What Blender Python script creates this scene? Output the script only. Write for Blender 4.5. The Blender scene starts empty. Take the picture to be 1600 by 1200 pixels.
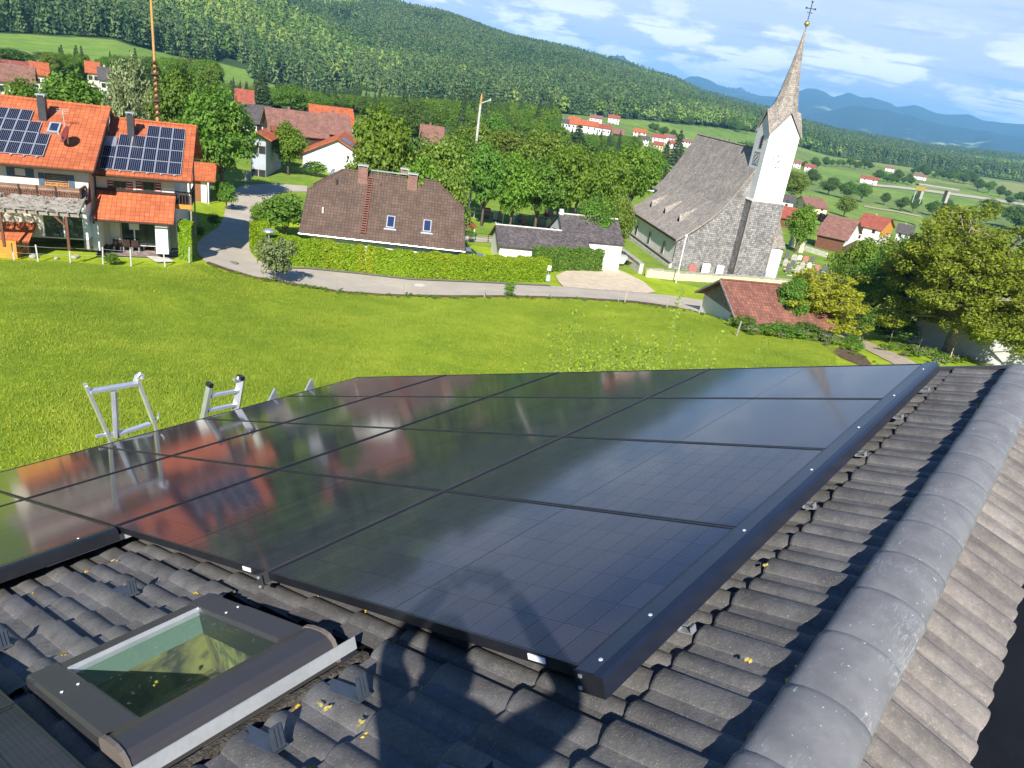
import bpy, math, random
import numpy as np
from mathutils import Vector, Matrix

SC = bpy.context.scene
COL = SC.collection
R = math.radians
rng = np.random.default_rng(7)
random.seed(7)

# ------------------------------------------------------------------ camera
F_PX, PITCH, ROLL = 1138.5, R(22.612), R(8.2)        # focal length in pixels of a 1600 px wide frame
_fw = np.array([0, math.cos(PITCH), -math.sin(PITCH)])
_up0 = np.array([0, math.sin(PITCH), math.cos(PITCH)])
_rt0 = np.array([1.0, 0, 0])
_rt = math.cos(ROLL)*_rt0 + math.sin(ROLL)*_up0
_up = -math.sin(ROLL)*_rt0 + math.cos(ROLL)*_up0
cam = bpy.data.cameras.new('camera'); co = bpy.data.objects.new('camera', cam); COL.objects.link(co)
cam.sensor_width = 36.0; cam.lens = F_PX/1600*36.0
cam.clip_start = 0.05; cam.clip_end = 60000
co.matrix_world = Matrix(((_rt[0], _up[0], -_fw[0], 0), (_rt[1], _up[1], -_fw[1], 0), (_rt[2], _up[2], -_fw[2], 0), (0, 0, 0, 1)))
SC.camera = co

# ------------------------------------------------------------------ light and exposure
SUN_EL = 37.1
sun = bpy.data.lights.new('sun', 'SUN'); so = bpy.data.objects.new('sun', sun); COL.objects.link(so)
sun.energy = 4.9; sun.angle = R(0.53); sun.color = (1.0, 0.955, 0.88)
so.rotation_euler = (R(90-SUN_EL), 0, R(0.2))          # light travels towards +Y and down: the sun stands behind the camera
SC.view_settings.view_transform = 'Standard'; SC.view_settings.look = 'None'
SC.view_settings.exposure = 0.98; SC.view_settings.gamma = 1.0; SC.view_settings.use_curve_mapping = False
SC.cycles.max_bounces = 7; SC.cycles.diffuse_bounces = 3; SC.cycles.glossy_bounces = 3
SC.cycles.transparent_max_bounces = 8; SC.cycles.transmission_bounces = 4; SC.cycles.volume_bounces = 0
SC.cycles.use_denoising = True
SC.cycles.sample_clamp_indirect = 6.0
try: SC.cycles.denoiser = 'OPENIMAGEDENOISE'
except Exception: pass

W = bpy.data.worlds.new('World'); SC.world = W; W.use_nodes = True
nt = W.node_tree; nt.nodes.clear()
def wn(t, **k):
    n = nt.nodes.new(t)
    for a, v in k.items(): setattr(n, a, v)
    return n
def wl(a, b): nt.links.new(a, b)
def wmath(op, a, b=None, c=None, clamp=False):
    n = wn('ShaderNodeMath', operation=op, use_clamp=clamp)
    for i, v in enumerate((a, b, c)):
        if v is None: continue
        if isinstance(v, (int, float)): n.inputs[i].default_value = v
        else: wl(v, n.inputs[i])
    return n.outputs[0]
sky = wn('ShaderNodeTexSky', sky_type='NISHITA', sun_disc=False)
sky.sun_elevation = R(SUN_EL); sky.sun_rotation = R(180); sky.altitude = 550
sky.air_density = 1.0; sky.dust_density = 0.4; sky.ozone_density = 2.0
tc = wn('ShaderNodeTexCoord'); sep = wn('ShaderNodeSeparateXYZ'); wl(tc.outputs['Generated'], sep.inputs[0])
zc = wmath('MAXIMUM', sep.outputs[2], 0.0)
den = wmath('ADD', zc, 0.09)
px_ = wmath('DIVIDE', sep.outputs[0], den); py_ = wmath('DIVIDE', sep.outputs[1], den)
def cloud_noise(sx, sy, scale, detail, rough, off, dist=0.0, rotz=0.0):
    cb = wn('ShaderNodeCombineXYZ'); wl(wmath('MULTIPLY', px_, sx), cb.inputs[0]); wl(wmath('MULTIPLY', py_, sy), cb.inputs[1])
    mp = wn('ShaderNodeMapping'); mp.inputs['Location'].default_value = off; mp.inputs['Rotation'].default_value = (0, 0, rotz); wl(cb.outputs[0], mp.inputs[0])
    n = wn('ShaderNodeTexNoise'); n.inputs['Scale'].default_value = scale; n.inputs['Detail'].default_value = detail
    n.inputs['Roughness'].default_value = rough; n.inputs['Distortion'].default_value = dist
    wl(mp.outputs[0], n.inputs['Vector']); return n.outputs[0]
def sstep(v, a, b):
    n = wn('ShaderNodeMapRange', interpolation_type='SMOOTHSTEP'); wl(v, n.inputs[0])
    n.inputs[1].default_value = a; n.inputs[2].default_value = b; return n.outputs[0]
# thin streaky veil, thicker towards the horizon
veil = cloud_noise(0.42, 1.0, 1.1, 9, 0.62, (3.1, 1.7, 0), 0.35, 0.12)
lowness = sstep(zc, 0.30, 0.02)
veil_m = wmath('MULTIPLY', sstep(zc, 0.46, 0.10), sstep(wmath('ADD', veil, wmath('MULTIPLY', lowness, 0.22)), 0.43, 0.64))
# puffs in a band above the far mountains (direction space so that they keep their height)
cbp = wn('ShaderNodeCombineXYZ'); wl(wmath('MULTIPLY', sep.outputs[0], 1.0), cbp.inputs[0]); wl(wmath('MULTIPLY', sep.outputs[2], 3.2), cbp.inputs[1])
np_ = wn('ShaderNodeTexNoise'); np_.inputs['Scale'].default_value = 9.5; np_.inputs['Detail'].default_value = 7; np_.inputs['Roughness'].default_value = 0.58
mpp = wn('ShaderNodeMapping'); mpp.inputs['Location'].default_value = (0.37, 0.05, 0); wl(cbp.outputs[0], mpp.inputs[0]); wl(mpp.outputs[0], np_.inputs['Vector'])
band = wmath('MULTIPLY', sstep(zc, 0.14, 0.06), 1.0)
puff_m = wmath('MULTIPLY', sstep(np_.outputs[0], 0.45, 0.56), band)
# small grey scraps
scr = cloud_noise(0.5, 1.3, 2.6, 6, 0.55, (8.3, 4.4, 0), 0.2)
scr_m = wmath('MULTIPLY', wmath('MULTIPLY', sstep(scr, 0.54, 0.66), 0.7), sstep(zc, 0.5, 0.2))
def wmix(f, a, b):
    n = wn('ShaderNodeMix', data_type='RGBA', clamp_factor=True)
    if isinstance(f, (int, float)): n.inputs[0].default_value = f
    else: wl(f, n.inputs[0])
    for i, v in ((6, a), (7, b)):
        if isinstance(v, tuple): n.inputs[i].default_value = v
        else: wl(v, n.inputs[i])
    return n.outputs[2]
tint = wn('ShaderNodeMix', data_type='RGBA', blend_type='MULTIPLY'); tint.inputs[0].default_value = 1.0
wl(sky.outputs[0], tint.inputs[6]); tint.inputs[7].default_value = (0.46, 0.80, 1.36, 1)
c1 = wmix(wmath('MULTIPLY', veil_m, 0.88), tint.outputs[2], (8.2, 9.0, 10.9, 1))
c2 = wmix(wmath('MULTIPLY', puff_m, 0.85), c1, (15.5, 15.5, 16.0, 1))
c3 = wmix(scr_m, c2, (6.2, 7.1, 9.6, 1))
bg = wn('ShaderNodeBackground'); bg.inputs[1].default_value = 0.054; wl(c3, bg.inputs[0])
out = wn('ShaderNodeOutputWorld'); wl(bg.outputs[0], out.inputs[0])

# ------------------------------------------------------------------ photogrammetry helpers (photo pixels -> real points)
def ray(x, y): return _fw + _rt*((x-800)/F_PX) - _up*((y-600)/F_PX)
def proj(P):
    P = np.asarray(P, float); d = P @ _fw
    return 800 + F_PX*(P @ _rt)/d, 600 - F_PX*(P @ _up)/d
def at_z(x, y, z): d = ray(x, y); return d*(z/d[2])
def at_d(x, y, D): d = ray(x, y); return d*(D/math.hypot(d[0], d[1]))
def hit(x, y, P, N): d = ray(x, y); return d*((np.dot(P, N))/np.dot(d, N))

# ------------------------------------------------------------------ terrain height
KS = 1.2
_AZ = np.array([-180, -90, -60, -37, -27, -20, -12, 0, 14, 24, 30, 45, 90, 180], float)
_D = np.array([0, 8, 14.4, 30, 48, 62.4, 69.6, 79.2, 96, 114, 132, 180, 300, 600], float)
_T = {-180: [-9.5, -9.6, -10, -11, -12, -13, -13, -13, -13, -13, -13, -13, -13, -13],
 -90: [-9.5, -9.7, -10.6, -12.6, -14, -15.6, -16, -16, -16, -16, -16, -16, -14, -12],
 -60: [-9.5, -9.8, -11, -13.4, -15.4, -17, -17.2, -17.3, -17.5, -17.8, -18, -18.4, -17, -12],
 -37: [-9.5, -9.8, -11.2, -13.4, -15.4, -17, -17.2, -17.3, -17.5, -17.8, -18, -18.4, -18, -13],
 -27: [-9.5, -9.8, -11.2, -13.6, -15.8, -17, -17.2, -17.4, -17.8, -18, -18.2, -19, -20, -19],
 -20: [-9.5, -9.8, -11.2, -13.8, -16.3, -18, -18.5, -18.7, -18.8, -19, -19.1, -20, -22, -22],
 -12: [-9.5, -9.8, -11.2, -14, -16.8, -19, -19.3, -20.4, -20.4, -20.2, -19.8, -20.5, -23, -24],
 0: [-9.5, -9.8, -11.2, -14, -16.6, -18.5, -19.3, -20.2, -21, -21.6, -22, -23, -25, -25],
 14: [-9.5, -9.8, -11.1, -13.9, -16.2, -18, -18.6, -20.4, -21.6, -22.3, -22.7, -24.5, -30, -42],
 24: [-9.5, -9.8, -11, -13.4, -15.4, -17.4, -18.4, -20.2, -21.8, -22.6, -23, -26, -36, -47],
 30: [-9.5, -9.8, -11, -13, -14.9, -17.3, -18.5, -19.5, -21.6, -22.8, -23.4, -27, -38, -50],
 45: [-9.5, -9.8, -11, -13, -14.9, -17.3, -18.5, -19.5, -21.6, -22.8, -23.4, -27, -38, -50],
 90: [-9.5, -9.7, -10.6, -12.4, -13.6, -15, -16, -17, -18, -19, -20, -24, -34, -46],
 180: [-9.5, -9.6, -10, -11, -12, -13, -13, -13, -13, -13, -13, -13, -13, -13]}
# skyline of the wooded ridge (photo pixels) and its foot
_SK = [(590, 0), (640, 14), (700, 25), (767, 47), (800, 56), (850, 65), (905, 78), (945, 90), (1000, 104), (1050, 117),
       (1095, 143), (1150, 158), (1200, 170), (1252, 187), (1312, 200), (1385, 213), (1450, 226), (1600, 243)]
def _azs(x, y): d = ray(x, y); return math.degrees(math.atan2(d[0], d[1])), d[2]/math.hypot(d[0], d[1])
_ska, _sks = zip(*[_azs(*q) for q in _SK])
_ska = [-180, -90, -60, -38, -27, -18]+list(_ska)+[45, 90, 180]; _sks = [.10, .12, .15, .15, .12, .085]+list(_sks)+[-.012, -.012, .05]
_FT = [((0, 52), 600), ((180, 62), 620), ((300, 105), 620), ((400, 125), 640), ((560, 168), 640), ((700, 168), 660), ((800, 172), 700), ((900, 178), 780),
       ((1010, 186), 900), ((1180, 207), 1100), ((1300, 243), 1300), ((1450, 266), 1500), ((1600, 285), 1600)]
_fta = []; _ftD = []; _ftz = []
for q, D in _FT:
    a, s = _azs(*q); _fta.append(a); _ftD.append(D); _ftz.append(s*D)
_rDa = [-180, -60, -20, -10, 6, 14, 20, 28, 35, 180]; _rD = [2000, 2000, 2000, 2100, 2600, 3100, 3400, 3600, 3800, 2500]
_GD = np.concatenate([np.linspace(0, 150, 301)[:-1], np.geomspace(150, 9000, 260)])
_GA = np.concatenate([np.linspace(-180, -50, 53)[:-1], np.linspace(-50, 45, 381)[:-1], np.linspace(45, 180, 55)])
def _pchip(x, y, xi):
    h = np.diff(x); d = np.diff(y)/h; m = np.zeros_like(y)
    for i in range(1, len(x)-1):
        if d[i-1]*d[i] > 0:
            w1, w2 = 2*h[i]+h[i-1], h[i]+2*h[i-1]; m[i] = (w1+w2)/(w1/d[i-1]+w2/d[i])
    m[0], m[-1] = d[0], d[-1]
    k = np.clip(np.searchsorted(x, xi)-1, 0, len(x)-2); t = (xi-x[k])/h[k]
    return (y[k]*(2*t**3-3*t**2+1)+h[k]*m[k]*(t**3-2*t**2+t)+y[k+1]*(-2*t**3+3*t**2)+h[k]*m[k+1]*(t**3-t**2))
_cols = {}
for a in _AZ:
    Df = np.interp(a, _fta, _ftD); zf = np.interp(a, _fta, _ftz); Dr = np.interp(a, _rDa, _rD); zr = np.interp(a, _ska, _sks)*Dr - 20
    _cols[a] = 0
def _column(a):
    k = int(np.clip(np.searchsorted(_AZ, a)-1, 0, len(_AZ)-2)); t = (a-_AZ[k])/(_AZ[k+1]-_AZ[k]); t = t*t*(3-2*t)
    near = np.array(_T[int(_AZ[k])])*(1-t)+np.array(_T[int(_AZ[k+1])])*t
    Df = np.interp(a, _fta, _ftD); zf = np.interp(a, _fta, _ftz); Dr = np.interp(a, _rDa, _rD); zr = np.interp(a, _ska, _sks)*Dr - 20
    xs = list(_D); ys = list(near)
    if Df > 640: xs.append(Df); ys.append(zf)
    else: xs[-1] = Df; ys[-1] = zf
    if Dr-Df > 0:
        for f, g in ((.3, .27), (.6, .62), (.85, .93), (1, 1)):
            xs.append(Df+(Dr-Df)*f); ys.append(zf+(zr-zf)*g)
    xs += [Dr*1.25, Dr*1.6, 9500]; ys += [zr-25 if zr > -40 else zr, min(zr-60, -60), -85]
    return _pchip(np.array(xs, float), np.array(ys, float), _GD)
_GZ = np.array([_column(a) for a in _GA])
# gentle undulation: centimetres in the meadow, metres on the hill
_aa = np.radians(_GA)[:, None]; _X = np.sin(_aa)*_GD; _Y = np.cos(_aa)*_GD
_w = np.clip((_GD-300)/900, 0, 1)[None, :]
_hillness = np.clip((_GD-700)/500, 0, 1)[None, :]
_und = (np.sin(_X/310+1.3)*np.cos(_Y/270+.4)*9 + np.sin(_X/130+_Y/170)*5 + np.sin(_X/60-_Y/83)*2.2)
_fade = np.exp(-((_GZ+70)/40)**2)*0+np.clip((_GZ+60)/60, 0.05, 1)
_GZ += _und*_hillness*_fade*0.8
_GZ += (np.sin(_X/3.1+_Y/4.7)*.05+np.sin(_X/7.3-_Y/5.9+2)*.09)*np.clip((_GD-10)/20, 0, 1)*np.clip((62-_GD)/10, 0, 1)
def tz(x, y):
    x = np.asarray(x, float); y = np.asarray(y, float)
    a = np.degrees(np.arctan2(x, y)); D = np.hypot(x, y)
    i = np.clip(np.searchsorted(_GA, a)-1, 0, len(_GA)-2); k = np.clip(np.searchsorted(_GD, D)-1, 0, len(_GD)-2)
    s = np.clip((a-_GA[i])/(_GA[i+1]-_GA[i]), 0, 1); t = np.clip((D-_GD[k])/(_GD[k+1]-_GD[k]), 0, 1)
    return _GZ[i, k]*(1-s)*(1-t)+_GZ[i+1, k]*s*(1-t)+_GZ[i, k+1]*(1-s)*t+_GZ[i+1, k+1]*s*t
_RD = np.concatenate([np.linspace(9, 150, 1500), np.geomspace(150.2, 8500, 900)])
def ground(x, y, lift=0.0, dmin=9):
    d = ray(x, y); h = math.hypot(d[0], d[1]); dx, dy, s = d[0]/h, d[1]/h, d[2]/h
    Ds = _RD[_RD >= dmin]; zt = tz(dx*Ds, dy*Ds); below = np.nonzero(s*Ds <= zt)[0]
    k = below[0] if len(below) else len(Ds)-1
    if k > 0:
        e0 = s*Ds[k-1]-zt[k-1]; e1 = s*Ds[k]-zt[k]; f = e0/(e0-e1) if e0 != e1 else 0; D = Ds[k-1]+(Ds[k]-Ds[k-1])*np.clip(f, 0, 1)
    else: D = Ds[0]
    return np.array([dx*D, dy*D, float(tz(dx*D, dy*D))+lift])

# ------------------------------------------------------------------ object helpers
def tag(o, label=None, cat=None, group=None, kind=None):
    if label: o['label'] = label
    if cat: o['category'] = cat
    if group: o['group'] = group
    if kind: o['kind'] = kind
    return o
def frame_mat(loc, az=None, scale=1.0, xdir=None):
    if xdir is None: a = R(az); xdir = (math.sin(a), math.cos(a), 0)
    X = Vector(xdir).normalized(); Y = Vector((-X.y, X.x, 0)); Z = Vector((0, 0, 1))
    M = Matrix((X, Y, Z)).transposed().to_4x4() @ Matrix.Scale(scale, 4)
    M.translation = Vector(loc); return M
def thing(name, label, cat, M=None, group=None):
    o = bpy.data.objects.new(name, None); COL.objects.link(o); o.empty_display_size = .3
    if M is not None: o.matrix_world = M if isinstance(M, Matrix) else Matrix.Translation(Vector(M))
    return tag(o, label, cat, group)
def kids(o): return [c for c in bpy.data.objects if c.parent == o]
def obj(name, me, parent=None, loc=None, rotz=None, scale=None):
    o = bpy.data.objects.new(name, me); COL.objects.link(o)
    if parent is not None: o.parent = parent
    if loc is not None: o.location = loc
    if rotz is not None: o.rotation_euler = (0, 0, rotz)
    if scale is not None: o.scale = scale
    return o
def dup(root, M, label, group=None, children=None):
    r = root.copy(); COL.objects.link(r); r.matrix_world = M; r['label'] = label
    if group: r['group'] = group
    for c, gs in (children if children is not None else [(c, kids(c)) for c in kids(root)]):
        c2 = c.copy(); COL.objects.link(c2); c2.parent = r
        for g in gs:
            g2 = g.copy(); COL.objects.link(g2); g2.parent = c2
    return r
class MB:
    def __init__(s): s.v = []; s.f = []; s.m = []; s.cur = 0
    def face(s, *p):
        n = len(s.v); s.v += [tuple(map(float, q)) for q in p]; s.f.append(tuple(range(n, n+len(p)))); s.m.append(s.cur); return s
    def mesh(s, vs, fs):
        n = len(s.v); s.v += [tuple(map(float, q)) for q in vs]
        for f in fs: s.f.append(tuple(i+n for i in f)); s.m.append(s.cur)
        return s
    def box(s, x0, x1, y0, y1, z0, z1):
        return s.mesh([(x0, y0, z0), (x1, y0, z0), (x1, y1, z0), (x0, y1, z0), (x0, y0, z1), (x1, y0, z1), (x1, y1, z1), (x0, y1, z1)],
                      [(0, 3, 2, 1), (4, 5, 6, 7), (0, 1, 5, 4), (1, 2, 6, 5), (2, 3, 7, 6), (3, 0, 4, 7)])
    def bar(s, p, q, w, h=None, up=(0, 0, 1)):
        h = h or w; p = Vector(p); q = Vector(q); d = (q-p).normalized(); u = Vector(up)
        if abs(d.dot(u)) > .98: u = Vector((0, 1, 0))
        a = d.cross(u).normalized()*(w/2); b = a.cross(d).normalized()*(h/2)
        c = [p-a-b, p+a-b, p+a+b, p-a+b, q-a-b, q+a-b, q+a+b, q-a+b]
        return s.mesh(c, [(0, 1, 2, 3), (7, 6, 5, 4), (0, 4, 5, 1), (1, 5, 6, 2), (2, 6, 7, 3), (3, 7, 4, 0)])
    def tube(s, pts, r, n=8, caps=True):
        pts = [Vector(p) for p in pts]; rs = r if isinstance(r, (list, tuple)) else [r]*len(pts)
        base = len(s.v); pu = None
        for i, p in enumerate(pts):
            d = (pts[min(i+1, len(pts)-1)]-pts[max(i-1, 0)]).normalized()
            u = Vector((0, 0, 1)) if abs(d.z) < .9 else Vector((1, 0, 0))
            if pu is not None: u = pu
            a = d.cross(u).normalized(); b = a.cross(d).normalized(); pu = b
            for k in range(n):
                t = 2*math.pi*k/n; q = p+(a*math.cos(t)+b*math.sin(t))*rs[i]; s.v.append(tuple(q))
        for i in range(len(pts)-1):
            for k in range(n):
                k2 = (k+1) % n; s.f.append((base+i*n+k, base+(i+1)*n+k, base+(i+1)*n+k2, base+i*n+k2)); s.m.append(s.cur)
        if caps:
            s.f.append(tuple(base+k for k in range(n))); s.m.append(s.cur)
            s.f.append(tuple(base+(len(pts)-1)*n+k for k in reversed(range(n)))); s.m.append(s.cur)
        return s
    def prism(s, pts, off):
        pts = [Vector(p) for p in pts]; off = Vector(off); n = len(pts); b = len(s.v)
        s.v += [tuple(p) for p in pts]+[tuple(p+off) for p in pts]
        s.f.append(tuple(b+i for i in range(n))); s.m.append(s.cur); s.f.append(tuple(b+n+i for i in reversed(range(n)))); s.m.append(s.cur)
        for i in range(n): s.f.append((b+(i+1) % n, b+i, b+n+i, b+n+(i+1) % n)); s.m.append(s.cur)
        return s
    def slab(s, pts, t):
        p = [Vector(q) for q in pts]; n = (p[1]-p[0]).cross(p[2]-p[0]).normalized()
        if n.z < 0: p.reverse(); n = -n
        return s.prism(list(reversed(p)), n*t) if False else s.prism(p, -n*t)
    def lathe(s, prof, n=16, c=(0, 0, 0)):
        b = len(s.v)
        for r, z in prof:
            for k in range(n): t = 2*math.pi*k/n; s.v.append((c[0]+r*math.cos(t), c[1]+r*math.sin(t), c[2]+z))
        for i in range(len(prof)-1):
            for k in range(n): k2 = (k+1) % n; s.f.append((b+i*n+k, b+i*n+k2, b+(i+1)*n+k2, b+(i+1)*n+k)); s.m.append(s.cur)
        return s
    def blob(s, c, r, seed=0, sub=1, j=.25):
        rr = random.Random(seed); n, mrows = (7, 5) if sub else (5, 3); b = len(s.v)
        r = r if isinstance(r, (tuple, list)) else (r, r, r)
        for i in range(mrows+1):
            th = math.pi*i/mrows
            for k in range(n):
                ph = 2*math.pi*k/n; f = 1+rr.uniform(-j, j)
                if i in (0, mrows): f = 1
                s.v.append((c[0]+r[0]*f*math.sin(th)*math.cos(ph), c[1]+r[1]*f*math.sin(th)*math.sin(ph), c[2]+r[2]*f*math.cos(th)))
        for i in range(mrows):
            for k in range(n): k2 = (k+1) % n; s.f.append((b+i*n+k, b+(i+1)*n+k, b+(i+1)*n+k2, b+i*n+k2)); s.m.append(s.cur)
        return s
    def data(s, name, mats, smooth=False):
        me = bpy.data.meshes.new(name); me.from_pydata(s.v, [], s.f)
        for m in (mats if isinstance(mats, (list, tuple)) else [mats]): me.materials.append(m)
        me.update()
        nf = len(s.f); me.polygons.foreach_set('material_index', s.m)
        if smooth: me.polygons.foreach_set('use_smooth', [True]*nf)
        uv = me.uv_layers.new(name='UVMap'); nl = len(me.loops)
        vi = np.empty(nl, np.int32); me.loops.foreach_get('vertex_index', vi)
        P = np.array(s.v)[vi]; nr = np.empty(nf*3); me.polygons.foreach_get('normal', nr); nr = nr.reshape(-1, 3)
        lt = np.empty(nf, np.int32); me.polygons.foreach_get('loop_total', lt); Nn = np.repeat(nr, lt, axis=0)
        U = np.stack([-Nn[:, 1], Nn[:, 0], 0*Nn[:, 0]], 1); l = np.linalg.norm(U, axis=1); flat = l < .05
        U[flat] = (1, 0, 0); l[flat] = 1; U /= l[:, None]; V = np.cross(Nn, U)
        uv.data.foreach_set('uv', np.stack([(P*U).sum(1), (P*V).sum(1)], 1).ravel().astype(np.float32))
        return me
    def build(s, name, mats, parent=None, smooth=False, label=None, **k):
        o = obj(name, s.data(name, mats, smooth), parent, **k)
        if label: o['label'] = label
        return o
def raw_mesh(name, V, Fq, mat, smooth=False):
    me = bpy.data.meshes.new(name); V = np.asarray(V, np.float32); Fq = np.asarray(Fq, np.int32); k = Fq.shape[1]
    me.vertices.add(len(V)); me.vertices.foreach_set('co', V.ravel()); me.loops.add(Fq.size); me.loops.foreach_set('vertex_index', Fq.ravel())
    me.polygons.add(len(Fq)); me.polygons.foreach_set('loop_start', np.arange(0, Fq.size, k, dtype=np.int32)); me.polygons.foreach_set('loop_total', np.full(len(Fq), k, np.int32))
    if smooth: me.polygons.foreach_set('use_smooth', np.ones(len(Fq), bool))
    me.materials.append(mat); me.update(calc_edges=True); me.validate(); return me

# ------------------------------------------------------------------ materials
class NT:
    def __init__(s, name):
        s.m = bpy.data.materials.new(name); s.m.use_nodes = True; s.t = s.m.node_tree; s.t.nodes.clear()
        s.o = s.n('ShaderNodeOutputMaterial')
    def n(s, t, **k):
        x = s.t.nodes.new(t)
        for a, v in k.items(): setattr(x, a, v)
        return x
    def set(s, sock, v):
        if hasattr(v, 'is_linked') or isinstance(v, bpy.types.NodeSocket): s.t.links.new(v, sock)
        else:
            try: sock.default_value = v
            except Exception: sock.default_value = (*v, 1) if len(v) == 3 else v
    def math(s, op, a, b=0.0, clamp=False):
        x = s.n('ShaderNodeMath', operation=op, use_clamp=clamp); s.set(x.inputs[0], a); s.set(x.inputs[1], b); return x.outputs[0]
    def mix(s, f, a, b, mode='MIX'):
        x = s.n('ShaderNodeMix', data_type='RGBA', blend_type=mode); s.set(x.inputs[0], f); s.set(x.inputs[6], a); s.set(x.inputs[7], b); return x.outputs[2]
    def coord(s, which='Object'): return s.n('ShaderNodeTexCoord').outputs[which]
    def noise(s, vec, scale, detail=4, rough=.55, dist=0):
        x = s.n('ShaderNodeTexNoise'); s.set(x.inputs['Vector'], vec); x.inputs['Scale'].default_value = scale; x.inputs['Detail'].default_value = detail
        x.inputs['Roughness'].default_value = rough; x.inputs['Distortion'].default_value = dist; return x.outputs[0]
    def mapping(s, vec, scale=(1, 1, 1), loc=(0, 0, 0), rot=(0, 0, 0)):
        x = s.n('ShaderNodeMapping'); s.set(x.inputs[0], vec); x.inputs['Scale'].default_value = scale; x.inputs['Location'].default_value = loc; x.inputs['Rotation'].default_value = rot; return x.outputs[0]
    def ramp(s, f, stops, interp='LINEAR'):
        x = s.n('ShaderNodeValToRGB'); s.set(x.inputs[0], f); e = x.color_ramp.elements; x.color_ramp.interpolation = interp
        while len(e) < len(stops): e.new(.5)
        for q, (p, c) in zip(e, stops): q.position = p; q.color = (*c, 1) if len(c) == 3 else c
        return x.outputs[0]
    def step(s, v, a, b):
        x = s.n('ShaderNodeMapRange', interpolation_type='SMOOTHSTEP'); s.set(x.inputs[0], v); x.inputs[1].default_value = a; x.inputs[2].default_value = b; return x.outputs[0]
    def bump(s, h, strength=.3, dist=.02):
        x = s.n('ShaderNodeBump'); s.set(x.inputs['Height'], h); x.inputs['Strength'].default_value = strength; x.inputs['Distance'].default_value = dist; return x.outputs[0]
    def pbsdf(s, color, rough=.7, spec=.3, metal=0, normal=None, **k):
        x = s.n('ShaderNodeBsdfPrincipled'); s.set(x.inputs['Base Color'], color); s.set(x.inputs['Roughness'], rough); s.set(x.inputs['Specular IOR Level'], spec); s.set(x.inputs['Metallic'], metal)
        if normal is not None: s.set(x.inputs['Normal'], normal)
        for a, v in k.items(): s.set(x.inputs[a.replace('_', ' ')], v)
        return x.outputs[0]
    def done(s, sh): s.t.links.new(sh, s.o.inputs[0]); return s.m
def c4(c, f=1.0): return (min(c[0]*f, 1), min(c[1]*f, 1), min(c[2]*f, 1), 1)
def surf(name, col, rough=.8, var=.25, scale=2.0, bump=.15, bscale=30, spec=.25, metal=0, bdist=.01):
    t = NT(name); v = t.coord(); n = t.noise(v, scale, 6); n2 = t.noise(v, scale*9, 3)
    f = t.math('ADD', t.math('MULTIPLY', n, .7), t.math('MULTIPLY', n2, .3))
    c = t.mix(t.step(f, .32, .68), c4(col, 1-var), c4(col, 1+var))
    nb = t.bump(t.noise(v, bscale, 3), bump, bdist) if bump else None
    return t.done(t.pbsdf(c, rough, spec, metal, nb))
def tiles(name, col, w=.30, h=.36, var=.25, gap=.35, rough=.75, wave=True, bump=.6, offset=0.0, patch=None):
    t = NT(name); uv = t.coord('UV'); b = t.n('ShaderNodeTexBrick'); t.set(b.inputs['Vector'], uv)
    b.offset = offset; b.inputs['Scale'].default_value = 1; b.inputs['Brick Width'].default_value = w; b.inputs['Row Height'].default_value = h
    b.inputs['Mortar Size'].default_value = .022; b.inputs['Mortar Smooth'].default_value = .6; b.inputs['Bias'].default_value = 0
    t.set(b.inputs['Color1'], c4(col, 1-var)); t.set(b.inputs['Color2'], c4(col, 1+var)); t.set(b.inputs['Mortar'], c4(col, gap))
    n = t.noise(t.coord(), .9, 5); n2 = t.noise(uv, 7, 4)
    c = t.mix(t.step(n, .3, .7), b.outputs[0], t.mix(1.0, b.outputs[0], c4((.72, .72, .74)), 'MULTIPLY'))
    c = t.mix(t.math('MULTIPLY', t.step(n2, .60, .75), .35), c, patch or c4(col, 1.5))
    hgt = t.math('SUBTRACT', 1.0, b.outputs[1])
    if wave:
        sp = t.n('ShaderNodeSeparateXYZ'); t.set(sp.inputs[0], uv)
        hgt = t.math('ADD', t.math('MULTIPLY', hgt, .5), t.math('MULTIPLY', t.math('SINE', t.math('MULTIPLY', sp.outputs[0], 2*math.pi/w)), .5))
    return t.done(t.pbsdf(c, rough, .25, 0, t.bump(hgt, bump, .03)))
def leafm(name, dark, light, trans=.35, rough=.55):
    t = NT(name); g = t.n('ShaderNodeNewGeometry'); oi = t.n('ShaderNodeObjectInfo')
    n = t.noise(t.coord(), 3.0, 3)
    f = t.math('ADD', t.math('MULTIPLY', g.outputs['Random Per Island'], .62), t.math('MULTIPLY', n, .38))
    c = t.ramp(f, [(.12, dark), (.55, tuple((a+b)/2 for a, b in zip(dark, light))), (.9, light)])
    hs = t.n('ShaderNodeHueSaturation'); t.set(hs.inputs['Color'], c); t.set(hs.inputs['Value'], t.math('ADD', .86, t.math('MULTIPLY', oi.outputs['Random'], .28)))
    t.set(hs.inputs['Hue'], t.math('ADD', .488, t.math('MULTIPLY', oi.outputs['Random'], .022)))
    p = t.pbsdf(hs.outputs[0], rough, .25); tr = t.n('ShaderNodeBsdfTranslucent'); t.set(tr.inputs[0], t.mix(1.0, hs.outputs[0], (1.25, 1.2, .55, 1), 'MULTIPLY'))
    mx = t.n('ShaderNodeMixShader'); mx.inputs[0].default_value = trans; t.t.links.new(p, mx.inputs[1]); t.t.links.new(tr.outputs[0], mx.inputs[2])
    return t.done(mx.outputs[0])
def glassdark(name, col=(.02, .03, .04), rough=.05):
    t = NT(name); return t.done(t.pbsdf((*col, 1), rough, .6))
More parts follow.
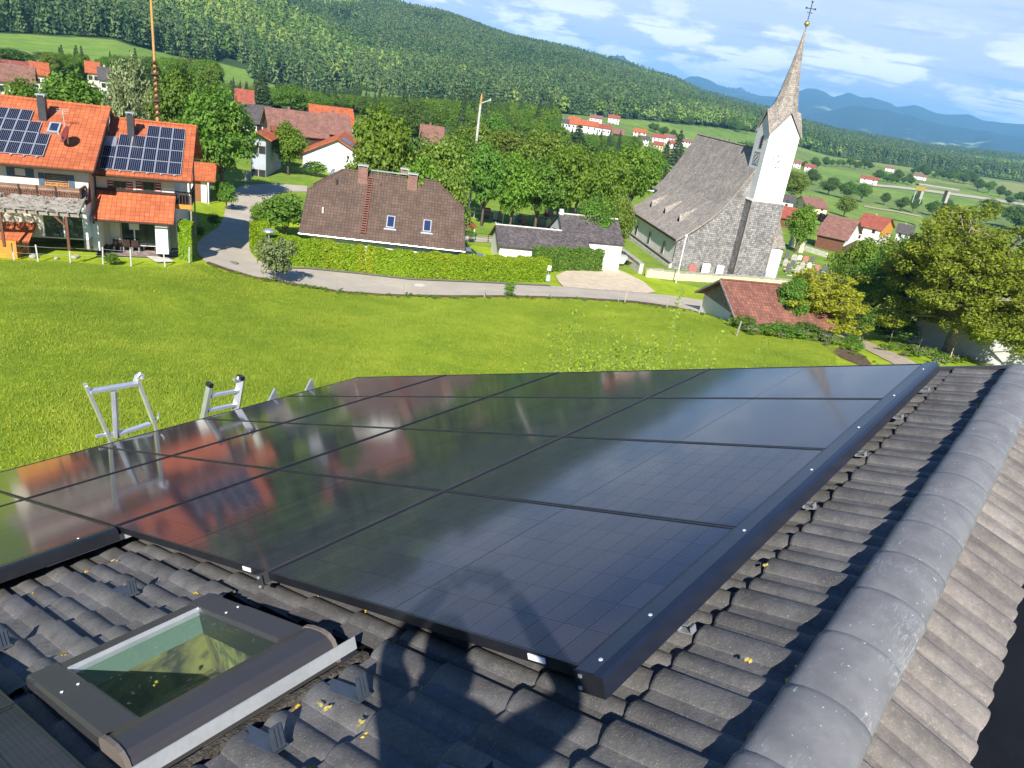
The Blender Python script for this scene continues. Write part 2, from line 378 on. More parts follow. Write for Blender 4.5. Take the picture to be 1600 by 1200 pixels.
def hillm(name, stops, trans):
    t = NT(name); g = t.n('ShaderNodeNewGeometry'); oi = t.n('ShaderNodeObjectInfo'); L = oi.outputs['Location']
    f = t.math('ADD', t.math('MULTIPLY', t.noise(L, .0042, 5, .6, .5), .50), t.math('ADD', t.math('MULTIPLY', oi.outputs['Random'], .30), t.math('MULTIPLY', g.outputs['Random Per Island'], .20)))
    c = t.ramp(f, stops); p = t.pbsdf(c, .6, .15); tr = t.n('ShaderNodeBsdfTranslucent'); t.set(tr.inputs[0], c); mx = t.n('ShaderNodeMixShader'); mx.inputs[0].default_value = trans
    t.t.links.new(p, mx.inputs[1]); t.t.links.new(tr.outputs[0], mx.inputs[2]); return t.done(mx.outputs[0])
M_ = {}
M_['white'] = surf('white_render', (.72, .71, .68), .85, .06, .8, .08, 60)
M_['offwhite'] = surf('warm_render', (.62, .56, .48), .85, .08, .8, .08, 60)
M_['cream'] = surf('cream_render', (.66, .58, .36), .85, .08, .8, .08, 60)
M_['greywall'] = surf('grey_render', (.36, .39, .42), .85, .08, .8, .08, 60)
M_['orange_tile'] = tiles('orange_clay_tiles', (.50, .135, .052), .28, .34, .18, .45)
M_['red_tile'] = tiles('red_clay_tiles', (.36, .10, .062), .28, .34, .18, .45)
M_['rust_tile'] = tiles('weathered_red_tiles', (.245, .105, .072), .26, .32, .25, .45)
M_['brown_tile'] = tiles('brown_tiles', (.122, .080, .057), .27, .30, .16, .55, .7, False, .5, .0, (.18, .125, .10, 1))
M_['slate'] = tiles('grey_brown_shingles', (.115, .098, .095), .22, .22, .35, .55, .85, False, .4, .5, (.22, .19, .18, 1))
M_['shingle'] = tiles('weathered_wood_shingles', (.40, .35, .295), .13, .20, .34, .45, .85, False, .6, .5, (.66, .61, .54, 1))
M_['shingle_wall'] = tiles('grey_wall_shingles', (.30, .285, .27), .26, .24, .36, .38, .85, False, .7, .5, (.48, .46, .44, 1))
M_['brown_roof'] = tiles('brown_far_tiles', (.27, .135, .098), .3, .35, .2, .6)
M_['wood'] = surf('brown_timber', (.14, .062, .035), .7, .3, 3, .2, 40)
M_['wood_grey'] = surf('weathered_timber', (.27, .235, .20), .85, .3, 3, .25, 40)
M_['wood_dark'] = surf('dark_timber', (.045, .028, .02), .7, .3, 3, .2, 40)
M_['wood_orange'] = surf('honey_timber', (.58, .24, .04), .6, .2, 3, .2, 40)
M_['post'] = surf('grey_fence_wood', (.36, .32, .26), .9, .3, 4, .3, 40)
M_['metal'] = surf('galvanised_metal', (.62, .64, .66), .38, .12, 6, .05, 60, .5, .75)
M_['alu'] = surf('bright_aluminium', (.80, .81, .83), .33, .08, 8, .04, 80, .5, .7)
M_['dark_metal'] = surf('dark_sheet_metal', (.045, .045, .05), .45, .2, 4, .04, 60, .5, .2)
M_['black'] = surf('black_coating', (.012, .013, .016), .35, .2, 5, .03, 60, .5, 0)
M_['black_hole'] = surf('black_underlay', (.006, .007, .010), .8, .2, 5, .1, 60, .1, 0)
M_['glass'] = glassdark('window_glass')
M_['glassblue'] = glassdark('skylight_glass', (.02, .035, .08), .06)
M_['shut_red'] = surf('red_shutter_paint', (.17, .035, .03), .6, .15, 4, .1, 40)
M_['shut_blue'] = surf('blue_shutter_paint', (.075, .115, .16), .6, .15, 4, .1, 40)
M_['brick'] = tiles('chimney_bricks', (.20, .11, .085), .22, .09, .35, 1.6, .85, False, .4, .5, (.36, .30, .27, 1))
M_['stone'] = surf('rough_stone', (.36, .33, .29), .9, .35, 2.2, .5, 8, .2, 0, .05)
M_['stone_lt'] = surf('pale_stone', (.55, .52, .45), .9, .2, 2, .3, 10, .2, 0, .03)
M_['stone_dk'] = surf('dark_granite', (.10, .10, .105), .5, .3, 5, .1, 30, .5)
M_['stone_red'] = surf('red_granite', (.38, .15, .12), .5, .2, 5, .1, 30, .5)
M_['asphalt'] = surf('pale_asphalt', (.44, .385, .305), .93, .09, .5, .2, 60, .2)
M_['asphalt_f'] = surf('road_tar_seam', (.20, .18, .15), .93, .10, 2, .2, 60, .2)
M_['gravel'] = surf('beige_gravel', (.56, .46, .33), .95, .13, 1.2, .4, 40, .15)
M_['path'] = surf('dirt_path', (.40, .33, .24), .95, .2, 1.5, .4, 30, .15)
M_['soil'] = surf('bare_soil', (.13, .085, .055), .95, .3, 2, .5, 20, .1)
M_['paving'] = tiles('terrace_paving', (.34, .27, .23), .5, .3, .3, .6, .9, False, .3, .5)
M_['patio'] = surf('patio_slabs', (.42, .36, .30), .9, .12, 1, .2, 30)
M_['bark'] = surf('tree_bark', (.13, .10, .075), .9, .35, 6, .6, 18, .15, 0, .03)
M_['bark_lt'] = surf('pale_bark', (.27, .22, .17), .9, .3, 6, .6, 18, .15, 0, .03)
M_['leaf_a'] = leafm('leaves_bright', (.085, .170, .014), (.245, .385, .038), .42)
M_['leaf_b'] = leafm('leaves_mid', (.068, .155, .018), (.200, .340, .044), .42)
M_['leaf_c'] = leafm('leaves_deep', (.052, .115, .022), (.150, .250, .046), .4)
M_['leaf_y'] = leafm('leaves_walnut', (.135, .200, .018), (.37, .44, .044), .45)
M_['leaf_s'] = leafm('leaves_sapling', (.19, .34, .030), (.42, .60, .060), .45)
M_['leaf_y2'] = leafm('leaves_yellow', (.215, .245, .018), (.52, .52, .045), .45)
M_['leaf_o'] = leafm('leaves_olive', (.100, .165, .020), (.265, .355, .050), .4)
M_['leaf_cream'] = leafm('leaves_blossom', (.060, .115, .018), (.42, .46, .24), .3)
M_['leaf_p'] = leafm('leaves_purple', (.016, .010, .014), (.050, .026, .038), .2)
M_['leaf_h'] = leafm('leaves_hedge', (.140, .275, .010), (.36, .54, .018), .42)
M_['leaf_hy'] = leafm('leaves_hedge_yellow', (.22, .30, .010), (.42, .52, .02), .4)
M_['leaf_g'] = leafm('leaves_grey_green', (.11, .14, .050), (.26, .31, .12), .35)
M_['needle'] = leafm('needles', (.020, .046, .018), (.062, .105, .034), .15)
M_['hill_leaf'] = hillm('far_leaves', [(.30, (.075, .150, .030)), (.45, (.145, .245, .048)), (.56, (.22, .325, .066)), (.70, (.34, .40, .09))], .3)
M_['hill_needle'] = hillm('far_needles', [(.30, (.044, .095, .034)), (.50, (.095, .160, .050)), (.70, (.17, .225, .075))], .2)
M_['blade'] = None
def grassm():
    t = NT('grass_blades'); g = t.n('ShaderNodeNewGeometry'); oi = t.n('ShaderNodeObjectInfo'); L = oi.outputs['Location']
    n1 = t.noise(L, .16, 5, .62, .6); n2 = t.noise(L, 1.1, 4, .6)
    f = t.math('ADD', t.math('MULTIPLY', n1, .55), t.math('ADD', t.math('MULTIPLY', n2, .25), t.math('MULTIPLY', g.outputs['Random Per Island'], .2)))
    c = t.ramp(f, [(.30, (.185, .29, .032)), (.45, (.275, .375, .036)), (.55, (.345, .435, .045)), (.68, (.47, .52, .07))])
    p = t.pbsdf(c, .5, .25); tr = t.n('ShaderNodeBsdfTranslucent'); t.set(tr.inputs[0], c); mx = t.n('ShaderNodeMixShader'); mx.inputs[0].default_value = .45; t.t.links.new(p, mx.inputs[1]); t.t.links.new(tr.outputs[0], mx.inputs[2]); return t.done(mx.outputs[0])
M_['blade'] = grassm()
M_['gold'] = surf('gilding', (.80, .55, .15), .3, .1, 5, 0, 60, .5, .9)
M_['pole_yel'] = surf('maypole_yellow', (.46, .26, .085), .6, .12, 2, .1, 20)
M_['garland'] = surf('dry_garland', (.10, .062, .035), .95, .4, 6, .8, 10, .1, 0, .08)
M_['pole_grey'] = surf('weathered_pole', (.45, .44, .42), .8, .15, 3, .1, 20)
M_['red_plastic'] = surf('red_plastic', (.42, .03, .05), .4, .1, 3, .02, 40, .5)
M_['green_plastic'] = surf('green_plastic', (.02, .22, .10), .4, .1, 3, .02, 40, .5)
M_['blue_sign'] = surf('blue_sign_paint', (.05, .16, .42), .4, .05, 3, 0, 40, .5)
M_['car'] = surf('silver_blue_paint', (.30, .36, .48), .25, .05, 2, 0, 40, .6, .4)
M_['tyre'] = surf('tyre_rubber', (.02, .02, .02), .9, .2, 5, .1, 40)
# ================================================================== SETTING: ground, roads, far mountains, haze
def ground_material():
    t = NT('grassland'); v = t.coord()
    at = t.n('ShaderNodeAttribute'); at.attribute_name = 'gcol'
    n1 = t.noise(v, .09, 5, .6); n2 = t.noise(v, .9, 6, .65); n3 = t.noise(v, 9, 4, .7)
    f = t.math('ADD', t.math('MULTIPLY', n1, .45), t.math('ADD', t.math('MULTIPLY', n2, .30), t.math('MULTIPLY', n3, .25)))
    c = t.mix(t.step(f, .38, .62), t.mix(1.0, at.outputs[0], (.66, .74, .70, 1), 'MULTIPLY'), t.mix(1.0, at.outputs[0], (1.30, 1.18, 1.0, 1), 'MULTIPLY'))
    return t.done(t.pbsdf(c, .9, .12, 0, t.bump(n3, .6, .12)))
gm = ground_material()
na, nd = len(_GA), len(_GD)
ids = np.arange(na*nd).reshape(na, nd)
V = np.stack([np.sin(_aa)*_GD+0*_GZ, np.cos(_aa)*_GD+0*_GZ, _GZ], -1).reshape(-1, 3)
Fq = np.stack([ids[:-1, :-1], ids[1:, :-1], ids[1:, 1:], ids[:-1, 1:]], -1).reshape(-1, 4)[:, ::-1]
me = raw_mesh('ground', V, Fq, gm, True)
# plain ground colour per place: meadow, lawn, valley fields, forest floor (albedo only)
def field_noise(x, y, s, seed):
    r = np.random.default_rng(seed); cx = np.floor(x/s+.35*np.sin(y/s/2.1)).astype(int); cy = np.floor(y/(s*.6)+.3*np.sin(x/s)).astype(int)
    return ((cx*73856093 ^ cy*19349663 ^ seed*83492791) % 1000)/1000.0
X_, Y_ = V[:, 0], V[:, 1]; D_ = np.hypot(X_, Y_); A_ = np.degrees(np.arctan2(X_, Y_))
foot = np.interp(A_, _fta, _ftD)
gc = np.tile(np.array([.30, .40, .024]), (len(V), 1))
midm = D_ > 95; gc[midm] = (.19, .285, .040)
far = D_ > 300; k = field_noise(X_, Y_, 150, 5)
pal = np.array([[.145, .235, .050], [.180, .270, .055], [.220, .275, .070], [.150, .215, .060], [.25, .27, .10]])
gc[far] = pal[np.minimum((k[far]*5).astype(int), 4)]
wood = D_ > foot; gc[wood] = (.045, .080, .026)
# open meadows on the hill (photo outlines)
MEADOWS = [[(-30, 50), (0, 52), (60, 58), (180, 66), (240, 78), (330, 95), (390, 112), (395, 126), (330, 122), (250, 112), (150, 92), (60, 82), (-30, 78)],
           [(450, -6), (560, -6), (580, 12), (560, 24), (500, 24), (462, 16)], [(515, 32), (560, 38), (565, 58), (530, 56), (512, 46)], [(640, 30), (690, 42), (690, 54), (650, 48)],
           [(500, 126), (550, 128), (550, 154), (505, 150)], [(700, 120), (745, 126), (745, 140), (705, 138)]]
def inpoly(x, y, poly):
    c = np.zeros(np.shape(x), bool); n = len(poly)
    for i in range(n):
        x1, y1 = poly[i]; x2, y2 = poly[i-1]
        c ^= ((y1 > y) != (y2 > y)) & (x < (x2-x1)*(y-y1)/((y2-y1) if y2 != y1 else 1e-9)+x1)
    return c
front = (np.abs(A_) < 55) & (D_ > 60)
PXV = np.full((len(V), 2), -1e6); PXV[front] = np.stack(proj(V[front]), -1)
MW = [np.array([ground(*q)[:2] for q in m]) for m in MEADOWS]
def in_meadow(x, y):
    r = np.zeros(np.shape(x), bool)
    for m in MW: r |= inpoly(x, y, [tuple(q) for q in m])
    return r
gc[in_meadow(X_, Y_) & (D_ > 300)] = (.170, .275, .050)
ca = me.color_attributes.new('gcol', 'FLOAT_COLOR', 'POINT'); ca.data.foreach_set('color', np.concatenate([gc, np.ones((len(gc), 1))], 1).astype(np.float32).ravel())
tag(obj('ground', me), 'hilly green ground from the near meadow to the wooded ridge', None, None, 'structure')

def strip(name, left, right, mat, lift, label, n=60, kind='structure', across=4):
    L = np.array(left, float); Rr = np.array(right, float)
    def res(P):
        s = np.concatenate([[0], np.cumsum(np.hypot(*np.diff(P, axis=0).T))]); t = np.linspace(0, s[-1], n); return np.stack([np.interp(t, s, P[:, 0]), np.interp(t, s, P[:, 1])], 1)
    GL = np.array([ground(*q) for q in res(L)]); GR = np.array([ground(*q) for q in res(Rr)])
    vs = []; fs = []
    for i in range(n):
        for k in range(across+1):
            p = GL[i]+(GR[i]-GL[i])*k/across; vs.append((p[0], p[1], float(tz(p[0], p[1]))+lift))
    for i in range(n-1):
        for k in range(across): a = i*(across+1)+k; fs.append((a, a+1, a+across+2, a+across+1))
    mb = MB().mesh(vs, fs); return tag(mb.build(name, mat, smooth=True), label, None, None, kind)
strip('road', [(480, 291), (440, 288), (412, 288), (378, 291), (362, 298), (354, 318), (350, 338), (343, 354), (322, 368), (308, 380), (308, 395), (322, 411), (360, 424), (400, 435), (440, 441), (480, 448), (530, 456), (600, 461.5), (700, 463.5), (800, 463.5), (900, 466.5), (990, 472), (1060, 481), (1100, 490), (1135, 500)],
      [(480, 300), (452, 300), (432, 303), (420, 312), (404, 335), (392, 360), (389, 378), (392, 396), (403, 408), (420, 415), (440, 419), (452, 420), (480, 420), (520, 424), (560, 428), (640, 437), (740, 441), (860, 447), (930, 453), (1000, 458), (1060, 464), (1100, 470), (1150, 478)], M_['asphalt'], .06, 'pale asphalt lane curving round the meadow', 150)
strip('kerb', [(440, 420.5), (480, 421.5), (520, 425.5), (560, 429.5), (640, 438.5), (740, 442.5), (860, 448.5)], [(440, 418.5), (480, 419.3), (520, 423.3), (560, 427.3), (640, 436.3), (740, 440.3), (860, 446.4)], M_['asphalt_f'], .13, 'dark low kerb between the lane and the long hedge', 60, 'structure', 2)
strip('verge', [(322, 412.5), (360, 425.5), (400, 437), (440, 443), (480, 450), (530, 457.5), (600, 463), (700, 465), (800, 465), (900, 468), (990, 473.6), (1060, 482.6)], [(325, 409.5), (362, 422.5), (401, 433.5), (440, 439.8), (480, 447), (530, 454.6), (600, 460.3), (700, 462.3), (800, 462.3), (900, 465.3), (990, 470.8), (1060, 479.8)], M_['soil'], .075, 'narrow earthy verge between meadow and lane', 90, 'structure', 2)
strip('forecourt', [(868, 432), (872, 440), (880, 449), (905, 451.5), (950, 454.5), (1012, 459)], [(890, 421), (925, 418), (958, 418), (985, 431), (1004, 440), (1024, 457)], M_['gravel'], .09, 'beige gravel forecourt below the church wall', 30)
strip('footpath', [(1306, 526), (1345, 543), (1390, 566), (1430, 590)], [(1322, 521), (1365, 538), (1420, 562), (1462, 588)], M_['path'], .06, 'dirt track running up from the small red roofed shed', 30)
strip('soil_patch', [(1290, 545), (1315, 560), (1345, 572)], [(1325, 545), (1350, 556), (1362, 570)], M_['soil'], .05, 'bare brown soil patch at the meadow edge', 14)
strip('side_lane', [(726, 369), (760, 371), (800, 374)], [(726, 377), (760, 379), (800, 382)], M_['asphalt'], .06, 'short grey lane behind the brown roofed house', 12)
strip('valley_road', [(1360, 288), (1400, 291), (1450, 297), (1520, 306), (1600, 318)], [(1360, 291), (1400, 294.5), (1450, 300.5), (1520, 310), (1600, 322)], M_['asphalt'], .5, 'grey motorway crossing the valley fields', 40)
strip('field_track', [(1350, 322), (1400, 330), (1440, 338)], [(1350, 324), (1400, 332), (1440, 340)], M_['path'], .3, 'pale farm track through the green field', 20)

# far mountains: real ridges ten to fifteen kilometres away
def mountain_mat(name, col, meadow, th):
    t = NT(name); v = t.coord(); n = t.noise(v, .0011, 7, .6); sp = t.n('ShaderNodeSeparateXYZ'); t.set(sp.inputs[0], v)
    m = t.math('MULTIPLY', t.step(n, th, th+.05), t.step(sp.outputs[2], 240, 90))
    return t.done(t.pbsdf(t.mix(m, c4(col), c4(meadow)), .95, .05))
def mountain(name, sky, D, depth, base, mat, label, seed):
    r = np.random.default_rng(seed); A = []; S = []
    for q in sky: a, s = _azs(*q); A.append(a); S.append(s)
    aa = np.linspace(A[0], A[-1], 180); ss = np.interp(aa, A, S); n = len(aa)
    jag = np.zeros(n)
    for f, am in ((14, .0009), (31, .0007), (70, .0005)): jag += am*np.interp(np.linspace(0, f, n), np.arange(f+1), r.normal(size=f+1))
    ss = ss+jag; rows = 14; vs = []; fs = []
    rib = np.interp(np.linspace(0, 26, n), np.arange(27), r.normal(size=27))
    for j in range(rows+1):
        t = j/rows
        for i in range(n):
            z1 = ss[i]*D; a = R(aa[i]); d = D-depth*t*(1+.18*rib[i]*math.sin(math.pi*t)); z = base+(z1-base)*(1-t)**1.15 + 18*rib[i]*math.sin(math.pi*t)
            vs.append((math.sin(a)*d, math.cos(a)*d, z))
    for i in range(n):                                              # back slope
        a = R(aa[i]); vs.append((math.sin(a)*(D+depth), math.cos(a)*(D+depth), base))
    for j in range(rows):
        for i in range(n-1): k = j*n+i; fs.append((k, k+1, k+n+1, k+n))
    o = (rows+1)*n
    for i in range(n-1): fs.append((o+i, o+i+1, i+1, i))
    tag(MB().mesh(vs, fs).build(name, mat, smooth=True), label, None, None, 'structure')
mm1 = mountain_mat('mountain_forest', (.030, .048, .036), (.36, .44, .20), .585); mm2 = mountain_mat('mountain_far', (.055, .068, .060), (.34, .36, .26), .62)
mountain('mountains', [(925, 108), (940, 96), (952, 88), (965, 85), (978, 90), (992, 99), (1010, 112), (1050, 138)], 9500, 1500, -80, mm2, 'single blue peak showing over the wooded ridge', 3)
mountain('mountains', [(1030, 160), (1065, 124), (1078, 120), (1090, 119), (1105, 124), (1130, 137), (1150, 142), (1180, 150), (1215, 150), (1245, 140), (1262, 137), (1277, 138), (1290, 145), (1303, 151), (1312, 149), (1325, 144), (1345, 148), (1362, 150), (1380, 158), (1398, 166), (1415, 164), (1430, 161), (1446, 168), (1465, 176), (1488, 180), (1510, 180), (1535, 188), (1560, 191), (1600, 196), (1680, 210), (1800, 240)], 12500, 3600, -90, mm1, 'long blue mountain chain on the horizon at the right', 4)
mountain('mountains', [(1125, 160), (1138, 139), (1147, 135), (1158, 137), (1172, 146), (1190, 153), (1240, 175)], 13400, 900, -80, mm2, 'farther pale blue peak left of the church spire', 6)
mountain('mountains', [(1150, 215), (1230, 190), (1275, 178), (1330, 167), (1380, 170), (1430, 181), (1480, 196), (1530, 205), (1600, 214), (1800, 262)], 9200, 2000, -88, mm1, 'lower blue foothills in front of the mountain chain', 5)

# haze box round everything
t = NT('haze_air'); pv = t.n('ShaderNodeVolumePrincipled'); pv.inputs['Density'].default_value = 9.6e-5
pv.inputs['Color'].default_value = (.25, .62, 1.0, 1); pv.inputs['Anisotropy'].default_value = 0.0
t.t.links.new(pv.outputs[0], t.o.inputs[1])
tag(MB().box(-11500, 11500, -9800, 17500, -130, 620).build('haze', t.m), 'thin blue air between the roof and the far mountains', None, None, 'stuff')

# ================================================================== OWN ROOF (camera stands over its ridge)
AZR, BET = R(37.077), R(21.076)
A3 = Vector((math.sin(AZR), math.cos(AZR), 0)); H3 = Vector((-math.cos(AZR), math.sin(AZR), 0))
B3 = H3*math.cos(BET)+Vector((0, 0, -math.sin(BET))); N3 = A3.cross(B3).normalized()
O3 = Vector((0.32037, 1.70554, -1.59440))
MR = Matrix((A3, B3, N3)).transposed().to_4x4(); MR.translation = O3       # roof frame: x along the ridge, y down the slope, z out of the panels
def rc(x, y, h=0.0):
    d = ray(x, y); N = np.array(N3); O = np.array(O3); t = (O@N+h)/(d@N); X = d*t-O; return float(X@np.array(A3)), float(X@np.array(B3))
BR = -0.615                                                              # ridge in roof coordinates
TZ = -0.118                                                              # tile roll tops below the panel glass
apex = O3+B3*BR+N3*TZ
Bq = Vector((-B3.x, -B3.y, B3.z)); Nq = Bq.cross(A3).normalized()
MQ = Matrix((A3, Bq, A3.cross(Bq))).transposed().to_4x4(); MQ.translation = apex   # the other slope, mirrored frame (z points inwards)
def concrete(name, col, scuff=.25, lichen=.0, scale=1.0):
    t = NT(name); v = t.coord(); oi = t.n('ShaderNodeObjectInfo')
    off = t.n('ShaderNodeVectorMath', operation='ADD'); t.set(off.inputs[0], v)
    cb = t.n('ShaderNodeCombineXYZ'); t.set(cb.inputs[0], t.math('MULTIPLY', oi.outputs['Random'], 37)); t.set(cb.inputs[1], t.math('MULTIPLY', oi.outputs['Random'], 91)); t.set(off.inputs[1], cb.outputs[0])
    v = off.outputs[0]
    n = t.noise(v, 6*scale, 6, .65); n2 = t.noise(v, 55*scale, 4, .7); n3 = t.noise(v, 170, 2, .6)
    c = t.mix(t.step(n, .33, .67), c4(col, .74), c4(col, 1.22))
    c = t.mix(t.math('MULTIPLY', t.step(n2, .55, .70), .42), c, c4(col, 1.9)); c = t.mix(t.math('MULTIPLY', t.step(n2, .46, .34), .4), c, c4(col, .55))
    c = t.mix(t.math('MULTIPLY', t.step(n3, .62, .74), scuff), c, (.46, .45, .42, 1))
    c = t.mix(t.math('MULTIPLY', t.step(t.noise(v, 4, 5, .7), .60, .72), .25), c, (.20, .175, .135, 1))
    if lichen: c = t.mix(t.math('MULTIPLY', t.step(t.noise(v, 16, 4, .7), .70, .76), lichen), c, (.36, .28, .06, 1))
    hs = t.n('ShaderNodeHueSaturation'); t.set(hs.inputs['Color'], c); t.set(hs.inputs['Value'], t.math('ADD', .84, t.math('MULTIPLY', oi.outputs['Random'], .32)))
    h = t.math('ADD', t.math('MULTIPLY', n2, .6), t.math('MULTIPLY', n3, .4))
    return t.done(t.pbsdf(hs.outputs[0], .72, .35, 0, t.bump(h, .55, .006)))
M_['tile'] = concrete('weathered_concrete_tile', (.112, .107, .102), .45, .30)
M_['tile_r'] = concrete('sunlit_tone_concrete_tile', (.165, .145, .128), .35, .2)  # same tile as the other slope, sunlit brightness put into its colour
def ridge_mat():
    t = NT('ridge_tile_concrete'); v = t.coord(); oi = t.n('ShaderNodeObjectInfo')
    off = t.n('ShaderNodeVectorMath', operation='ADD'); t.set(off.inputs[0], v); cb = t.n('ShaderNodeCombineXYZ'); t.set(cb.inputs[0], t.math('MULTIPLY', oi.outputs['Random'], 40)); t.set(off.inputs[1], cb.outputs[0]); v = off.outputs[0]
    st = t.noise(t.mapping(v, (26, 150, 150), (0, 0, 0), (0, 0, .45)), 1.0, 4, .65); n = t.noise(v, 2.6, 5, .6); n3 = t.noise(v, 150, 2)
    amt = t.math('MULTIPLY', t.step(n, .50, .70), t.step(st, .46, .70))
    c = t.mix(t.step(t.noise(v, 7, 5), .3, .7), (.135, .135, .138, 1), (.190, .188, .188, 1))
    c = t.mix(t.math('MULTIPLY', amt, .6), c, (.50, .50, .50, 1)); c = t.mix(t.math('MULTIPLY', t.step(n3, .68, .74), .35), c, (.05, .05, .05, 1)); c = t.mix(t.math('MULTIPLY', t.step(t.noise(v, 60, 3), .68, .72), .7), c, (.55, .55, .53, 1))
    return t.done(t.pbsdf(c, .55, .4, 0, t.bump(t.noise(v, 60, 4), .25, .004)))
M_['ridge'] = ridge_mat()
house = thing('roof_house', 'near house under the camera with grey concrete tile roof and rounded ridge', 'house', MR)
# --- one roof tile: two rolls, two pans, a lip at the lower edge and an overlapping side edge
TW, TL = 0.300, 0.345
def tile_mesh(mat, flip=False, head=-.075):
    xs = np.array([0, .069, .073, .082, .096, .116, .136, .150, .159, .163, .219, .223, .231, .246, .266, .288, .303, .312]); mb = MB(); top = []
    def prof(x):
        r1 = math.sin(math.pi*(x-.072)/.088) if .072 < x < .160 else 0; r2 = math.sin(math.pi*(x-.222)/.125) if x > .222 else 0
        return .019*max(r1, 0)**.7+.022*max(r2, 0)**.55+.007*max(0, min(1, (x-.21)/.05))
    ys = [head, TL-.010, TL]
    for y in ys:
        for x in xs:
            z = prof(x)-.030-.030*(1-(y+.0)/TL)
            if y == TL: z -= .006
            top.append((x-TW/2, y-TL, z))
    n = len(xs); fs = []
    for j in range(2):
        for i in range(n-1): fs.append((j*n+i, j*n+i+1, (j+1)*n+i+1, (j+1)*n+i))
    b = len(top)
    for x in xs: top.append((x-TW/2, 0.0, prof(x)*.72-.030-.024))
    for i in range(n-1): fs.append((2*n+i, 2*n+i+1, b+i+1, b+i))
    sb = len(top)
    for y in ys: top.append((xs[-1]-TW/2, y-TL, prof(xs[-1])-.030-.030*(1-y/TL)-.022))
    for j in range(2): fs.append((j*n+n-1, (j+1)*n+n-1, sb+j+1, sb+j)[::-1])
    if flip: top = [(x, y, -z) for x, y, z in top]; fs = [f[::-1] for f in fs]
    mb.mesh(top, fs); return mb.data('roof_tile', mat, True)
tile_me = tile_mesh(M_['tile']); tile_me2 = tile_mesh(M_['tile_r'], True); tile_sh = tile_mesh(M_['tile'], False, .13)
for me_ in (tile_me, tile_me2, tile_sh):
    me_.polygons.foreach_set('use_smooth', [i < 17 and i not in (0, 1, 9, 10) for i in range(len(me_.polygons))])
SKY = (-0.95, -0.14, 1.00, 2.02)                                         # roof window rectangle
VERGE = 5.075
spots = []
for k in range(-0, 13):                                                  # course k has its lower edge at b = -0.112 + k*TL
    bl = -0.112+k*TL
    for i in range(-11, 17):
        a = 0.127+TW*i
        if a+TW/2 > VERGE+.03: continue
        if bl > .40 and a > .30: continue                                # hidden below the panels
        if bl > 3.80 and a > -1.4: continue
        if bl > 0.2 and a < -2.05: continue
        if k > 0 and a < -2.6: continue
        if a < -1.22 and .1 < bl < 3.6: continue
        if a-TW/2+.05 > SKY[0] and a+TW/2-.05 < SKY[1]+.12 and bl-TL+.10 > SKY[2]-.22 and bl < SKY[3]+.15: continue
        if bl > 3.6 and a < -1.0: continue
        spots.append((a, bl))
tr = random.Random(3)
for a, bl in spots:
    o = obj('roof_tile', tile_sh if (2.17 < bl < 2.45 and -1.25 < a < .1) else tile_me, house); o.location = (a+tr.uniform(-.003, .003), bl+tr.uniform(-.006, .006), TZ+tr.uniform(-.003, .003)); o.rotation_euler = (tr.uniform(-.006, .006), tr.uniform(-.006, .006), tr.uniform(-.008, .008))
# other slope: first course whole, lower courses are off at the near end and the underlay shows
MQL = MR.inverted() @ MQ
nt2 = 0
for k in range(0, 3):
    bl = .405+k*TL
    for i in range(-6, 17):
        a = 0.127+TW*i
        if a+TW/2 > VERGE+.03 or (k > 0 and a < 2.3): continue
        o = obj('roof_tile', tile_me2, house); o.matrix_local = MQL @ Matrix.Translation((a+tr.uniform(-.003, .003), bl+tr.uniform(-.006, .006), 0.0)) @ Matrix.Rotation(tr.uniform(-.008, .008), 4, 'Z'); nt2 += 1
# ridge tiles
def ridge_mesh():
    mb = MB(); n = 12; vs = []; fs = []
    rows = [(-.03, .114, -.008), (.02, .1205, 0), (.32, .1235, 0), (.342, .1245, .001), (.3451, .1215, 0)]
    for x, r, dz in rows:
        for k in range(n+1):
            t = math.pi*(-.06+1.12*k/n); vs.append((x, -math.cos(t)*r*1.04, math.sin(t)*r*.52+dz-.058))
    for j in range(len(rows)-1):
        for k in range(n): a = j*(n+1)+k; fs.append((a, a+n+1, a+n+2, a+1))
    mb.mesh(vs, [f[::-1] for f in fs]); return mb.data('ridge_tile', M_['ridge'], True)
rme = ridge_mesh()
Zl = MR.to_3x3().inverted() @ Vector((0, 0, 1)); Yl = MR.to_3x3().inverted() @ H3
Mloc = Matrix((Vector((1, 0, 0)), Yl, Zl)).transposed().to_4x4()
for i in range(-7, 15):
    o = obj('ridge_tile', rme, house); M = Mloc.copy(); M.translation = Vector((-.018+.3325*i, BR, TZ))+Zl*(.012+tr.uniform(-.003, .003)); o.matrix_local = M @ Matrix.Rotation(tr.uniform(-.01, .01), 4, 'Z')
# deck under the tiles (kept clear of the roof window), far deck, walls
HB = (-.98, -.12, .98, 2.03)
dk = MB()
for x0, x1, y0, y1 in [(-7.5, HB[0], BR, 7.55), (HB[1], VERGE-.02, BR, 7.55), (HB[0], HB[1], BR, HB[2]), (HB[0], HB[1], HB[3], 7.55)]: dk.box(x0, x1, y0, y1, TZ-.20, TZ-.075)
dk.build('roof_underlay', M_['black_hole'], house)
dq = MB().box(-7.5, VERGE-.02, .02, 7.6, .075, .20); o = dq.build('roof_underlay', M_['black_hole'], house); o.matrix_local = MQL
mbw = MB()
eave = MR @ Vector((0, 7.55, TZ-.2)); ridge_p = MR @ Vector((0, BR, TZ-.22))
IR = MR.inverted()
def rl(a, hx, z): P = O3+A3*a+H3*hx; return IR @ Vector((P.x, P.y, z))
hr = (ridge_p-O3).dot(H3); half = 6.9
zeav = ridge_p.z-half*math.tan(BET)
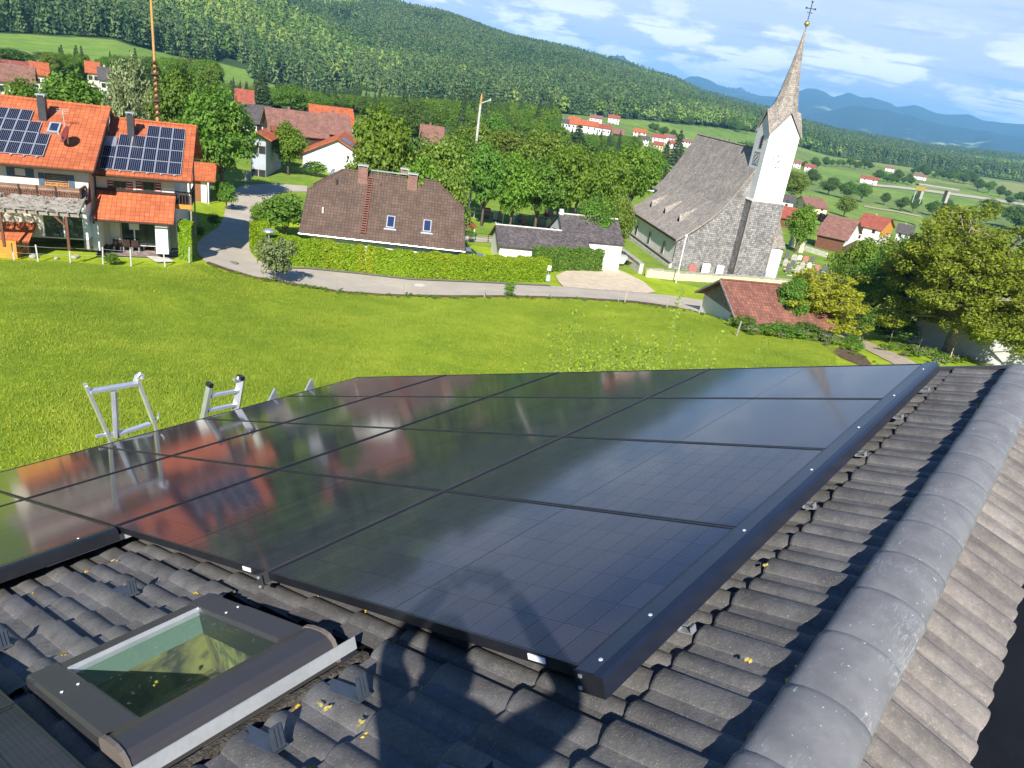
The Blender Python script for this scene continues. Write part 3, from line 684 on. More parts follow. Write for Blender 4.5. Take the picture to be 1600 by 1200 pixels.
for a0 in (-7.2, 4.75):
    mbw.prism([rl(a0, hr-half, -9.9), rl(a0, hr+half, -9.9), rl(a0, hr+half, zeav), rl(a0, hr, ridge_p.z), rl(a0, hr-half, zeav)], IR.to_3x3() @ (A3*-.3))
for s in (-1, 1):
    P = [rl(-7.2, hr+s*half, -9.9), rl(4.7, hr+s*half, -9.9), rl(4.7, hr+s*half, zeav), rl(-7.2, hr+s*half, zeav)]
    mbw.prism(P, IR.to_3x3() @ (H3*(-.3*s)))
mbw.build('wall', M_['white'], house)
g = MB(); g.tube([(-7.5, 7.62, TZ-.16), (VERGE, 7.62, TZ-.16)], .075, 8); g.build('gutter', M_['dark_metal'], house)
vg = MB(); vg.box(VERGE-.02, VERGE+.02, BR, 7.6, TZ-.18, TZ+.004); vg.build('verge_board', M_['dark_metal'], house)
# moss along the ridge edge and in tile gaps
def mossm():
    t = NT('yellow_moss'); n = t.noise(t.coord(), 30, 4, .7)
    return t.done(t.pbsdf(t.ramp(n, [(.3, (.10, .065, .015)), (.5, (.38, .25, .03)), (.75, (.50, .42, .10))]), .95, .1))
M_['moss'] = mossm(); ms = MB(); mr = random.Random(11)
def moss_at(a, b, r, z=TZ+.004):
    for q in range(3): ms.blob((a+mr.uniform(-r, r), b+mr.uniform(-r, r)*.5, z-.010+mr.uniform(-.004, .006)), (r*mr.uniform(.4, .9), r*mr.uniform(.35, .7), r*mr.uniform(.3, .5)), mr.random(), 0, .4)
for i in range(150):
    a = mr.uniform(-.6, 4.9); 
    if math.sin(a*7)+math.sin(a*3.1+1) > -.3: moss_at(a, BR+.135+mr.uniform(-.02, .015), mr.uniform(.006, .020), TZ-.004)
for k in range(0, 12):
    for q in range(7):
        a = mr.uniform(-1.1, 4.8 if k == 0 else .2); moss_at(a, -.112+TL*k-.012+mr.uniform(-.02, .01), mr.uniform(.005, .016), TZ-.022)
ms.build('moss', M_['moss'], house, True)['kind'] = 'stuff'
lf = MB(); lr = random.Random(5)
for (px, py) in [(177, 877), (208, 890), (497, 1104), (510, 1108), (561, 1132), (1196, 884), (930, 1045), (1171, 1031)]:
    a, b = rc(px, py, TZ); s = .010
    for q in range(3):
        an = lr.uniform(0, 6.28); c = Vector((a+lr.uniform(-.012, .012), b+lr.uniform(-.012, .012), TZ+.003)); u = Vector((math.cos(an), math.sin(an), .25))*s; w = Vector((-math.sin(an), math.cos(an), .1))*s*.7
        lf.face(c-u, c-w, c+u*1.2, c+w)
lf.build('fallen_leaf', surf('yellow_leaf', (.55, .43, .10), .7, .3), house)['kind'] = 'stuff'
# snow stops
sn = MB()
sn.box(-.022, .022, .0, .006, -.012, .070); sn.box(-.028, .028, -.20, .006, -.016, -.008)
for x in (-.014, 0, .014): sn.box(x-.003, x+.003, .006, .010, 0, .066)
sn.face((-.022, -.0005, .0), (.022, -.0005, .0), (.0, -.07, -.008)); sme = sn.data('snow_stop', surf('blue_grey_zinc', (.075, .095, .125), .5, .15, 6, .05, 60, .5, .5))
for px, py in [(208, 925), (568, 1085), (436, 1165), (8, 1008), (765, 1232), (628, 1190+60)]:
    a, b = rc(px, py, TZ); o = obj('snow_stop', sme, house, (a, b, TZ)); o.rotation_euler = (0, 0, math.pi+.05)

# --- roof window (Velux-type opening): frame, hood, flashing, pane, reveal, room
x0, x1, y0, y1 = -.93, -.16, 1.02, 2.00
fm = MB(); zt = -.035
win = MB().box(x0+.11, x1-.11, 1.235, 1.255, -.2, zt).data('t', M_['black'])
hood = MB()
hr_ = []                                                                 # rounded hood along the top edge
prof = [(1.035, -.17), (1.035, -.112), (1.045, -.082), (1.070, -.062), (1.11, -.053), (1.17, -.053), (1.215, -.060), (1.234, -.078), (1.238, -.17)]
hood.prism([(x0+.012, y, z) for y, z in prof], (x1-x0-.024, 0, 0))
rw = obj('roof_window', hood.data('roof_window', surf('grey_brown_window_metal', (.060, .058, .062), .42, .06, 3, .03, 60, .5, .35), False), house)
MET = rw.data.materials[0]
cap = MB()
for s, xx in ((0, x0-.004), (1, x1-.012)):
    cap.prism([(xx, y+(-.004 if i < 5 else .004), z+.006) for i, (y, z) in enumerate(prof)], (.016, 0, 0))
cap.build('hood_end_cap', surf('brown_end_cap', (.15, .125, .105), .6, .08), rw)
for xx0, xx1 in ((x0, x0+.125), (x1-.125, x1)):
    m = MB(); m.prism([(xx0, 0, -.19), (xx1, 0, -.19), (xx1, 0, -.068), (xx1-.012, 0, -.060), (xx0+.012, 0, -.060), (xx0, 0, -.072)], (0, .43, 0))
    m2 = m.build('side_cladding', MET, rw); m2.location = (0, 1.237, 0)
    m = MB(); m.prism([(xx0+.002, 0, -.19), (xx1-.002, 0, -.19), (xx1-.002, 0, -.071), (xx1-.012, 0, -.064), (xx0+.012, 0, -.064), (xx0+.002, 0, -.075)], (0, y1-1.668-.002, 0))
    m2 = m.build('side_cladding', MET, rw); m2.location = (0, 1.668, 0)
    sc = MB(); [sc.lathe([(0, .004), (.006, .003), (.007, 0)], 8, ((xx0+xx1)/2+dx, 1.70, -.063)) for dx in (-.025, .03)]; sc.build('screw', M_['alu'], rw)
MB().prism([(x0, y1-.105, -.19), (x0, y1-.105, -.064), (x0, y1-.02, -.068), (x0, y1, -.095), (x0, y1, -.19)], (x1-x0, 0, 0)).build('bottom_rail', MET, rw)
MB().box(x0+.118, x1-.118, y1-.112, y1-.106, -.1, -.062).build('glazing_bead', M_['alu'], rw)
fl = MB(); fl.box(x0-.03, x1+.06, .995, 1.000, -.132, -.082); fl.build('top_flashing', surf('dull_zinc', (.42, .44, .45), .5, .1, 6, .05, 40, .4, .4), rw)
fl = MB(); fl.box(x0-.06, x1+.08, .955, .994, -.185, -.150); fl.build('debris_channel', surf('damp_debris', (.070, .062, .052), .95, .5, 18, .8, 60, .1, 0, .02), rw)
fl = MB(); fl.box(x0-.085, x0-.004, 1.0, 2.06, -.19, -.165); fl.box(x1+.004, x1+.085, 1.0, 2.06, -.19, -.165); fl.box(x0-.085, x1+.085, 2.004, 2.09, -.186, -.160); fl.build('side_flashing', M_['dark_metal'], rw)
def panemat():
    t = NT('insulating_glass'); tr_ = t.n('ShaderNodeBsdfTransparent'); tr_.inputs[0].default_value = (.83, .94, .89, 1)
    gl = t.n('ShaderNodeBsdfGlossy'); gl.inputs['Roughness'].default_value = .02; lw = t.n('ShaderNodeLayerWeight'); lw.inputs[0].default_value = .5
    n = t.noise(t.coord(), 45, 3, .7); d = t.n('ShaderNodeBsdfDiffuse'); d.inputs[0].default_value = (.5, .5, .48, 1)
    m = t.n('ShaderNodeMixShader'); t.set(m.inputs[0], t.math('ADD', .06, t.math('MULTIPLY', t.math('POWER', lw.outputs['Facing'], 5.0), .9))); t.t.links.new(tr_.outputs[0], m.inputs[1]); t.t.links.new(gl.outputs[0], m.inputs[2])
    m2 = t.n('ShaderNodeMixShader'); t.set(m2.inputs[0], t.math('MULTIPLY', t.step(n, .62, .75), .25)); t.t.links.new(m.outputs[0], m2.inputs[1]); t.t.links.new(d.outputs[0], m2.inputs[2])
    return t.done(m2.outputs[0])
pn = MB().face((x0+.122, 1.236, -.079), (x1-.122, 1.236, -.079), (x1-.122, y1-.106, -.079), (x0+.122, y1-.106, -.079)).build('pane', panemat(), rw)
rv = MB()
i0, i1, j0, j1 = x0+.121, x1-.121, 1.242, y1-.108
def well(m, za, zb):
    m.face((i0, j0, za), (i0, j1, za), (i0, j1, zb), (i0, j0, zb)); m.face((i1, j1, za), (i1, j0, za), (i1, j0, zb), (i1, j1, zb)); m.face((i0, j1, za), (i1, j1, za), (i1, j1, zb), (i0, j1, zb)); m.face((i1, j0, za), (i0, j0, za), (i0, j0, zb), (i1, j0, zb))
well(rv, -.083, -.185); rv.build('reveal', surf('pale_window_lining', (.15, .205, .18), .7, .05, 2, 0), rw)
def roomfloor():
    t = NT('attic_lining'); n = t.noise(t.mapping(t.coord(), (2.0, 5.5, 3), (0, 0, 0), (0, 0, .5)), 1.3, 5, .6, .6); return t.done(t.pbsdf(t.ramp(n, [(.38, (.06, .06, .06)), (.46, (.17, .15, .08)), (.53, (.25, .23, .09)), (.58, (.10, .10, .07)), (.66, (.30, .31, .11))]), .8, .2))
RF = roomfloor(); r2_ = MB(); well(r2_, -.1851, -.36); r2_.face((i0, j0, -.36), (i1, j0, -.36), (i1, j1, -.36), (i0, j1, -.36)); r2_.build('attic_lining', RF, rw)

# ================================================================== SOLAR ARRAY ON THE OWN ROOF
PA, PB = 1.1607, 1.775                                                   # pitch along the ridge and down the slope
def pv_mat(grid=True):
    t = NT('solar_glass'); uv = t.coord(); sp = t.n('ShaderNodeSeparateXYZ'); t.set(sp.inputs[0], uv)
    def lines(v, pitch, w): 
        f = t.math('FRACT', t.math('DIVIDE', v, pitch)); return t.math('LESS_THAN', t.math('ABSOLUTE', t.math('SUBTRACT', f, .5)), w/pitch/2)
    cell = t.math('MAXIMUM', lines(sp.outputs[0], .186, .003), lines(sp.outputs[1], .0935, .0022))
    bus = lines(sp.outputs[0], .0155, .0009); dash = lines(sp.outputs[1], .0156, .0075)
    cx = t.math('FLOOR', t.math('ADD', t.math('DIVIDE', sp.outputs[0], .186), .5)); cy = t.math('FLOOR', t.math('ADD', t.math('DIVIDE', sp.outputs[1], .187), .5))
    cb = t.n('ShaderNodeCombineXYZ'); t.set(cb.inputs[0], cx); t.set(cb.inputs[1], cy); wnz = t.n('ShaderNodeTexWhiteNoise', noise_dimensions='3D'); t.set(wnz.inputs[0], cb.outputs[0])
    oi = t.n('ShaderNodeObjectInfo'); t.set(cb.inputs[2], t.math('MULTIPLY', oi.outputs['Random'], 50))
    base = t.mix(wnz.outputs[0], (.024, .025, .037, 1), (.035, .035, .049, 1))
    c = t.mix(cell, base, (.012, .013, .020, 1)) if grid else t.mix(oi.outputs['Random'], (.024, .025, .037, 1), (.035, .035, .049, 1)); c = t.mix(t.math('MULTIPLY', t.math('MULTIPLY', bus, dash), .5), c, (.15, .155, .17, 1))
    dust = t.noise(uv, 5, 5, .6); c = t.mix(t.math('MULTIPLY', t.step(dust, .42, .8), .02), c, (.35, .34, .32, 1))
    h = t.noise(t.mapping(uv, (3.0, .9, 1)), 2.2, 2)
    return t.done(t.pbsdf(c, .075, .34, 0, t.bump(h, .005, .004)))
M_['pv'] = pv_mat(); M_['pv_cell'] = pv_mat(False)
fr_w = PA-.009; fr_h = PB-.013
pf = MB()
for b_ in ((0, .011, 0, fr_h), (fr_w-.011, fr_w, 0, fr_h), (.011, fr_w-.011, 0, .011), (.011, fr_w-.011, fr_h-.011, fr_h)): pf.box(b_[0], b_[1], b_[2], b_[3], -.035, .0035)
pf_me = pf.data('frame', M_['black'])
pg = MB(); pg.mesh([(.011, .011, 0), (fr_w-.011, .011, 0), (fr_w-.011, fr_h/2-.002, 0), (.011, fr_h/2-.002, 0)], [(0, 1, 2, 3)]); pg_me = pg.data('cell_field', M_['pv'])
pg2 = MB(); pg2.mesh([(.011, fr_h/2+.002, 0), (fr_w-.011, fr_h/2+.002, 0), (fr_w-.011, fr_h-.011, 0), (.011, fr_h-.011, 0)], [(0, 1, 2, 3)]); pg2_me = pg2.data('cell_field', M_['pv'])
bs = MB().box(.012, fr_w-.012, .012, fr_h-.012, -.033, -.0008); bs_me = bs.data('backsheet', surf('dark_backsheet', (.016, .017, .026), .1, .1, 3, 0, 40, .36))
cw_ = (fr_w-.024-.007)/6; ch_ = (fr_h/2-.003-.012-.0112)/9
ce_me = MB().face((0, 0, 0), (cw_, 0, 0), (cw_, ch_, 0), (0, ch_, 0)).data('solar_cell', M_['pv_cell'])
row_w = {-2: 'beside the roof window', -1: 'in the short row', 0: 'in the nearest full row', 1: 'in the second row', 2: 'in the third row', 3: 'in the far row'}
col_w = {0: 'column along the ridge', 1: 'second column from the ridge', 2: 'third column from the ridge', 3: 'column along the eave'}
for c_ in range(4):
    for r_ in (-2, -1, 0, 1, 2, 3):
        if r_ == -1 and c_ < 2: continue
        if r_ == -2 and c_ == 3: continue
        dz = 0 if r_ >= -1 else -.055
        a0 = r_*PA+.010 + (.14 if r_ == -2 else 0); b0 = c_*PB+.006
        M = MR @ Matrix.Translation((a0, b0, -.0035+dz))
        o = thing('solar_panel', 'black solar panel '+row_w[r_]+', '+(col_w[c_]), 'solar panel', M, 'black solar panels on the near roof')
        obj('frame', pf_me, o); obj('backsheet', bs_me, o)
        if (c_, r_) in ((0, 0), (1, 0), (0, 1)):                            # nearest modules: every half cell is a piece of its own
            for half_ in (0, 1):
                for i in range(6):
                    for j in range(9): obj('solar_cell', ce_me, o, (.012+(cw_+.0014)*i, (.012 if half_ == 0 else fr_h/2+.003)+(ch_+.0014)*j, 0))
        else: obj('cell_field', pg_me, o); obj('cell_field', pg2_me, o)
# rails under the panels, black edge trims, brackets
def rail(name, label, mb, mat, group=None): return tag(mb.build(name, mat), label, 'rail', group)
def roofobj(name, mb, mats, label, cat, group=None, smooth=False):
    o = mb.build(name, mats, None, smooth); o.matrix_world = MR; return tag(o, label, cat, group)
tr1 = MB()
a_e = 4*PA+.01
tr1.prism([(-.012, .004, .004), (-.012, -.060, .006), (-.012, -.083, .0), (-.012, -.094, -.012), (-.012, -.096, -.068), (-.012, -.088, -.068), (-.012, -.084, -.015), (-.012, -.004, -.004), (-.012, -.004, -.03), (-.012, .004, -.03)], (a_e+.03, 0, 0))
edge = thing('edge_trim', 'black metal edge trim running along the ridge side of the panels', 'trim', MR)
tr1.build('trim_profile', surf('sky_tinted_black_coating', (.014, .019, .034), .28, .1, 6, .02, 60, .5, .15), edge)  # black trim; the blue of the reflected sky is put into its colour
sc = MB()
for a in (.06, .36, 1.13, 1.95, 2.75, 3.55, 4.40): sc.lathe([(0, .010), (.006, .0095), (.008, .006)], 8, (a, -.040, .0))
for b, z in ((-.014, -.012), (-.010, -.052)): sc.box(-.020, -.013, b-.006, b+.006, z-.005, z+.005)
sc.build('screw', M_['alu'], edge)
MB().box(-.016, -.0125, -.094, .010, -.066, .003).build('end_plate', M_['black'], edge)
tr2 = MB()
tr2.prism([(0, 2*PB-.004, .004), (0, 2*PB-.060, .006), (0, 2*PB-.083, 0), (0, 2*PB-.096, -.012), (0, 2*PB-.098, -.072), (0, 2*PB-.09, -.072), (0, 2*PB-.086, -.015), (0, 2*PB-.004, -.004)], (-PA-.2+.16, 0, 0))
e2 = thing('edge_trim', 'black metal edge trim of the short row beside the roof window', 'trim', MR @ Matrix.Translation((-.012, 0, 0)))
tr2.build('trim_profile', M_['black'], e2)
sc = MB(); sc.lathe([(0, .010), (.006, .0095), (.008, .006)], 8, (-.20, 2*PB-.035, .003)); sc.build('screw', M_['alu'], e2)
for i, (b, w) in enumerate([(PB, 'under the first'), (2*PB, 'under the second'), (3*PB, 'under the third')]):
    m = MB(); m.box(-.03, a_e, b-.007, b+.005, -.05, .0046); m.box(-.036, -.03, b-.022, b+.022, -.062, .002)
    if i == 0: m.cur = 1; [m.box(-.042, -.036, b-.006, b+.006, z-.005, z+.005) for z in (-.008, -.052)]
    roofobj('mounting_rail', m, [M_['dark_metal'] if i == 0 else M_['black'], M_['alu']], 'dark rail between panel columns '+w+' seam from the ridge', 'rail', 'rails between the solar panel columns')
m = MB(); m.box(-.40, 4.7, 2*PB-.05, 2*PB-.01, -.088, -.05)
for z in (-.088, -.055): m.box(-.405, -.40, 2*PB-.058, 2*PB-.005, z, z+.008)
roofobj('mounting_rail', m, M_['alu'], 'bright aluminium rail end sticking out under the short panel row', 'rail')
rail_o = MB(); [rail_o.box(0.30, a_e-.02, b-.02, b+.02, -.078, -.037) for b in (.35, 1.42, 2.1, 3.2, 3.9, 4.95, 5.7, 6.7)]
roofobj('support_rail', rail_o, M_['metal'], 'metal support rails lying under the black solar panels', 'rail')
for k, px in enumerate([(1062, 975), (1258, 786), (1335, 706), (1398, 648), (1448, 606)]):
    a, b = rc(*px, TZ+.02); m = MB(); m.box(-.017, .017, -.020, .03, -.002, .003); m.box(-.017, .017, -.024, -.019, -.002, .024); m.box(-.015, .015, -.01, .22, .026, .031); m.box(-.014, .014, .03, .036, 0, .026)
    o = m.build('roof_hook', M_['metal']); o.matrix_world = MR @ Matrix.Translation((a, -.085, TZ)); tag(o, ['nearest galvanised roof hook', 'second galvanised roof hook', 'third galvanised roof hook', 'fourth galvanised roof hook', 'farthest galvanised roof hook'][k]+' sticking out under the ridge side trim', 'hook', 'roof hooks under the panel trim')
for px in ((381, 891), (836, 1031)):
    a, b = rc(*px, -.018); m = MB(); m.box(-.0035, 0, -.035, .035, -.010, .010); o = m.build('label_sticker', surf('white_sticker', (.75, .76, .78), .5, .03, 3, 0)); o.matrix_world = MR @ Matrix.Translation((.0098, b, -.018)); tag(o, 'small white sticker on the near panel frame '+('left of the middle seam' if px[0] < 500 else 'at the ridge side corner'), 'sticker')

# ladders standing at the eave
Pe = np.array(MR @ Vector((0, 7.42, -.10))); Ne = np.array(H3)
def lad(px, py, off=0.0): return Vector(hit(px, py, Pe+Ne*off, Ne))
ld = thing('ladder', 'bright aluminium ladder head with stabiliser leaning at the eave, left one', 'ladder', Matrix.Translation(lad(208, 680)))
b0 = ld.matrix_world.translation
def L(px, py, off=0): return lad(px, py, off)-b0
def ext(top, bot, k): return top+(bot-top)*k
m = MB(); tA, bA = L(134, 603), L(174, 692); m.bar(tA, ext(tA, bA, 7.5), .055, .03); m.bar(tA+(tA-bA)*.04, tA+(tA-bA)*-.02, .03, .03); m.build('leg', M_['alu'], ld)
m = MB(); tB, bB = L(214, 592), L(246, 676); m.bar(tB, ext(tB, bB, 7.8), .07, .03); m.build('leg', M_['alu'], ld)
m = MB(); hk = [L(211, 596), L(213, 588), L(218, 584), L(223, 587), L(222, 592)]; m.tube(hk, .022, 6); m.build('hook', M_['alu'], ld)
m = MB(); m.bar(L(140, 612), L(214, 599), .075, .03); m.build('rung', M_['alu'], ld)
m = MB(); m.bar(L(178, 611, -.02), L(182, 684, -.02), .05, .04); m.build('brace', M_['metal'], ld)
m = MB(); m.bar(L(180, 680), L(234, 662), .06, .03); m.build('rung', M_['alu'], ld)
m = MB(); m.bar(L(150, 682), L(176, 677), .03, .03); m.tube([L(240, 654), L(246, 655), L(248, 650), L(247, 646)], .012, 6); m.build('hook', M_['alu'], ld)
ld2 = thing('ladder', 'grey aluminium ladder top with black end caps, standing right of the first ladder', 'ladder', Matrix.Translation(lad(345, 640)))
b0 = ld2.matrix_world.translation
m = MB(); t1, bb1 = L(328, 600), L(318, 650); m.bar(t1, ext(t1, bb1, 11), .085, .04); m.build('leg', M_['metal'], ld2)
m = MB(); t2, bb2 = L(377, 589), L(369, 638); m.bar(t2, ext(t2, bb2, 11), .085, .04); m.build('leg', M_['metal'], ld2)
for q, w in (((328, 599), (326.8, 604)), ((377, 588), (375.8, 593))): m = MB(); m.bar(L(*q)+Vector((0, 0, .01)), L(*w), .095, .05); m.build('end_cap', M_['black'], ld2)
for p_, q_ in (((327, 619), (373, 610)), ((322, 642), (370, 632))): m = MB(); m.bar(L(*p_), L(*q_), .05, .035); m.build('rung', M_['alu'], ld2)
m = MB(); m.bar(L(365, 593), L(376, 594), .05, .03); m.build('hook', M_['metal'], ld2)
for k, (px, py) in enumerate(((427, 622), (484, 606))):
    P = lad(px, py); m = MB(); u = Vector(A3); m.prism([tuple(u*-.085+Vector((0, 0, -.7))), tuple(u*.085+Vector((0, 0, -.7))), tuple(u*.075+Vector((0, 0, 0))), tuple(u*.03+Vector((0, 0, .13))), tuple(u*-.06+Vector((0, 0, -.02)))], tuple(H3*.03))
    o = m.build('hoist_tip', M_['metal']); o.matrix_world = Matrix.Translation(P); tag(o, ['left', 'right'][k]+' pointed grey metal tip just above the panel edge at the eave', 'bracket')
# ================================================================== VEGETATION
def leaf_quads(P, Nn, size, r, asp=.62):
    n = len(P); a = r.normal(size=(n, 3)); T = np.cross(Nn, a); T /= np.linalg.norm(T, axis=1)[:, None]+1e-9; B = np.cross(Nn, T)
    s = (size*r.uniform(.65, 1.35, n))[:, None]; w = s*asp
    bend = Nn*s*.18
    V = np.stack([P-T*s*.5, P+B*w*.5-bend*.6, P+T*s*.5, P-B*w*.5-bend*.6], 1).reshape(-1, 3)
    return V, np.arange(4*n).reshape(-1, 4)
def crown(seed, n, leaf, nclump=60, shape='round', z0=.16, clump=.16, hollow=.55, squash=1.0, droop=0.0):
    """leaf faces in a unit box: x,y within +-0.5, z from 0 to 1"""
    r = np.random.default_rng(seed); C = []
    while len(C) < nclump:
        u = r.uniform(-1, 1, 3); d = np.linalg.norm(u)
        if d > 1 or d < hollow: continue
        t = (u[2]+1)/2
        if shape == 'round': k = 1.0
        elif shape == 'egg': k = 1.0-.35*max(0, u[2])
        elif shape == 'spread': k = 1.0 if u[2] > -.5 else .8
        elif shape == 'column': k = .9
        C.append((u[0]*k*(.5-clump*.75), u[1]*k*(.5-clump*.75), z0+clump*.8+(1-z0-clump*1.6)*t, clump*r.uniform(.5, 1.4)))
    C = np.array(C); k = r.integers(0, len(C), n); c = C[k]
    d = r.normal(size=(n, 3)); d /= np.linalg.norm(d, axis=1)[:, None]; d[:, 2] = np.where(d[:, 2] < -.3, -d[:, 2]*.5, d[:, 2])
    rad = c[:, 3:]*r.uniform(.55, 1.08, (n, 1))**.6; P = c[:, :3]+d*rad*np.array([1, 1, squash]); P[:, 2] = np.clip(P[:, 2], z0*.7, 1.03)
    Nn = d*.75+np.array([0, 0, .45])+r.normal(size=(n, 3))*.45; Nn /= np.linalg.norm(Nn, axis=1)[:, None]
    return leaf_quads(P, Nn, leaf, r), C
def spruce(seed, n, leaf, tiers=15, z0=.07, spiky=1.0):
    r = np.random.default_rng(seed); t = r.uniform(0, 1, n)**.75; zz = z0+(1-z0)*(1-t)*1.0
    tier = np.floor((1-t)*tiers)/tiers; R0 = .5*(1-tier*.985)*(1-.18*((1-t)*tiers % 1)); ph = r.uniform(0, 2*np.pi, n)
    lob = 1+.18*np.sin(ph*5+tier*40)+.12*np.sin(ph*9+tier*17); rad = R0*lob*r.uniform(.25, 1.02, n)**.55
    P = np.stack([np.cos(ph)*rad, np.sin(ph)*rad, np.clip(z0+(1-z0)*tier+(1-z0)/tiers*.9-rad*.10+r.normal(size=n)*.008, z0, 1)], 1)
    Nn = np.stack([np.cos(ph)*.45, np.sin(ph)*.45, np.ones(n)], 1)+r.normal(size=(n, 3))*.4; Nn /= np.linalg.norm(Nn, axis=1)[:, None]
    return leaf_quads(P, Nn, leaf, r, .45)
def trunk_mb(r=.022, h=.5, limbs=(), z0=-.02):
    m = MB(); m.tube([(0, 0, z0), (0, 0, h*.35), (.006, .004, h*.7), (0, .01, h)], [r*1.35, r, r*.8, r*.45], 7)
    for c in limbs: m.tube([(0, 0, h*.35+.25*h*abs(c[0])), (c[0]*.5, c[1]*.5, (c[2]+h*.5)/2), (c[0], c[1], c[2])], [r*.5, r*.32, r*.10], 5, False)
    return m
TK = {}
def kind(key, mat, bark, V, Fq, C=None, r=.022, h=.5, nl=8, cname='crown'):
    cm = raw_mesh(cname, V, Fq, M_[mat])
    limbs = [] if C is None else [C[i] for i in range(min(nl, len(C)))]
    TK[key] = (cm, trunk_mb(r, h, limbs).data('trunk', M_[bark], True))
for key, mat, seed, n, lf_, ncl, shp, z0, cl, hol in [
    ('bright', 'leaf_a', 1, 9500, .041, 70, 'egg', .14, .150, .45), ('bright2', 'leaf_a', 2, 9500, .041, 85, 'round', .16, .135, .5),
    ('mid', 'leaf_b', 3, 9500, .041, 70, 'egg', .12, .145, .45), ('mid2', 'leaf_b', 4, 9500, .041, 80, 'round', .12, .14, .5),
    ('deep', 'leaf_c', 5, 9500, .041, 60, 'egg', .10, .155, .45), ('olive', 'leaf_o', 6, 9500, .041, 85, 'round', .12, .135, .5),
    ('cream', 'leaf_cream', 7, 9500, .041, 80, 'egg', .12, .13, .5), ('purple', 'leaf_p', 8, 2500, .075, 40, 'round', .10, .17, .4),
    ('column', 'leaf_b', 12, 4500, .06, 60, 'column', .06, .17, .4)]:
    (V, Fq), C = crown(seed, n, lf_, ncl, shp, z0, cl, hol); kind(key, mat, 'bark', V, Fq, C)
for key, mat, seed in (('bush', 'leaf_b', 21), ('bush_light', 'leaf_a', 22), ('bush_grey', 'leaf_g', 23), ('bush_dark', 'leaf_c', 24)):
    (V, Fq), C = crown(seed, 3200, .062, 45, 'round', .02, .18, .35); kind(key, mat, 'bark', V, Fq, C, .014, .35, 6)
V, Fq = spruce(31, 5200, .075); kind('spruce', 'needle', 'bark', V, Fq, None, .018, .9)
V, Fq = spruce(32, 4200, .085, 12, .10); kind('spruce2', 'needle', 'bark', V, Fq, None, .018, .9)
(V, Fq), C = crown(33, 3800, .06, 55, 'egg', .12, .14, .4); kind('pine', 'needle', 'bark', V, Fq, C, .022, .7)

def put_tree(key, pos, h, w, label, cat='tree', group=None, rot=None, name=None):
    cm, tm = TK[key]; nm = name or {'tree': 'leafy_tree', 'conifer': 'spruce_tree', 'shrub': 'leafy_shrub'}.get(cat, 'leafy_tree')
    M = Matrix.Translation(Vector(pos)) @ Matrix.Rotation(random.uniform(0, 6.28) if rot is None else rot, 4, 'Z') @ Matrix.Diagonal((w, w, h, 1))
    o = thing(nm, label, cat, M, group); obj('crown', cm, o); obj('trunk', tm, o); return o
def tree_px(key, xc, yc, ytop, wpx, D, label, cat='tree', group=None, name=None, base=None):
    if base is not None: P = ground(*base); D = math.hypot(P[0], P[1])
    else:
        d = ray(xc, yc); hh = math.hypot(d[0], d[1]); P = np.array([d[0]/hh*D, d[1]/hh*D, 0]); P[2] = float(tz(P[0], P[1]))
    lo, hi = .3, 70
    for _ in range(30):
        m = (lo+hi)/2
        if proj(P+np.array([0, 0, m]))[1] > ytop: lo = m
        else: hi = m
    sl = np.linalg.norm(P); ww_ = wpx*sl/F_PX*.97
    if cat == 'tree' and sl < 135 and key in ('bright', 'bright2', 'mid', 'mid2', 'deep', 'olive'): ww_ = max(ww_, .60*lo)
    return put_tree(key, P, lo, ww_, label, cat, group, None, name)
G1 = 'trees in the belt between the houses and the church'
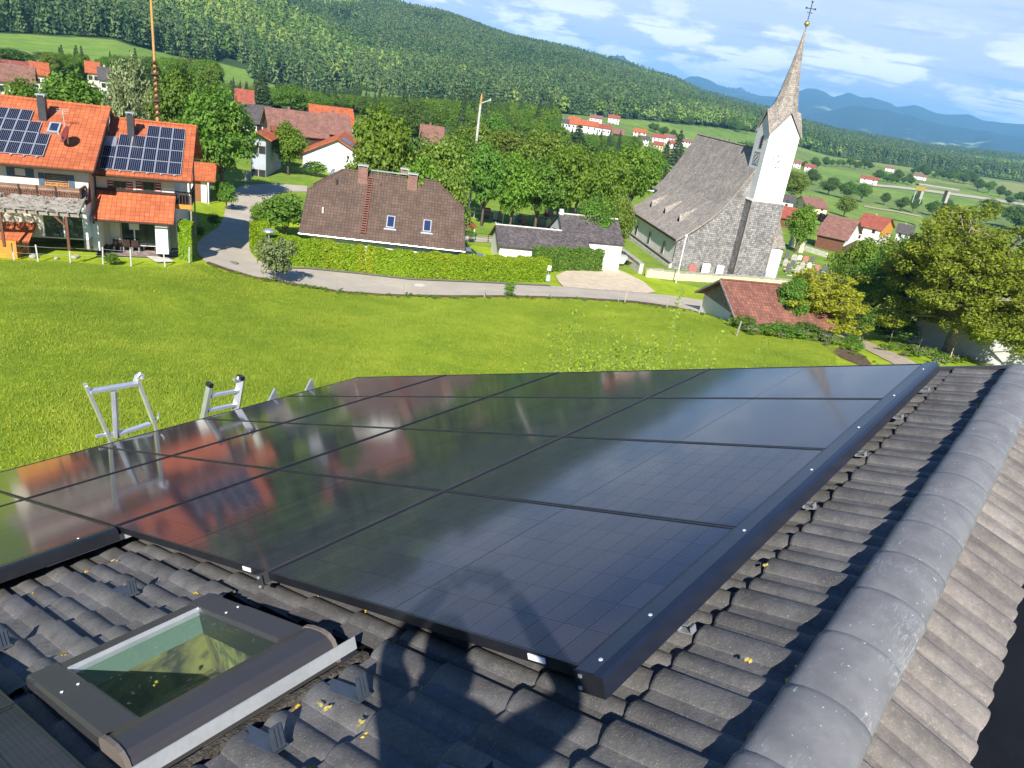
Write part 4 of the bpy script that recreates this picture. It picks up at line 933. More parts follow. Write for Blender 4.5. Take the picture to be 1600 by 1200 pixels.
for a in [
 ('mid2', 345, 200, 131, 118, 100, 'large round dark green linden right behind the orange roofed houses'),
 ('mid', 285, 150, 92, 72, 108, 'tall green tree directly behind the striped maypole'),
 ('cream', 205, 130, 82, 74, 112, 'pale creamy green flowering chestnut left of the maypole'),
 ('cream', 190, 165, 122, 62, 100, 'lower pale flowering tree just above the ridge of the right orange house'),
 ('mid', 100, 140, 100, 120, 106, 'broad green tree behind the chimney of the left orange house'),
 ('mid2', 45, 150, 118, 70, 100, 'green tree at the left photo edge behind the solar roof'),
 ('deep', 20, 88, 74, 60, 190, 'dark tree beyond the brown roof at the far left'),
 ('deep', 75, 92, 80, 60, 200, 'dark green tree below the sloping hillside meadow, left'),
 ('mid', 120, 100, 88, 60, 180, 'green tree in front of the hillside meadow left of the chestnut'),
 ('deep', 158, 102, 91, 40, 190, 'small dark tree just left of the chestnut top'),
 ('bright', 600, 215, 156, 122, 92, 'large light green maple right behind the white gabled house'),
 ('deep', 655, 235, 205, 50, 100, 'dark green tree touching the right side of the large maple'),
 ('olive', 690, 270, 207, 103, 94, 'yellow green tree behind the right chimneys of the brown roof'),
 ('mid', 762, 265, 214, 75, 111, 'deep green maple in the middle of the tree belt'),
 ('olive', 735, 245, 192, 97, 124, 'olive tree standing behind the pole in the belt'),
 ('bright', 805, 290, 232, 85, 112, 'bright green tree above the graveyard fence'),
 ('olive', 855, 255, 197, 97, 124, 'tall olive brown tree crown in the middle of the belt'),
 ('mid', 845, 290, 240, 97, 115, 'dark centred tree behind the graveyard'),
 ('bright2', 905, 285, 225, 91, 120, 'leafy tree left of the round tree beside the church'),
 ('bright2', 990, 280, 223, 87, 128, 'round bright green tree touching the church nave'),
 ('bright', 945, 295, 228, 85, 122, 'green tree behind the double shed'),
 ('mid', 935, 325, 297, 73, 98, 'low green tree just behind the shed ridge'),
 ('olive', 970, 330, 308, 40, 104, 'low yellowish tree between the shed and church wall'),
 ('mid', 720, 240, 198, 80, 118, 'green crown behind the olive tree left of the grey pole'),
 ('olive', 790, 240, 200, 85, 132, 'olive crown standing right of the grey pole'),
 ('bright2', 885, 250, 222, 85, 118, 'bright crown in the second row of the belt left of the conifer'),
 ('deep', 940, 255, 226, 70, 122, 'dark crown in the second row of the belt'),
 ('mid2', 1010, 262, 226, 60, 135, 'green crown between the belt and the nave roof'),
 ('deep', 830, 240, 204, 70, 120, 'dark crown in the second row above the graveyard'),
 ('spruce2', 1058, 235, 205, 30, 170, 'slim conifer touching the upper end of the nave roof', 'conifer'),
 ('bright', 655, 262, 238, 60, 84, 'light green tree right behind the brown roof ridge'),
 ('olive', 700, 300, 262, 60, 84, 'yellow green tree at the right hip of the brown roof'),
 ('spruce', 1035, 262, 222, 34, 150, 'thin dark conifer left of the church roof', 'conifer'),
 ('spruce2', 900, 230, 197, 54, 170, 'pointed conifer rising above the tree belt', 'conifer'),
 ('spruce', 410, 150, 106, 42, 150, 'tall dark spruce between the linden and the brown roofs', 'conifer'),
 ('spruce2', 505, 160, 140, 30, 220, 'dark spruce behind the long brown roofed houses', 'conifer'),
 ('mid', 455, 155, 128, 60, 230, 'pale green tree right of the tall spruce'),
 ('mid2', 490, 165, 148, 50, 200, 'rounded tree above the ridge of the long brown roofs'),
 ('deep', 560, 150, 130, 60, 230, 'dark tree behind the large maple top'),
 ('deep', 640, 190, 158, 60, 200, 'dark green tree between the maple and the pole'),
 ('mid', 690, 190, 168, 60, 210, 'green tree to the left of the grey pole top'),
 ('deep', 715, 215, 190, 45, 150, 'dark crown below the grey pole'),
 ('deep', 780, 200, 182, 60, 180, 'dark tree right behind the grey pole'),
 ('mid', 830, 210, 190, 55, 190, 'green tree right of the grey pole'),
 ('mid2', 870, 215, 190, 45, 220, 'green tree below the long orange roofed farm'),
 ('bright', 1250, 355, 316, 50, 122, 'round bright green tree right of the church tower'),
 ('purple', 1284, 342, 331, 25, 140, 'small purple leaved tree in front of the brown roofs'),
 ('olive', 1240, 290, 266, 45, 190, 'big olive green tree right of the white tower'),
 ('deep', 1270, 275, 262, 26, 230, 'dark round tree right behind the olive one by the tower'),
 ('deep', 1297, 290, 275, 32, 235, 'dark green tree first in the field row'),
 ('deep', 1325, 297, 282, 30, 240, 'dark green tree second in the field row'),
 ('mid', 1348, 300, 284, 28, 245, 'green tree third in the field row'),
 ('deep', 1383, 310, 300, 16, 255, 'small dark tree at the right end of the field row'),
 ('olive', 1322, 322, 305, 32, 150, 'brownish conifer like tree between the two brown roofs'),
 ('deep', 1410, 318, 306, 22, 300, 'left tree of the pair standing in the green field'),
 ('deep', 1429, 317, 301, 18, 300, 'slim right tree of the pair standing in the green field'),
 ('deep', 1458, 325, 312, 22, 300, 'left tree of the clump in the green field'),
 ('deep', 1480, 326, 310, 26, 300, 'right tree of the clump in the green field'),
 ('deep', 1550, 325, 310, 40, 260, 'dark tree behind the walnut top at the right'),
 ('deep', 1590, 340, 320, 50, 250, 'dark tree at the right photo edge behind the walnut'),
 ('deep', 1578, 313, 306, 14, 420, 'single small tree by the motorway'),
 ('mid', 1400, 400, 362, 70, 118, 'leafy tree in the gardens left of the walnut'),
 ('bright', 1345, 405, 368, 80, 104, 'bright green tree above the yellow round tree'),
 ('mid2', 1370, 440, 392, 85, 95, 'deep green tree between the yellow tree and the walnut'),
 ('mid', 1315, 430, 400, 60, 96, 'green tree behind the yellow round tree'),
 ('deep', 1420, 450, 410, 60, 88, 'shaded dark tree left of the white wall'),
]:
    bs_ = None if a[5] < 120 else (a[1]-(.00027*(a[1]-390))*(a[2]-a[3]), 2*a[2]-a[3])
    tree_px(a[0], a[1], a[2], a[3], a[4], a[5], a[6], a[7] if len(a) > 7 else 'tree', base=bs_)
# hedgerows of the valley: alike small trees
rv_ = random.Random(9)
HG = 'small trees of the valley hedgerows'
HL = ['right of the church tower', 'left of the motorway', 'along the upper valley fields', 'right of the motorway bridge', 'at the hill foot above the church roof', 'in the meadow left of the church ridge', 'near the far hamlet', 'below the far hamlet', 'beside the red roofed farm', 'on the slope behind the church ridge', 'just right of the white tower', 'beside the white house right of the tower']
for hl_, (x0_, y0_, x1_, y1_, n, w) in zip(HL, [(1290, 258, 1360, 266, 9, 12), (1385, 284, 1425, 290, 6, 10), (1425, 272, 1530, 292, 14, 13), (1530, 300, 1600, 318, 6, 16), (1130, 200, 1165, 208, 6, 14), (1050, 192, 1080, 198, 4, 12),
                                (1400, 256, 1460, 262, 8, 9), (1480, 258, 1600, 276, 14, 10), (1370, 282, 1400, 284, 4, 16), (1015, 205, 1060, 222, 7, 14), (1180, 235, 1200, 240, 3, 10), (1255, 262, 1290, 262, 4, 12)]):
    for i in range(n):
        f = (i+rv_.uniform(-.3, .3))/max(n-1, 1); x, y = x0_+(x1_-x0_)*f, y0_+(y1_-y0_)*f+rv_.uniform(-1.5, 1.5); P = ground(x, y); ww = w*rv_.uniform(.7, 1.3)*np.linalg.norm(P)/F_PX
        put_tree(rv_.choice(['deep', 'mid', 'deep']), P, ww*rv_.uniform(.85, 1.15), ww, 'small round tree in the hedgerow '+hl_, 'tree', HG)
# shrubs with their own place
for a in [
 ('bush', 445, 335, 302, 82, 0, 'bushy shrub at the left end of the brown roofed house', (447, 372)),
 ('bush_light', 405, 345, 318, 30, 0, 'small light green shrub beside the lane bend', (404, 356)),
 ('bush_grey', 432, 405, 366, 66, 0, 'grey green olive shrub at the lane corner', (430, 440)),
 ('bush', 352, 306, 288, 32, 0, 'green shrub on the bank between garage and lane', (354, 328)),
 ('bush_light', 344, 290, 279, 14, 0, 'thin young tree in front of the white garage wall', (343, 315)),
 ('bush', 330, 345, 336, 22, 0, 'low shrub in the shaded bank beside the lane', (333, 356)),
 ('bush_light', 313, 361, 356, 18, 0, 'small round shrub on the corner of the lane', (313, 371)),
 ('bush', 172, 402, 398, 24, 0, 'flowering shrub in front of the paved terrace', (174, 414)),
 ('bush_dark', 1392, 505, 490, 78, 0, 'dark round bush left of the walnut trunk', (1388, 532)),
 ('bush', 1345, 500, 488, 30, 0, 'small bush at the dirt track beside the shed', (1345, 535)),
 ('bush_dark', 1265, 520, 508, 50, 0, 'weeds growing along the eave of the red shed', (1262, 528)),
 ('bush', 1215, 515, 508, 60, 0, 'leafy weeds in front of the red shed wall', (1222, 526)),
 ('bush', 1160, 503, 496, 40, 0, 'nettles at the left corner of the red shed', (1160, 514)),
 ('bush', 1325, 535, 528, 36, 0, 'low weeds beside the dirt track', (1330, 544)),
 ('bush_light', 793, 452, 442, 20, 0, 'tuft of tall weeds on the roadside below the hedge', (795, 464)),
 ('bush', 735, 362, 352, 14, 0, 'small rounded bush beside the silver car', (733, 380)),
 ('bush', 490, 265, 254, 40, 0, 'dark clipped bush at the foot of the white gabled house', (492, 276)),
 ('bush', 415, 248, 236, 40, 0, 'garden shrub in front of the grey house', (418, 259)),
 ('bush', 832, 363, 386, 0, 0, '', None),
]:
    if not a[6]: continue
    tree_px(a[0], a[1], a[2], a[3]-4, a[4], 0, a[6], 'shrub', None, None, a[7])
tree_px('bright', 447, 225, 186, 58, 0, 'light green tree alone on the lawn with a pale trunk', 'tree', None, None, (450, 273))
# dark climbing hedge in front of the double shed, clipped hedges
def hedge(name, left, right, hgt, depth, mat, label, n, leaf, seed, mats2=None):
    r = np.random.default_rng(seed); L = [ground(*q) for q in left]; pts = np.array(L); seg = np.concatenate([[0], np.cumsum(np.linalg.norm(np.diff(pts[:, :2], axis=0), axis=1))])
    s = r.uniform(0, seg[-1], n); X = np.interp(s, seg, pts[:, 0]); Y = np.interp(s, seg, pts[:, 1]); Z = np.interp(s, seg, pts[:, 2])
    k = np.clip(np.searchsorted(seg, s)-1, 0, len(pts)-2); dv = pts[k+1]-pts[k]; dv = dv[:, :2]/np.linalg.norm(dv[:, :2], axis=1)[:, None]; nx, ny = -dv[:, 1], dv[:, 0]
    face = r.random(n); q = r.random(n); wob = np.sin(s*1.7)*.07+np.sin(s*4.1+1)*.05
    off = np.where(face < .5, 0, np.where(face < .85, q*depth, depth)); zz = np.where(face < .5, q, np.where(face < .85, 1, q))*(hgt*(1+wob*.45))
    off = off+wob*1.0+r.normal(size=n)*.05; P = np.stack([X+nx*off, Y+ny*off, Z+zz], 1)
    Nn = np.stack([np.where(face < .5, -nx, np.where(face < .85, 0, nx)), np.where(face < .5, -ny, np.where(face < .85, 0, ny)), np.where(face < .5, .35, np.where(face < .85, 1, .35))], 1)+r.normal(size=(n, 3))*.55
    Nn /= np.linalg.norm(Nn, axis=1)[:, None]; V, Fq = leaf_quads(P, Nn, leaf, r, .7)
    me = raw_mesh('foliage', V, Fq, M_[mat])
    if mats2:
        me.materials.append(M_[mats2]); yel = (((np.sin(s/seg[-1]*19+1.2)+np.sin(s/seg[-1]*43)) > 1.1) & (r.random(n) < .35)) | ((s/seg[-1] > .395) & (s/seg[-1] < .44) & (r.random(n) < .9)) | ((zz > hgt*.9) & (s/seg[-1] > .55) & (r.random(n) < .5)); me.polygons.foreach_set('material_index', yel.astype(np.int32))
    root = thing('clipped_hedge', label, 'hedge'); obj('foliage', me, root)
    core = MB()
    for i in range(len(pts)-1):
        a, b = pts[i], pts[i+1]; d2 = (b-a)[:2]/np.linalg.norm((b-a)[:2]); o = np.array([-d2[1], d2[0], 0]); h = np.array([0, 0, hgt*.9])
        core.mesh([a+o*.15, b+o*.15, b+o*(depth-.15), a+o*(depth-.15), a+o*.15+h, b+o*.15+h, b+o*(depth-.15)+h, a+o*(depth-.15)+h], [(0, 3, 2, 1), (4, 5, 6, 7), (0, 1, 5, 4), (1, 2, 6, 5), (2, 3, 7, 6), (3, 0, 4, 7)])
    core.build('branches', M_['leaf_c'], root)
hedge('hedge', [(390, 384), (402, 402), (428, 413), (470, 416), (520, 422), (570, 428), (640, 436), (730, 440), (820, 441), (858, 440)], None, 2.4, 1.6, 'leaf_h', 'long bright green clipped hedge along the lane in front of the brown roof', 46000, .19, 41, 'leaf_hy')
hedge('hedge', [(833, 424), (860, 425), (880, 424), (905, 424), (940, 425)], None, 2.7, 1.0, 'leaf_b', 'darker leafy hedge between the forecourt and the double shed', 7000, .22, 42)
hedge('hedge', [(280, 406), (300, 409)], None, 2.9, 1.5, 'leaf_h', 'short tall bright green hedge at the corner of the terrace', 5000, .17, 43)

# --- the big walnut and its small yellow neighbour: open crowns with visible limbs
def walnut(seed, n, leaf, nbr, name_seed, spread=.5, zlow=.07, mat='leaf_y'):
    r = np.random.default_rng(seed); m = MB(); tips = []
    m.tube([(0, 0, -.03), (.01, 0, .10), (.0, .01, .20), (.02, .0, .30)], [.042, .032, .028, .024], 9)
    for i in range(nbr):
        ph = 2*math.pi*i/nbr+r.uniform(-.3, .3); zt_ = r.uniform(.14, .97); q = (zt_-.14)/.83; rad = spread*(math.sqrt(max(0, 1-((q-.25)/.85)**2)))*r.uniform(.75, 1.0)
        p0 = Vector((.01, 0, r.uniform(.18, .30))); p3 = Vector((math.cos(ph)*rad, math.sin(ph)*rad, zt_)); p1 = p0.lerp(p3, .35)+Vector((0, 0, .05)); p2 = p0.lerp(p3, .7)+Vector((r.uniform(-.04, .04), r.uniform(-.04, .04), .03))
        m.tube([p0, p1, p2, p3], [.014, .009, .006, .002], 5, False)
        for j in range(7):
            a = [p1, p2, p3][r.integers(0, 3)].lerp(p2, r.uniform(0, 1)); e = a+Vector((r.normal()*.085, r.normal()*.085, r.uniform(-.05, .08))); m.tube([a, (a+e)/2+Vector((0, 0, .012)), e], [.004, .003, .0012], 4, False); tips.append(e)
        tips.append(p3)
    T = np.array(tips); k = r.integers(0, len(T), n); d = r.normal(size=(n, 3)); d /= np.linalg.norm(d, axis=1)[:, None]
    P = T[k]+d*(r.uniform(.2, 1, (n, 1))**.5)*np.array([.062, .062, .046]); Nn = d*.5+np.array([0, 0, .6])+r.normal(size=(n, 3))*.5; Nn /= np.linalg.norm(Nn, axis=1)[:, None]
    P[:, 2] = np.maximum(P[:, 2], zlow)
    V, Fq = leaf_quads(P, Nn, leaf, r, .5); return raw_mesh('crown', V, Fq, M_[mat]), m.data('trunk', M_['bark_lt'], True)
TK['walnut'] = walnut(51, 90000, .0205, 84, 0); TK['yellow'] = walnut(52, 26000, .034, 46, 1, .48, .12, 'leaf_y2')
Pw = ground(1449, 551); hw = 15.8
put_tree('walnut', Pw+np.array([2.9, 1.4, 0]), hw*.94, 17.0, 'big spreading yellow green walnut tree over the white wall at the right', 'tree', None, 2.2, 'walnut_tree')
tree_px('yellow', 1300, 475, 424, 132, 0, 'round yellow leaved tree beside the small red roof', 'tree', None, None, (1264, 523))
tree_px('mid2', 1240, 470, 434, 60, 0, 'small deep green tree on the left flank of the yellow one', 'tree', None, None, (1228, 518))
# young shrub shoots rising just beyond our eave
def shoots(seed, n, h, w):
    r = np.random.default_rng(seed); st = MB(); P = []
    for i in range(n):
        a = r.uniform(0, 6.28); rad = w*.5*math.sqrt(r.random()); b = Vector((math.cos(a)*rad, math.sin(a)*rad, 0)); hh = h*r.uniform(.45, 1)*(1-.35*(rad/(w*.5))**2); lean = Vector((r.normal()*.14, r.normal()*.14, 1))
        tip = b+lean*hh; mid = b+lean*hh*.5+Vector((r.normal()*.05, r.normal()*.05, 0)); st.tube([b, mid, tip], [.009, .006, .002], 4, False)
        for j in range(int(120*hh/h)+10):
            t = .42+.58*r.random(); c = b.lerp(mid, t*2) if t < .5 else mid.lerp(tip, t*2-1); P.append(np.array(c)+r.normal(size=3)*np.array([.16, .16, .08])*(1.35-t))
    P = np.array(P); Nn = r.normal(size=P.shape)*.6+np.array([0, -.2, .8]); Nn /= np.linalg.norm(Nn, axis=1)[:, None]; V, Fq = leaf_quads(P, Nn, .088, r, .6)
    return raw_mesh('foliage', V, Fq, M_['leaf_s']), st.data('stem', M_['bark_lt'])
for (x, y, h, w, n, sd, lab) in [(955, 610, 7.0, 4.0, 190, 61, 'clump of light leafy shoots behind the middle of the panel edge'), (1018, 600, 8.4, 2.6, 40, 62, 'tall thin leafy shoots right of the shoot clump'), (888, 608, 5.8, 2.2, 36, 63, 'low leafy shoots left of the shoot clump')]:
    fo, st = shoots(sd, n, h, w); P = at_d(x, y, 20); P[2] = float(tz(P[0], P[1]))
    top = proj(P+np.array([0, 0, h])); o = thing('young_shrub', lab, 'shrub', Matrix.Translation(Vector(P))); obj('foliage', fo, o); obj('stem', st, o)

# --- instanced ground cover and the wood on the hill (one object each)
def scatter(name, pts, rot, scl, idx, meshes, label, kindname='stuff'):
    pts = np.asarray(pts, np.float32); me = bpy.data.meshes.new(name); me.vertices.add(len(pts)); me.vertices.foreach_set('co', pts.ravel())
    for nm, tp, ar in (('rot', 'FLOAT', rot), ('scl', 'FLOAT', scl), ('idx', 'INT', idx)):
        at = me.attributes.new(nm, tp, 'POINT'); at.data.foreach_set('value', np.asarray(ar, np.float32 if tp == 'FLOAT' else np.int32))
    coll = bpy.data.collections.new(name+'_kinds')
    for i, m in enumerate(meshes):
        o = bpy.data.objects.new('%s_kind_%s' % (name, 'abcdefghij'[i]), m); coll.objects.link(o)
    ng = bpy.data.node_groups.new(name+'_spread', 'GeometryNodeTree')
    ng.interface.new_socket('Geometry', in_out='INPUT', socket_type='NodeSocketGeometry'); ng.interface.new_socket('Geometry', in_out='OUTPUT', socket_type='NodeSocketGeometry')
    N = ng.nodes; gi = N.new('NodeGroupInput'); go = N.new('NodeGroupOutput'); ip = N.new('GeometryNodeInstanceOnPoints'); ci = N.new('GeometryNodeCollectionInfo')
    ci.inputs['Collection'].default_value = coll; ci.inputs['Separate Children'].default_value = True; ci.inputs['Reset Children'].default_value = True
    def attr(nm, tp):
        x = N.new('GeometryNodeInputNamedAttribute'); x.data_type = tp; x.inputs['Name'].default_value = nm; return x.outputs['Attribute']
    cx = N.new('ShaderNodeCombineXYZ'); e2r = N.new('FunctionNodeEulerToRotation')
    lk = ng.links.new; lk(attr('rot', 'FLOAT'), cx.inputs['Z']); lk(cx.outputs[0], e2r.inputs[0]); lk(e2r.outputs[0], ip.inputs['Rotation'])
    lk(attr('scl', 'FLOAT'), ip.inputs['Scale']); lk(attr('idx', 'INT'), ip.inputs['Instance Index']); ip.inputs['Pick Instance'].default_value = True
    lk(gi.outputs[0], ip.inputs['Points']); lk(ci.outputs[0], ip.inputs['Instance']); lk(ip.outputs[0], go.inputs[0])
    o = bpy.data.objects.new(name, me); COL.objects.link(o); md = o.modifiers.new('spread', 'NODES'); md.node_group = ng
    return tag(o, label, None, None, kindname)
def village_wood():
    q = np.random.default_rng(123); P = []; keys = ['mid', 'deep', 'mid2', 'bright', 'olive', 'spruce', 'spruce2', 'bright2']
    n = 14000; xs = q.uniform(-30, 1180, n); lo_ = np.interp(xs, [-30, 150, 300, 380, 480, 560, 640, 700, 870, 960, 1000, 1100, 1180], [118, 128, 140, 170, 182, 182, 215, 238, 240, 240, 236, 234, 238]); hi_ = np.interp(xs, [-30, 180, 330, 400, 460, 560, 800, 870, 1000, 1180], [102, 116, 138, 146, 160, 168, 172, 180, 190, 212]); ys = hi_+(lo_-hi_)*q.random(n)
    out = []; hts = []
    for x, y in zip(xs, ys):
        if any(a-3 < x < b+3 and t-4 < y < u for a, b, t, u in HOUSE_BOXES): continue
        if x > 862 and y < 212 and q.random() < .80: continue
        if abs(x-930) < 72 and 196 < y < 206: continue
        if x > 862 and y < 229: continue
        if x < 335 and y < 117: continue
        g = ground(x, y); D = math.hypot(g[0], g[1])
        if D < 128 or in_meadow(np.array([g[0]]), np.array([g[1]]))[0]: continue
        if any((g[0]-o[0])**2+(g[1]-o[1])**2 < (4.6 if D < 300 else 6.5)**2 for o in out[-400:]): continue
        ymin = np.interp(x, [-30, 334, 336, 560, 700, 861, 863, 1000, 1180], [86, 100, 132, 152, 158, 164, 208, 214, 224]); hm = (y-ymin)*D/F_PX*.95
        if hm < 5: continue
        out.append(g); hts.append(min(q.uniform(8.5, 14), hm))
        if len(out) > 2400: break
    P = np.array(out); m = len(P); idx = q.choice(8, m, p=[.22, .22, .2, .1, .08, .08, .04, .06]); D = np.hypot(P[:, 0], P[:, 1])
    return P, q.uniform(0, 6.28, m), idx, np.array(hts), [TK[k] for k in keys]
def far_kind(mat, V, Fq): return raw_mesh('tree', V, Fq, M_[mat])
def far_broad(seed, n=150):
    (V, Fq), C = crown(seed, n, .22, 16, 'egg', .05, .24, .3); V = V*np.array([.85, .85, 1]); return V, Fq
kinds_f = []
for sd in (71, 72, 73): V, Fq = spruce(sd, 120, .22, 8, .03); V = V*np.array([.50, .50, 1.0]); kinds_f.append(far_kind('hill_needle', V, Fq))
for sd in (74, 75, 76): kinds_f.append(far_kind('hill_leaf', *far_broad(sd)))
r = np.random.default_rng(99); pts = []; n_try = 560000
aa = r.uniform(-46, 40, n_try); u = r.random(n_try); DD = np.sqrt(550**2+u*(4300**2-550**2))*1.0
DD = np.where(r.random(n_try) < .45, 550+(2000-550)*np.sqrt(r.random(n_try)), DD)
ft = np.interp(aa, _fta, _ftD); rdg = np.interp(aa, _rDa, _rD); xx = np.sin(np.radians(aa))*DD; yy = np.cos(np.radians(aa))*DD
clr = (np.sin(xx/95+np.sin(yy/140)*2)+np.sin(yy/73+xx/210) < 1.93)
keep = (DD > ft+12) & (DD < rdg*1.06) & ~in_meadow(xx, yy) & clr; xx, yy, DD, aa = xx[keep], yy[keep], DD[keep], aa[keep]
zz = tz(xx, yy); P3 = np.stack([xx, yy, zz], 1); sx, sy = proj(P3+np.array([0, 0, 10])); vis = (sx > -60) & (sx < 1680) & (sy > -60); P3 = P3[vis]; DD = DD[vis]
if len(P3) > 170000: P3 = P3[:170000]; DD = DD[:170000]
n = len(P3); mixn = np.sin(P3[:, 0]/140+np.sin(P3[:, 1]/190)*1.6)+np.sin(P3[:, 1]/160+2)+r.normal(size=n)*.7
idx = np.where(mixn > .15, r.integers(3, 6, n), r.integers(0, 3, n)); hgt = r.uniform(6, 24, n)*np.where(idx < 3, 1.1, .85)
FOREST_N = n
scatter('forest', P3, r.uniform(0, 6.28, n), hgt, idx, kinds_f, 'mixed forest covering the long hill behind the village')
# grass of the near meadow
gks = []
for sd in (81, 82, 83):
    q = np.random.default_rng(sd); Vg = []; Fg = []
    for i in range(15):
        a = q.uniform(0, 6.28); b = np.array([q.normal()*.13, q.normal()*.13, -.02]); h = q.uniform(.05, .14); ln = np.array([q.normal()*.06, q.normal()*.06, h]); s_ = np.array([math.cos(a), math.sin(a), 0])*q.uniform(.010, .020)
        k = len(Vg); Vg += [b-s_, b+s_, b+ln]; Fg.append((k, k+1, k+2))
    gks.append(raw_mesh('tuft', Vg, Fg, M_['blade']))
LOW = [(-60, 404), (0, 407), (100, 410), (200, 417), (262, 419), (290, 412), (310, 411), (345, 424), (400, 437), (440, 443), (480, 450), (530, 458), (600, 464), (700, 466), (800, 466), (900, 469), (990, 475), (1060, 484), (1110, 495), (1150, 514), (1220, 524), (1260, 529), (1290, 534), (1320, 548), (1370, 570), (1400, 590)]
lx, ly = zip(*LOW)
n = 620000; aa = r.uniform(-46, 33, n); DD = np.sqrt(r.uniform(13.5**2, 74**2, n)); xx = np.sin(np.radians(aa))*DD; yy = np.cos(np.radians(aa))*DD; zz = tz(xx, yy); P3 = np.stack([xx, yy, zz], 1); sx, sy = proj(P3)
ok = (sy > np.interp(sx, lx, ly)) & (sx > -40) & (sx < 1480) & ((sx < 1305) | (sy < 536) | (sy > 575)) & (sy < 790)
P3 = P3[ok][:230000]; n = len(P3); GRASS_N = n
dens = np.sin(P3[:, 0]/2.3+np.sin(P3[:, 1]/3.1)*1.5)*.15+.95
scatter('grass', P3, r.uniform(0, 6.28, n), r.uniform(.7, 1.35, n)*dens, r.integers(0, 3, n), gks, 'bright yellow green meadow grass below the roof')
wp_ = []
rw_ = np.random.default_rng(14)
for x_, y_, n_, sp_ in [(1160, 512, 14, 8), (1185, 520, 20, 12), (1215, 524, 26, 14), (1245, 526, 26, 14), (1275, 529, 24, 12), (1300, 536, 14, 10), (1335, 545, 10, 8), (1400, 545, 16, 14), (1440, 556, 18, 16), (1480, 566, 14, 14)]:
    for k_ in range(n_): wp_.append(ground(x_+rw_.normal()*sp_, y_+rw_.normal()*2.5))
for k_ in range(240): f_ = rw_.random()*1100+330; wp_.append(ground(f_, np.interp(f_, lx, ly)+rw_.uniform(-1.5, 2.0)))
wk_ = [raw_mesh('weed', *(lambda q: (q[0][0]*np.array([1, 1, .75]), q[0][1]))(crown(s_, 260, .17, 14, 'round', .02, .24, .2)), M_[m_]) for s_, m_ in ((91, 'leaf_a'), (92, 'leaf_b'), (93, 'leaf_g'))]
sc_ = np.concatenate([rw_.uniform(.6, 1.3, len(wp_)-240), rw_.uniform(.15, .5, 240)])
scatter('weeds', np.array(wp_), rw_.uniform(0, 6.28, len(wp_)), sc_, rw_.integers(0, 3, len(wp_)), wk_, 'rough weeds along the verge and below the red shed')
def flower(seed):
    q = np.random.default_rng(seed); mb = MB(); [mb.blob((q.normal()*.3, q.normal()*.3, .16), (.022, .022, .010), i, 0, .1) for i in range(5)]; return mb.data('flower', M_['flower'])
M_['flower'] = surf('buttercup_yellow', (.72, .55, .02), .6, .1, 3, 0)
fx = np.sin(P3[:, 0]/4.1+1)+np.sin(P3[:, 1]/5.3+P3[:, 0]/9); w = np.nonzero((fx > .2) & (r.random(n) < .006))[0][:900]
scatter('meadow_flowers', P3[w], r.uniform(0, 6.28, len(w)), r.uniform(.8, 1.3, len(w)), np.zeros(len(w), int), [flower(3)], 'scattered yellow buttercups in the meadow grass')
# ================================================================== BUILDINGS
class Lot:
    """a house with its own local frame: x along the front, y into the depth, z up, units scaled to metres"""
    def __init__(s, q, z, az, name, label, cat, group=None, k=KS):
        s.P = at_z(q[0], q[1], z*k); s.M = frame_mat(s.P, az, k); s.I = s.M.inverted(); s.k = k; s.root = thing(name, label, cat, s.M, group); s.R3 = s.M.to_3x3().normalized()
    def pl(s, px, py, p0, nrm):
        P = s.M @ Vector(p0); N = s.R3 @ Vector(nrm); return s.I @ Vector(hit(px, py, np.array(P), np.array(N)))
    def front(s, px, py, y=0): return s.pl(px, py, (0, y, 0), (0, 1, 0))
    def side(s, px, py, x=0): return s.pl(px, py, (x, 0, 0), (1, 0, 0))
    def flat(s, px, py, z=0): return s.pl(px, py, (0, 0, z), (0, 0, 1))
    def part(s, name, mb, mat, parent=None, smooth=False, label=None): return mb.build(name, mat, parent or s.root, smooth, label)
    def child(s, name, label, cat, loc, group=None, rot=0.0):
        return thing(name, label, cat, s.M @ Matrix.Translation(Vector(loc)) @ Matrix.Rotation(rot, 4, 'Z'), group)
def window(lot, x0, x1, z0, z1, y, frame, shut=None, sw=None, parent=None, mull=True):
    """front window: frame with pane, optional shutters either side; y is the wall face"""
    m = MB(); t = .05
    for b in ((x0, x0+t, z0, z1), (x1-t, x1, z0, z1), (x0+t, x1-t, z0, z0+t), (x0+t, x1-t, z1-t, z1)): m.box(b[0], b[1], y-.04, y+.02, b[2], b[3])
    if mull: m.box((x0+x1)/2-.02, (x0+x1)/2+.02, y-.035, y+.01, z0+t, z1-t)
    w = lot.part('window', m, M_[frame], parent); p = MB(); p.box(x0+t, x1-t, y-.015, y-.005, z0+t, z1-t); p.build('pane', M_['glass'], w)
    if shut:
        for a, b in ((x0-sw-.03, x0-.03), (x1+.03, x1+sw+.03)):
            q = MB(); q.box(a, b, y-.05, y-.012, z0, z1); q.build('shutter', M_[shut], w)
            if shut == 'shut_red':
                q = MB(); [q.box(a+.03, b-.03, y-.056, y-.0505, zz, zz+.04) for zz in (z0+.08, (z0+z1)/2+.02, z1-.12)]; q.build('shutter_bar', M_['white'], w)
    return w
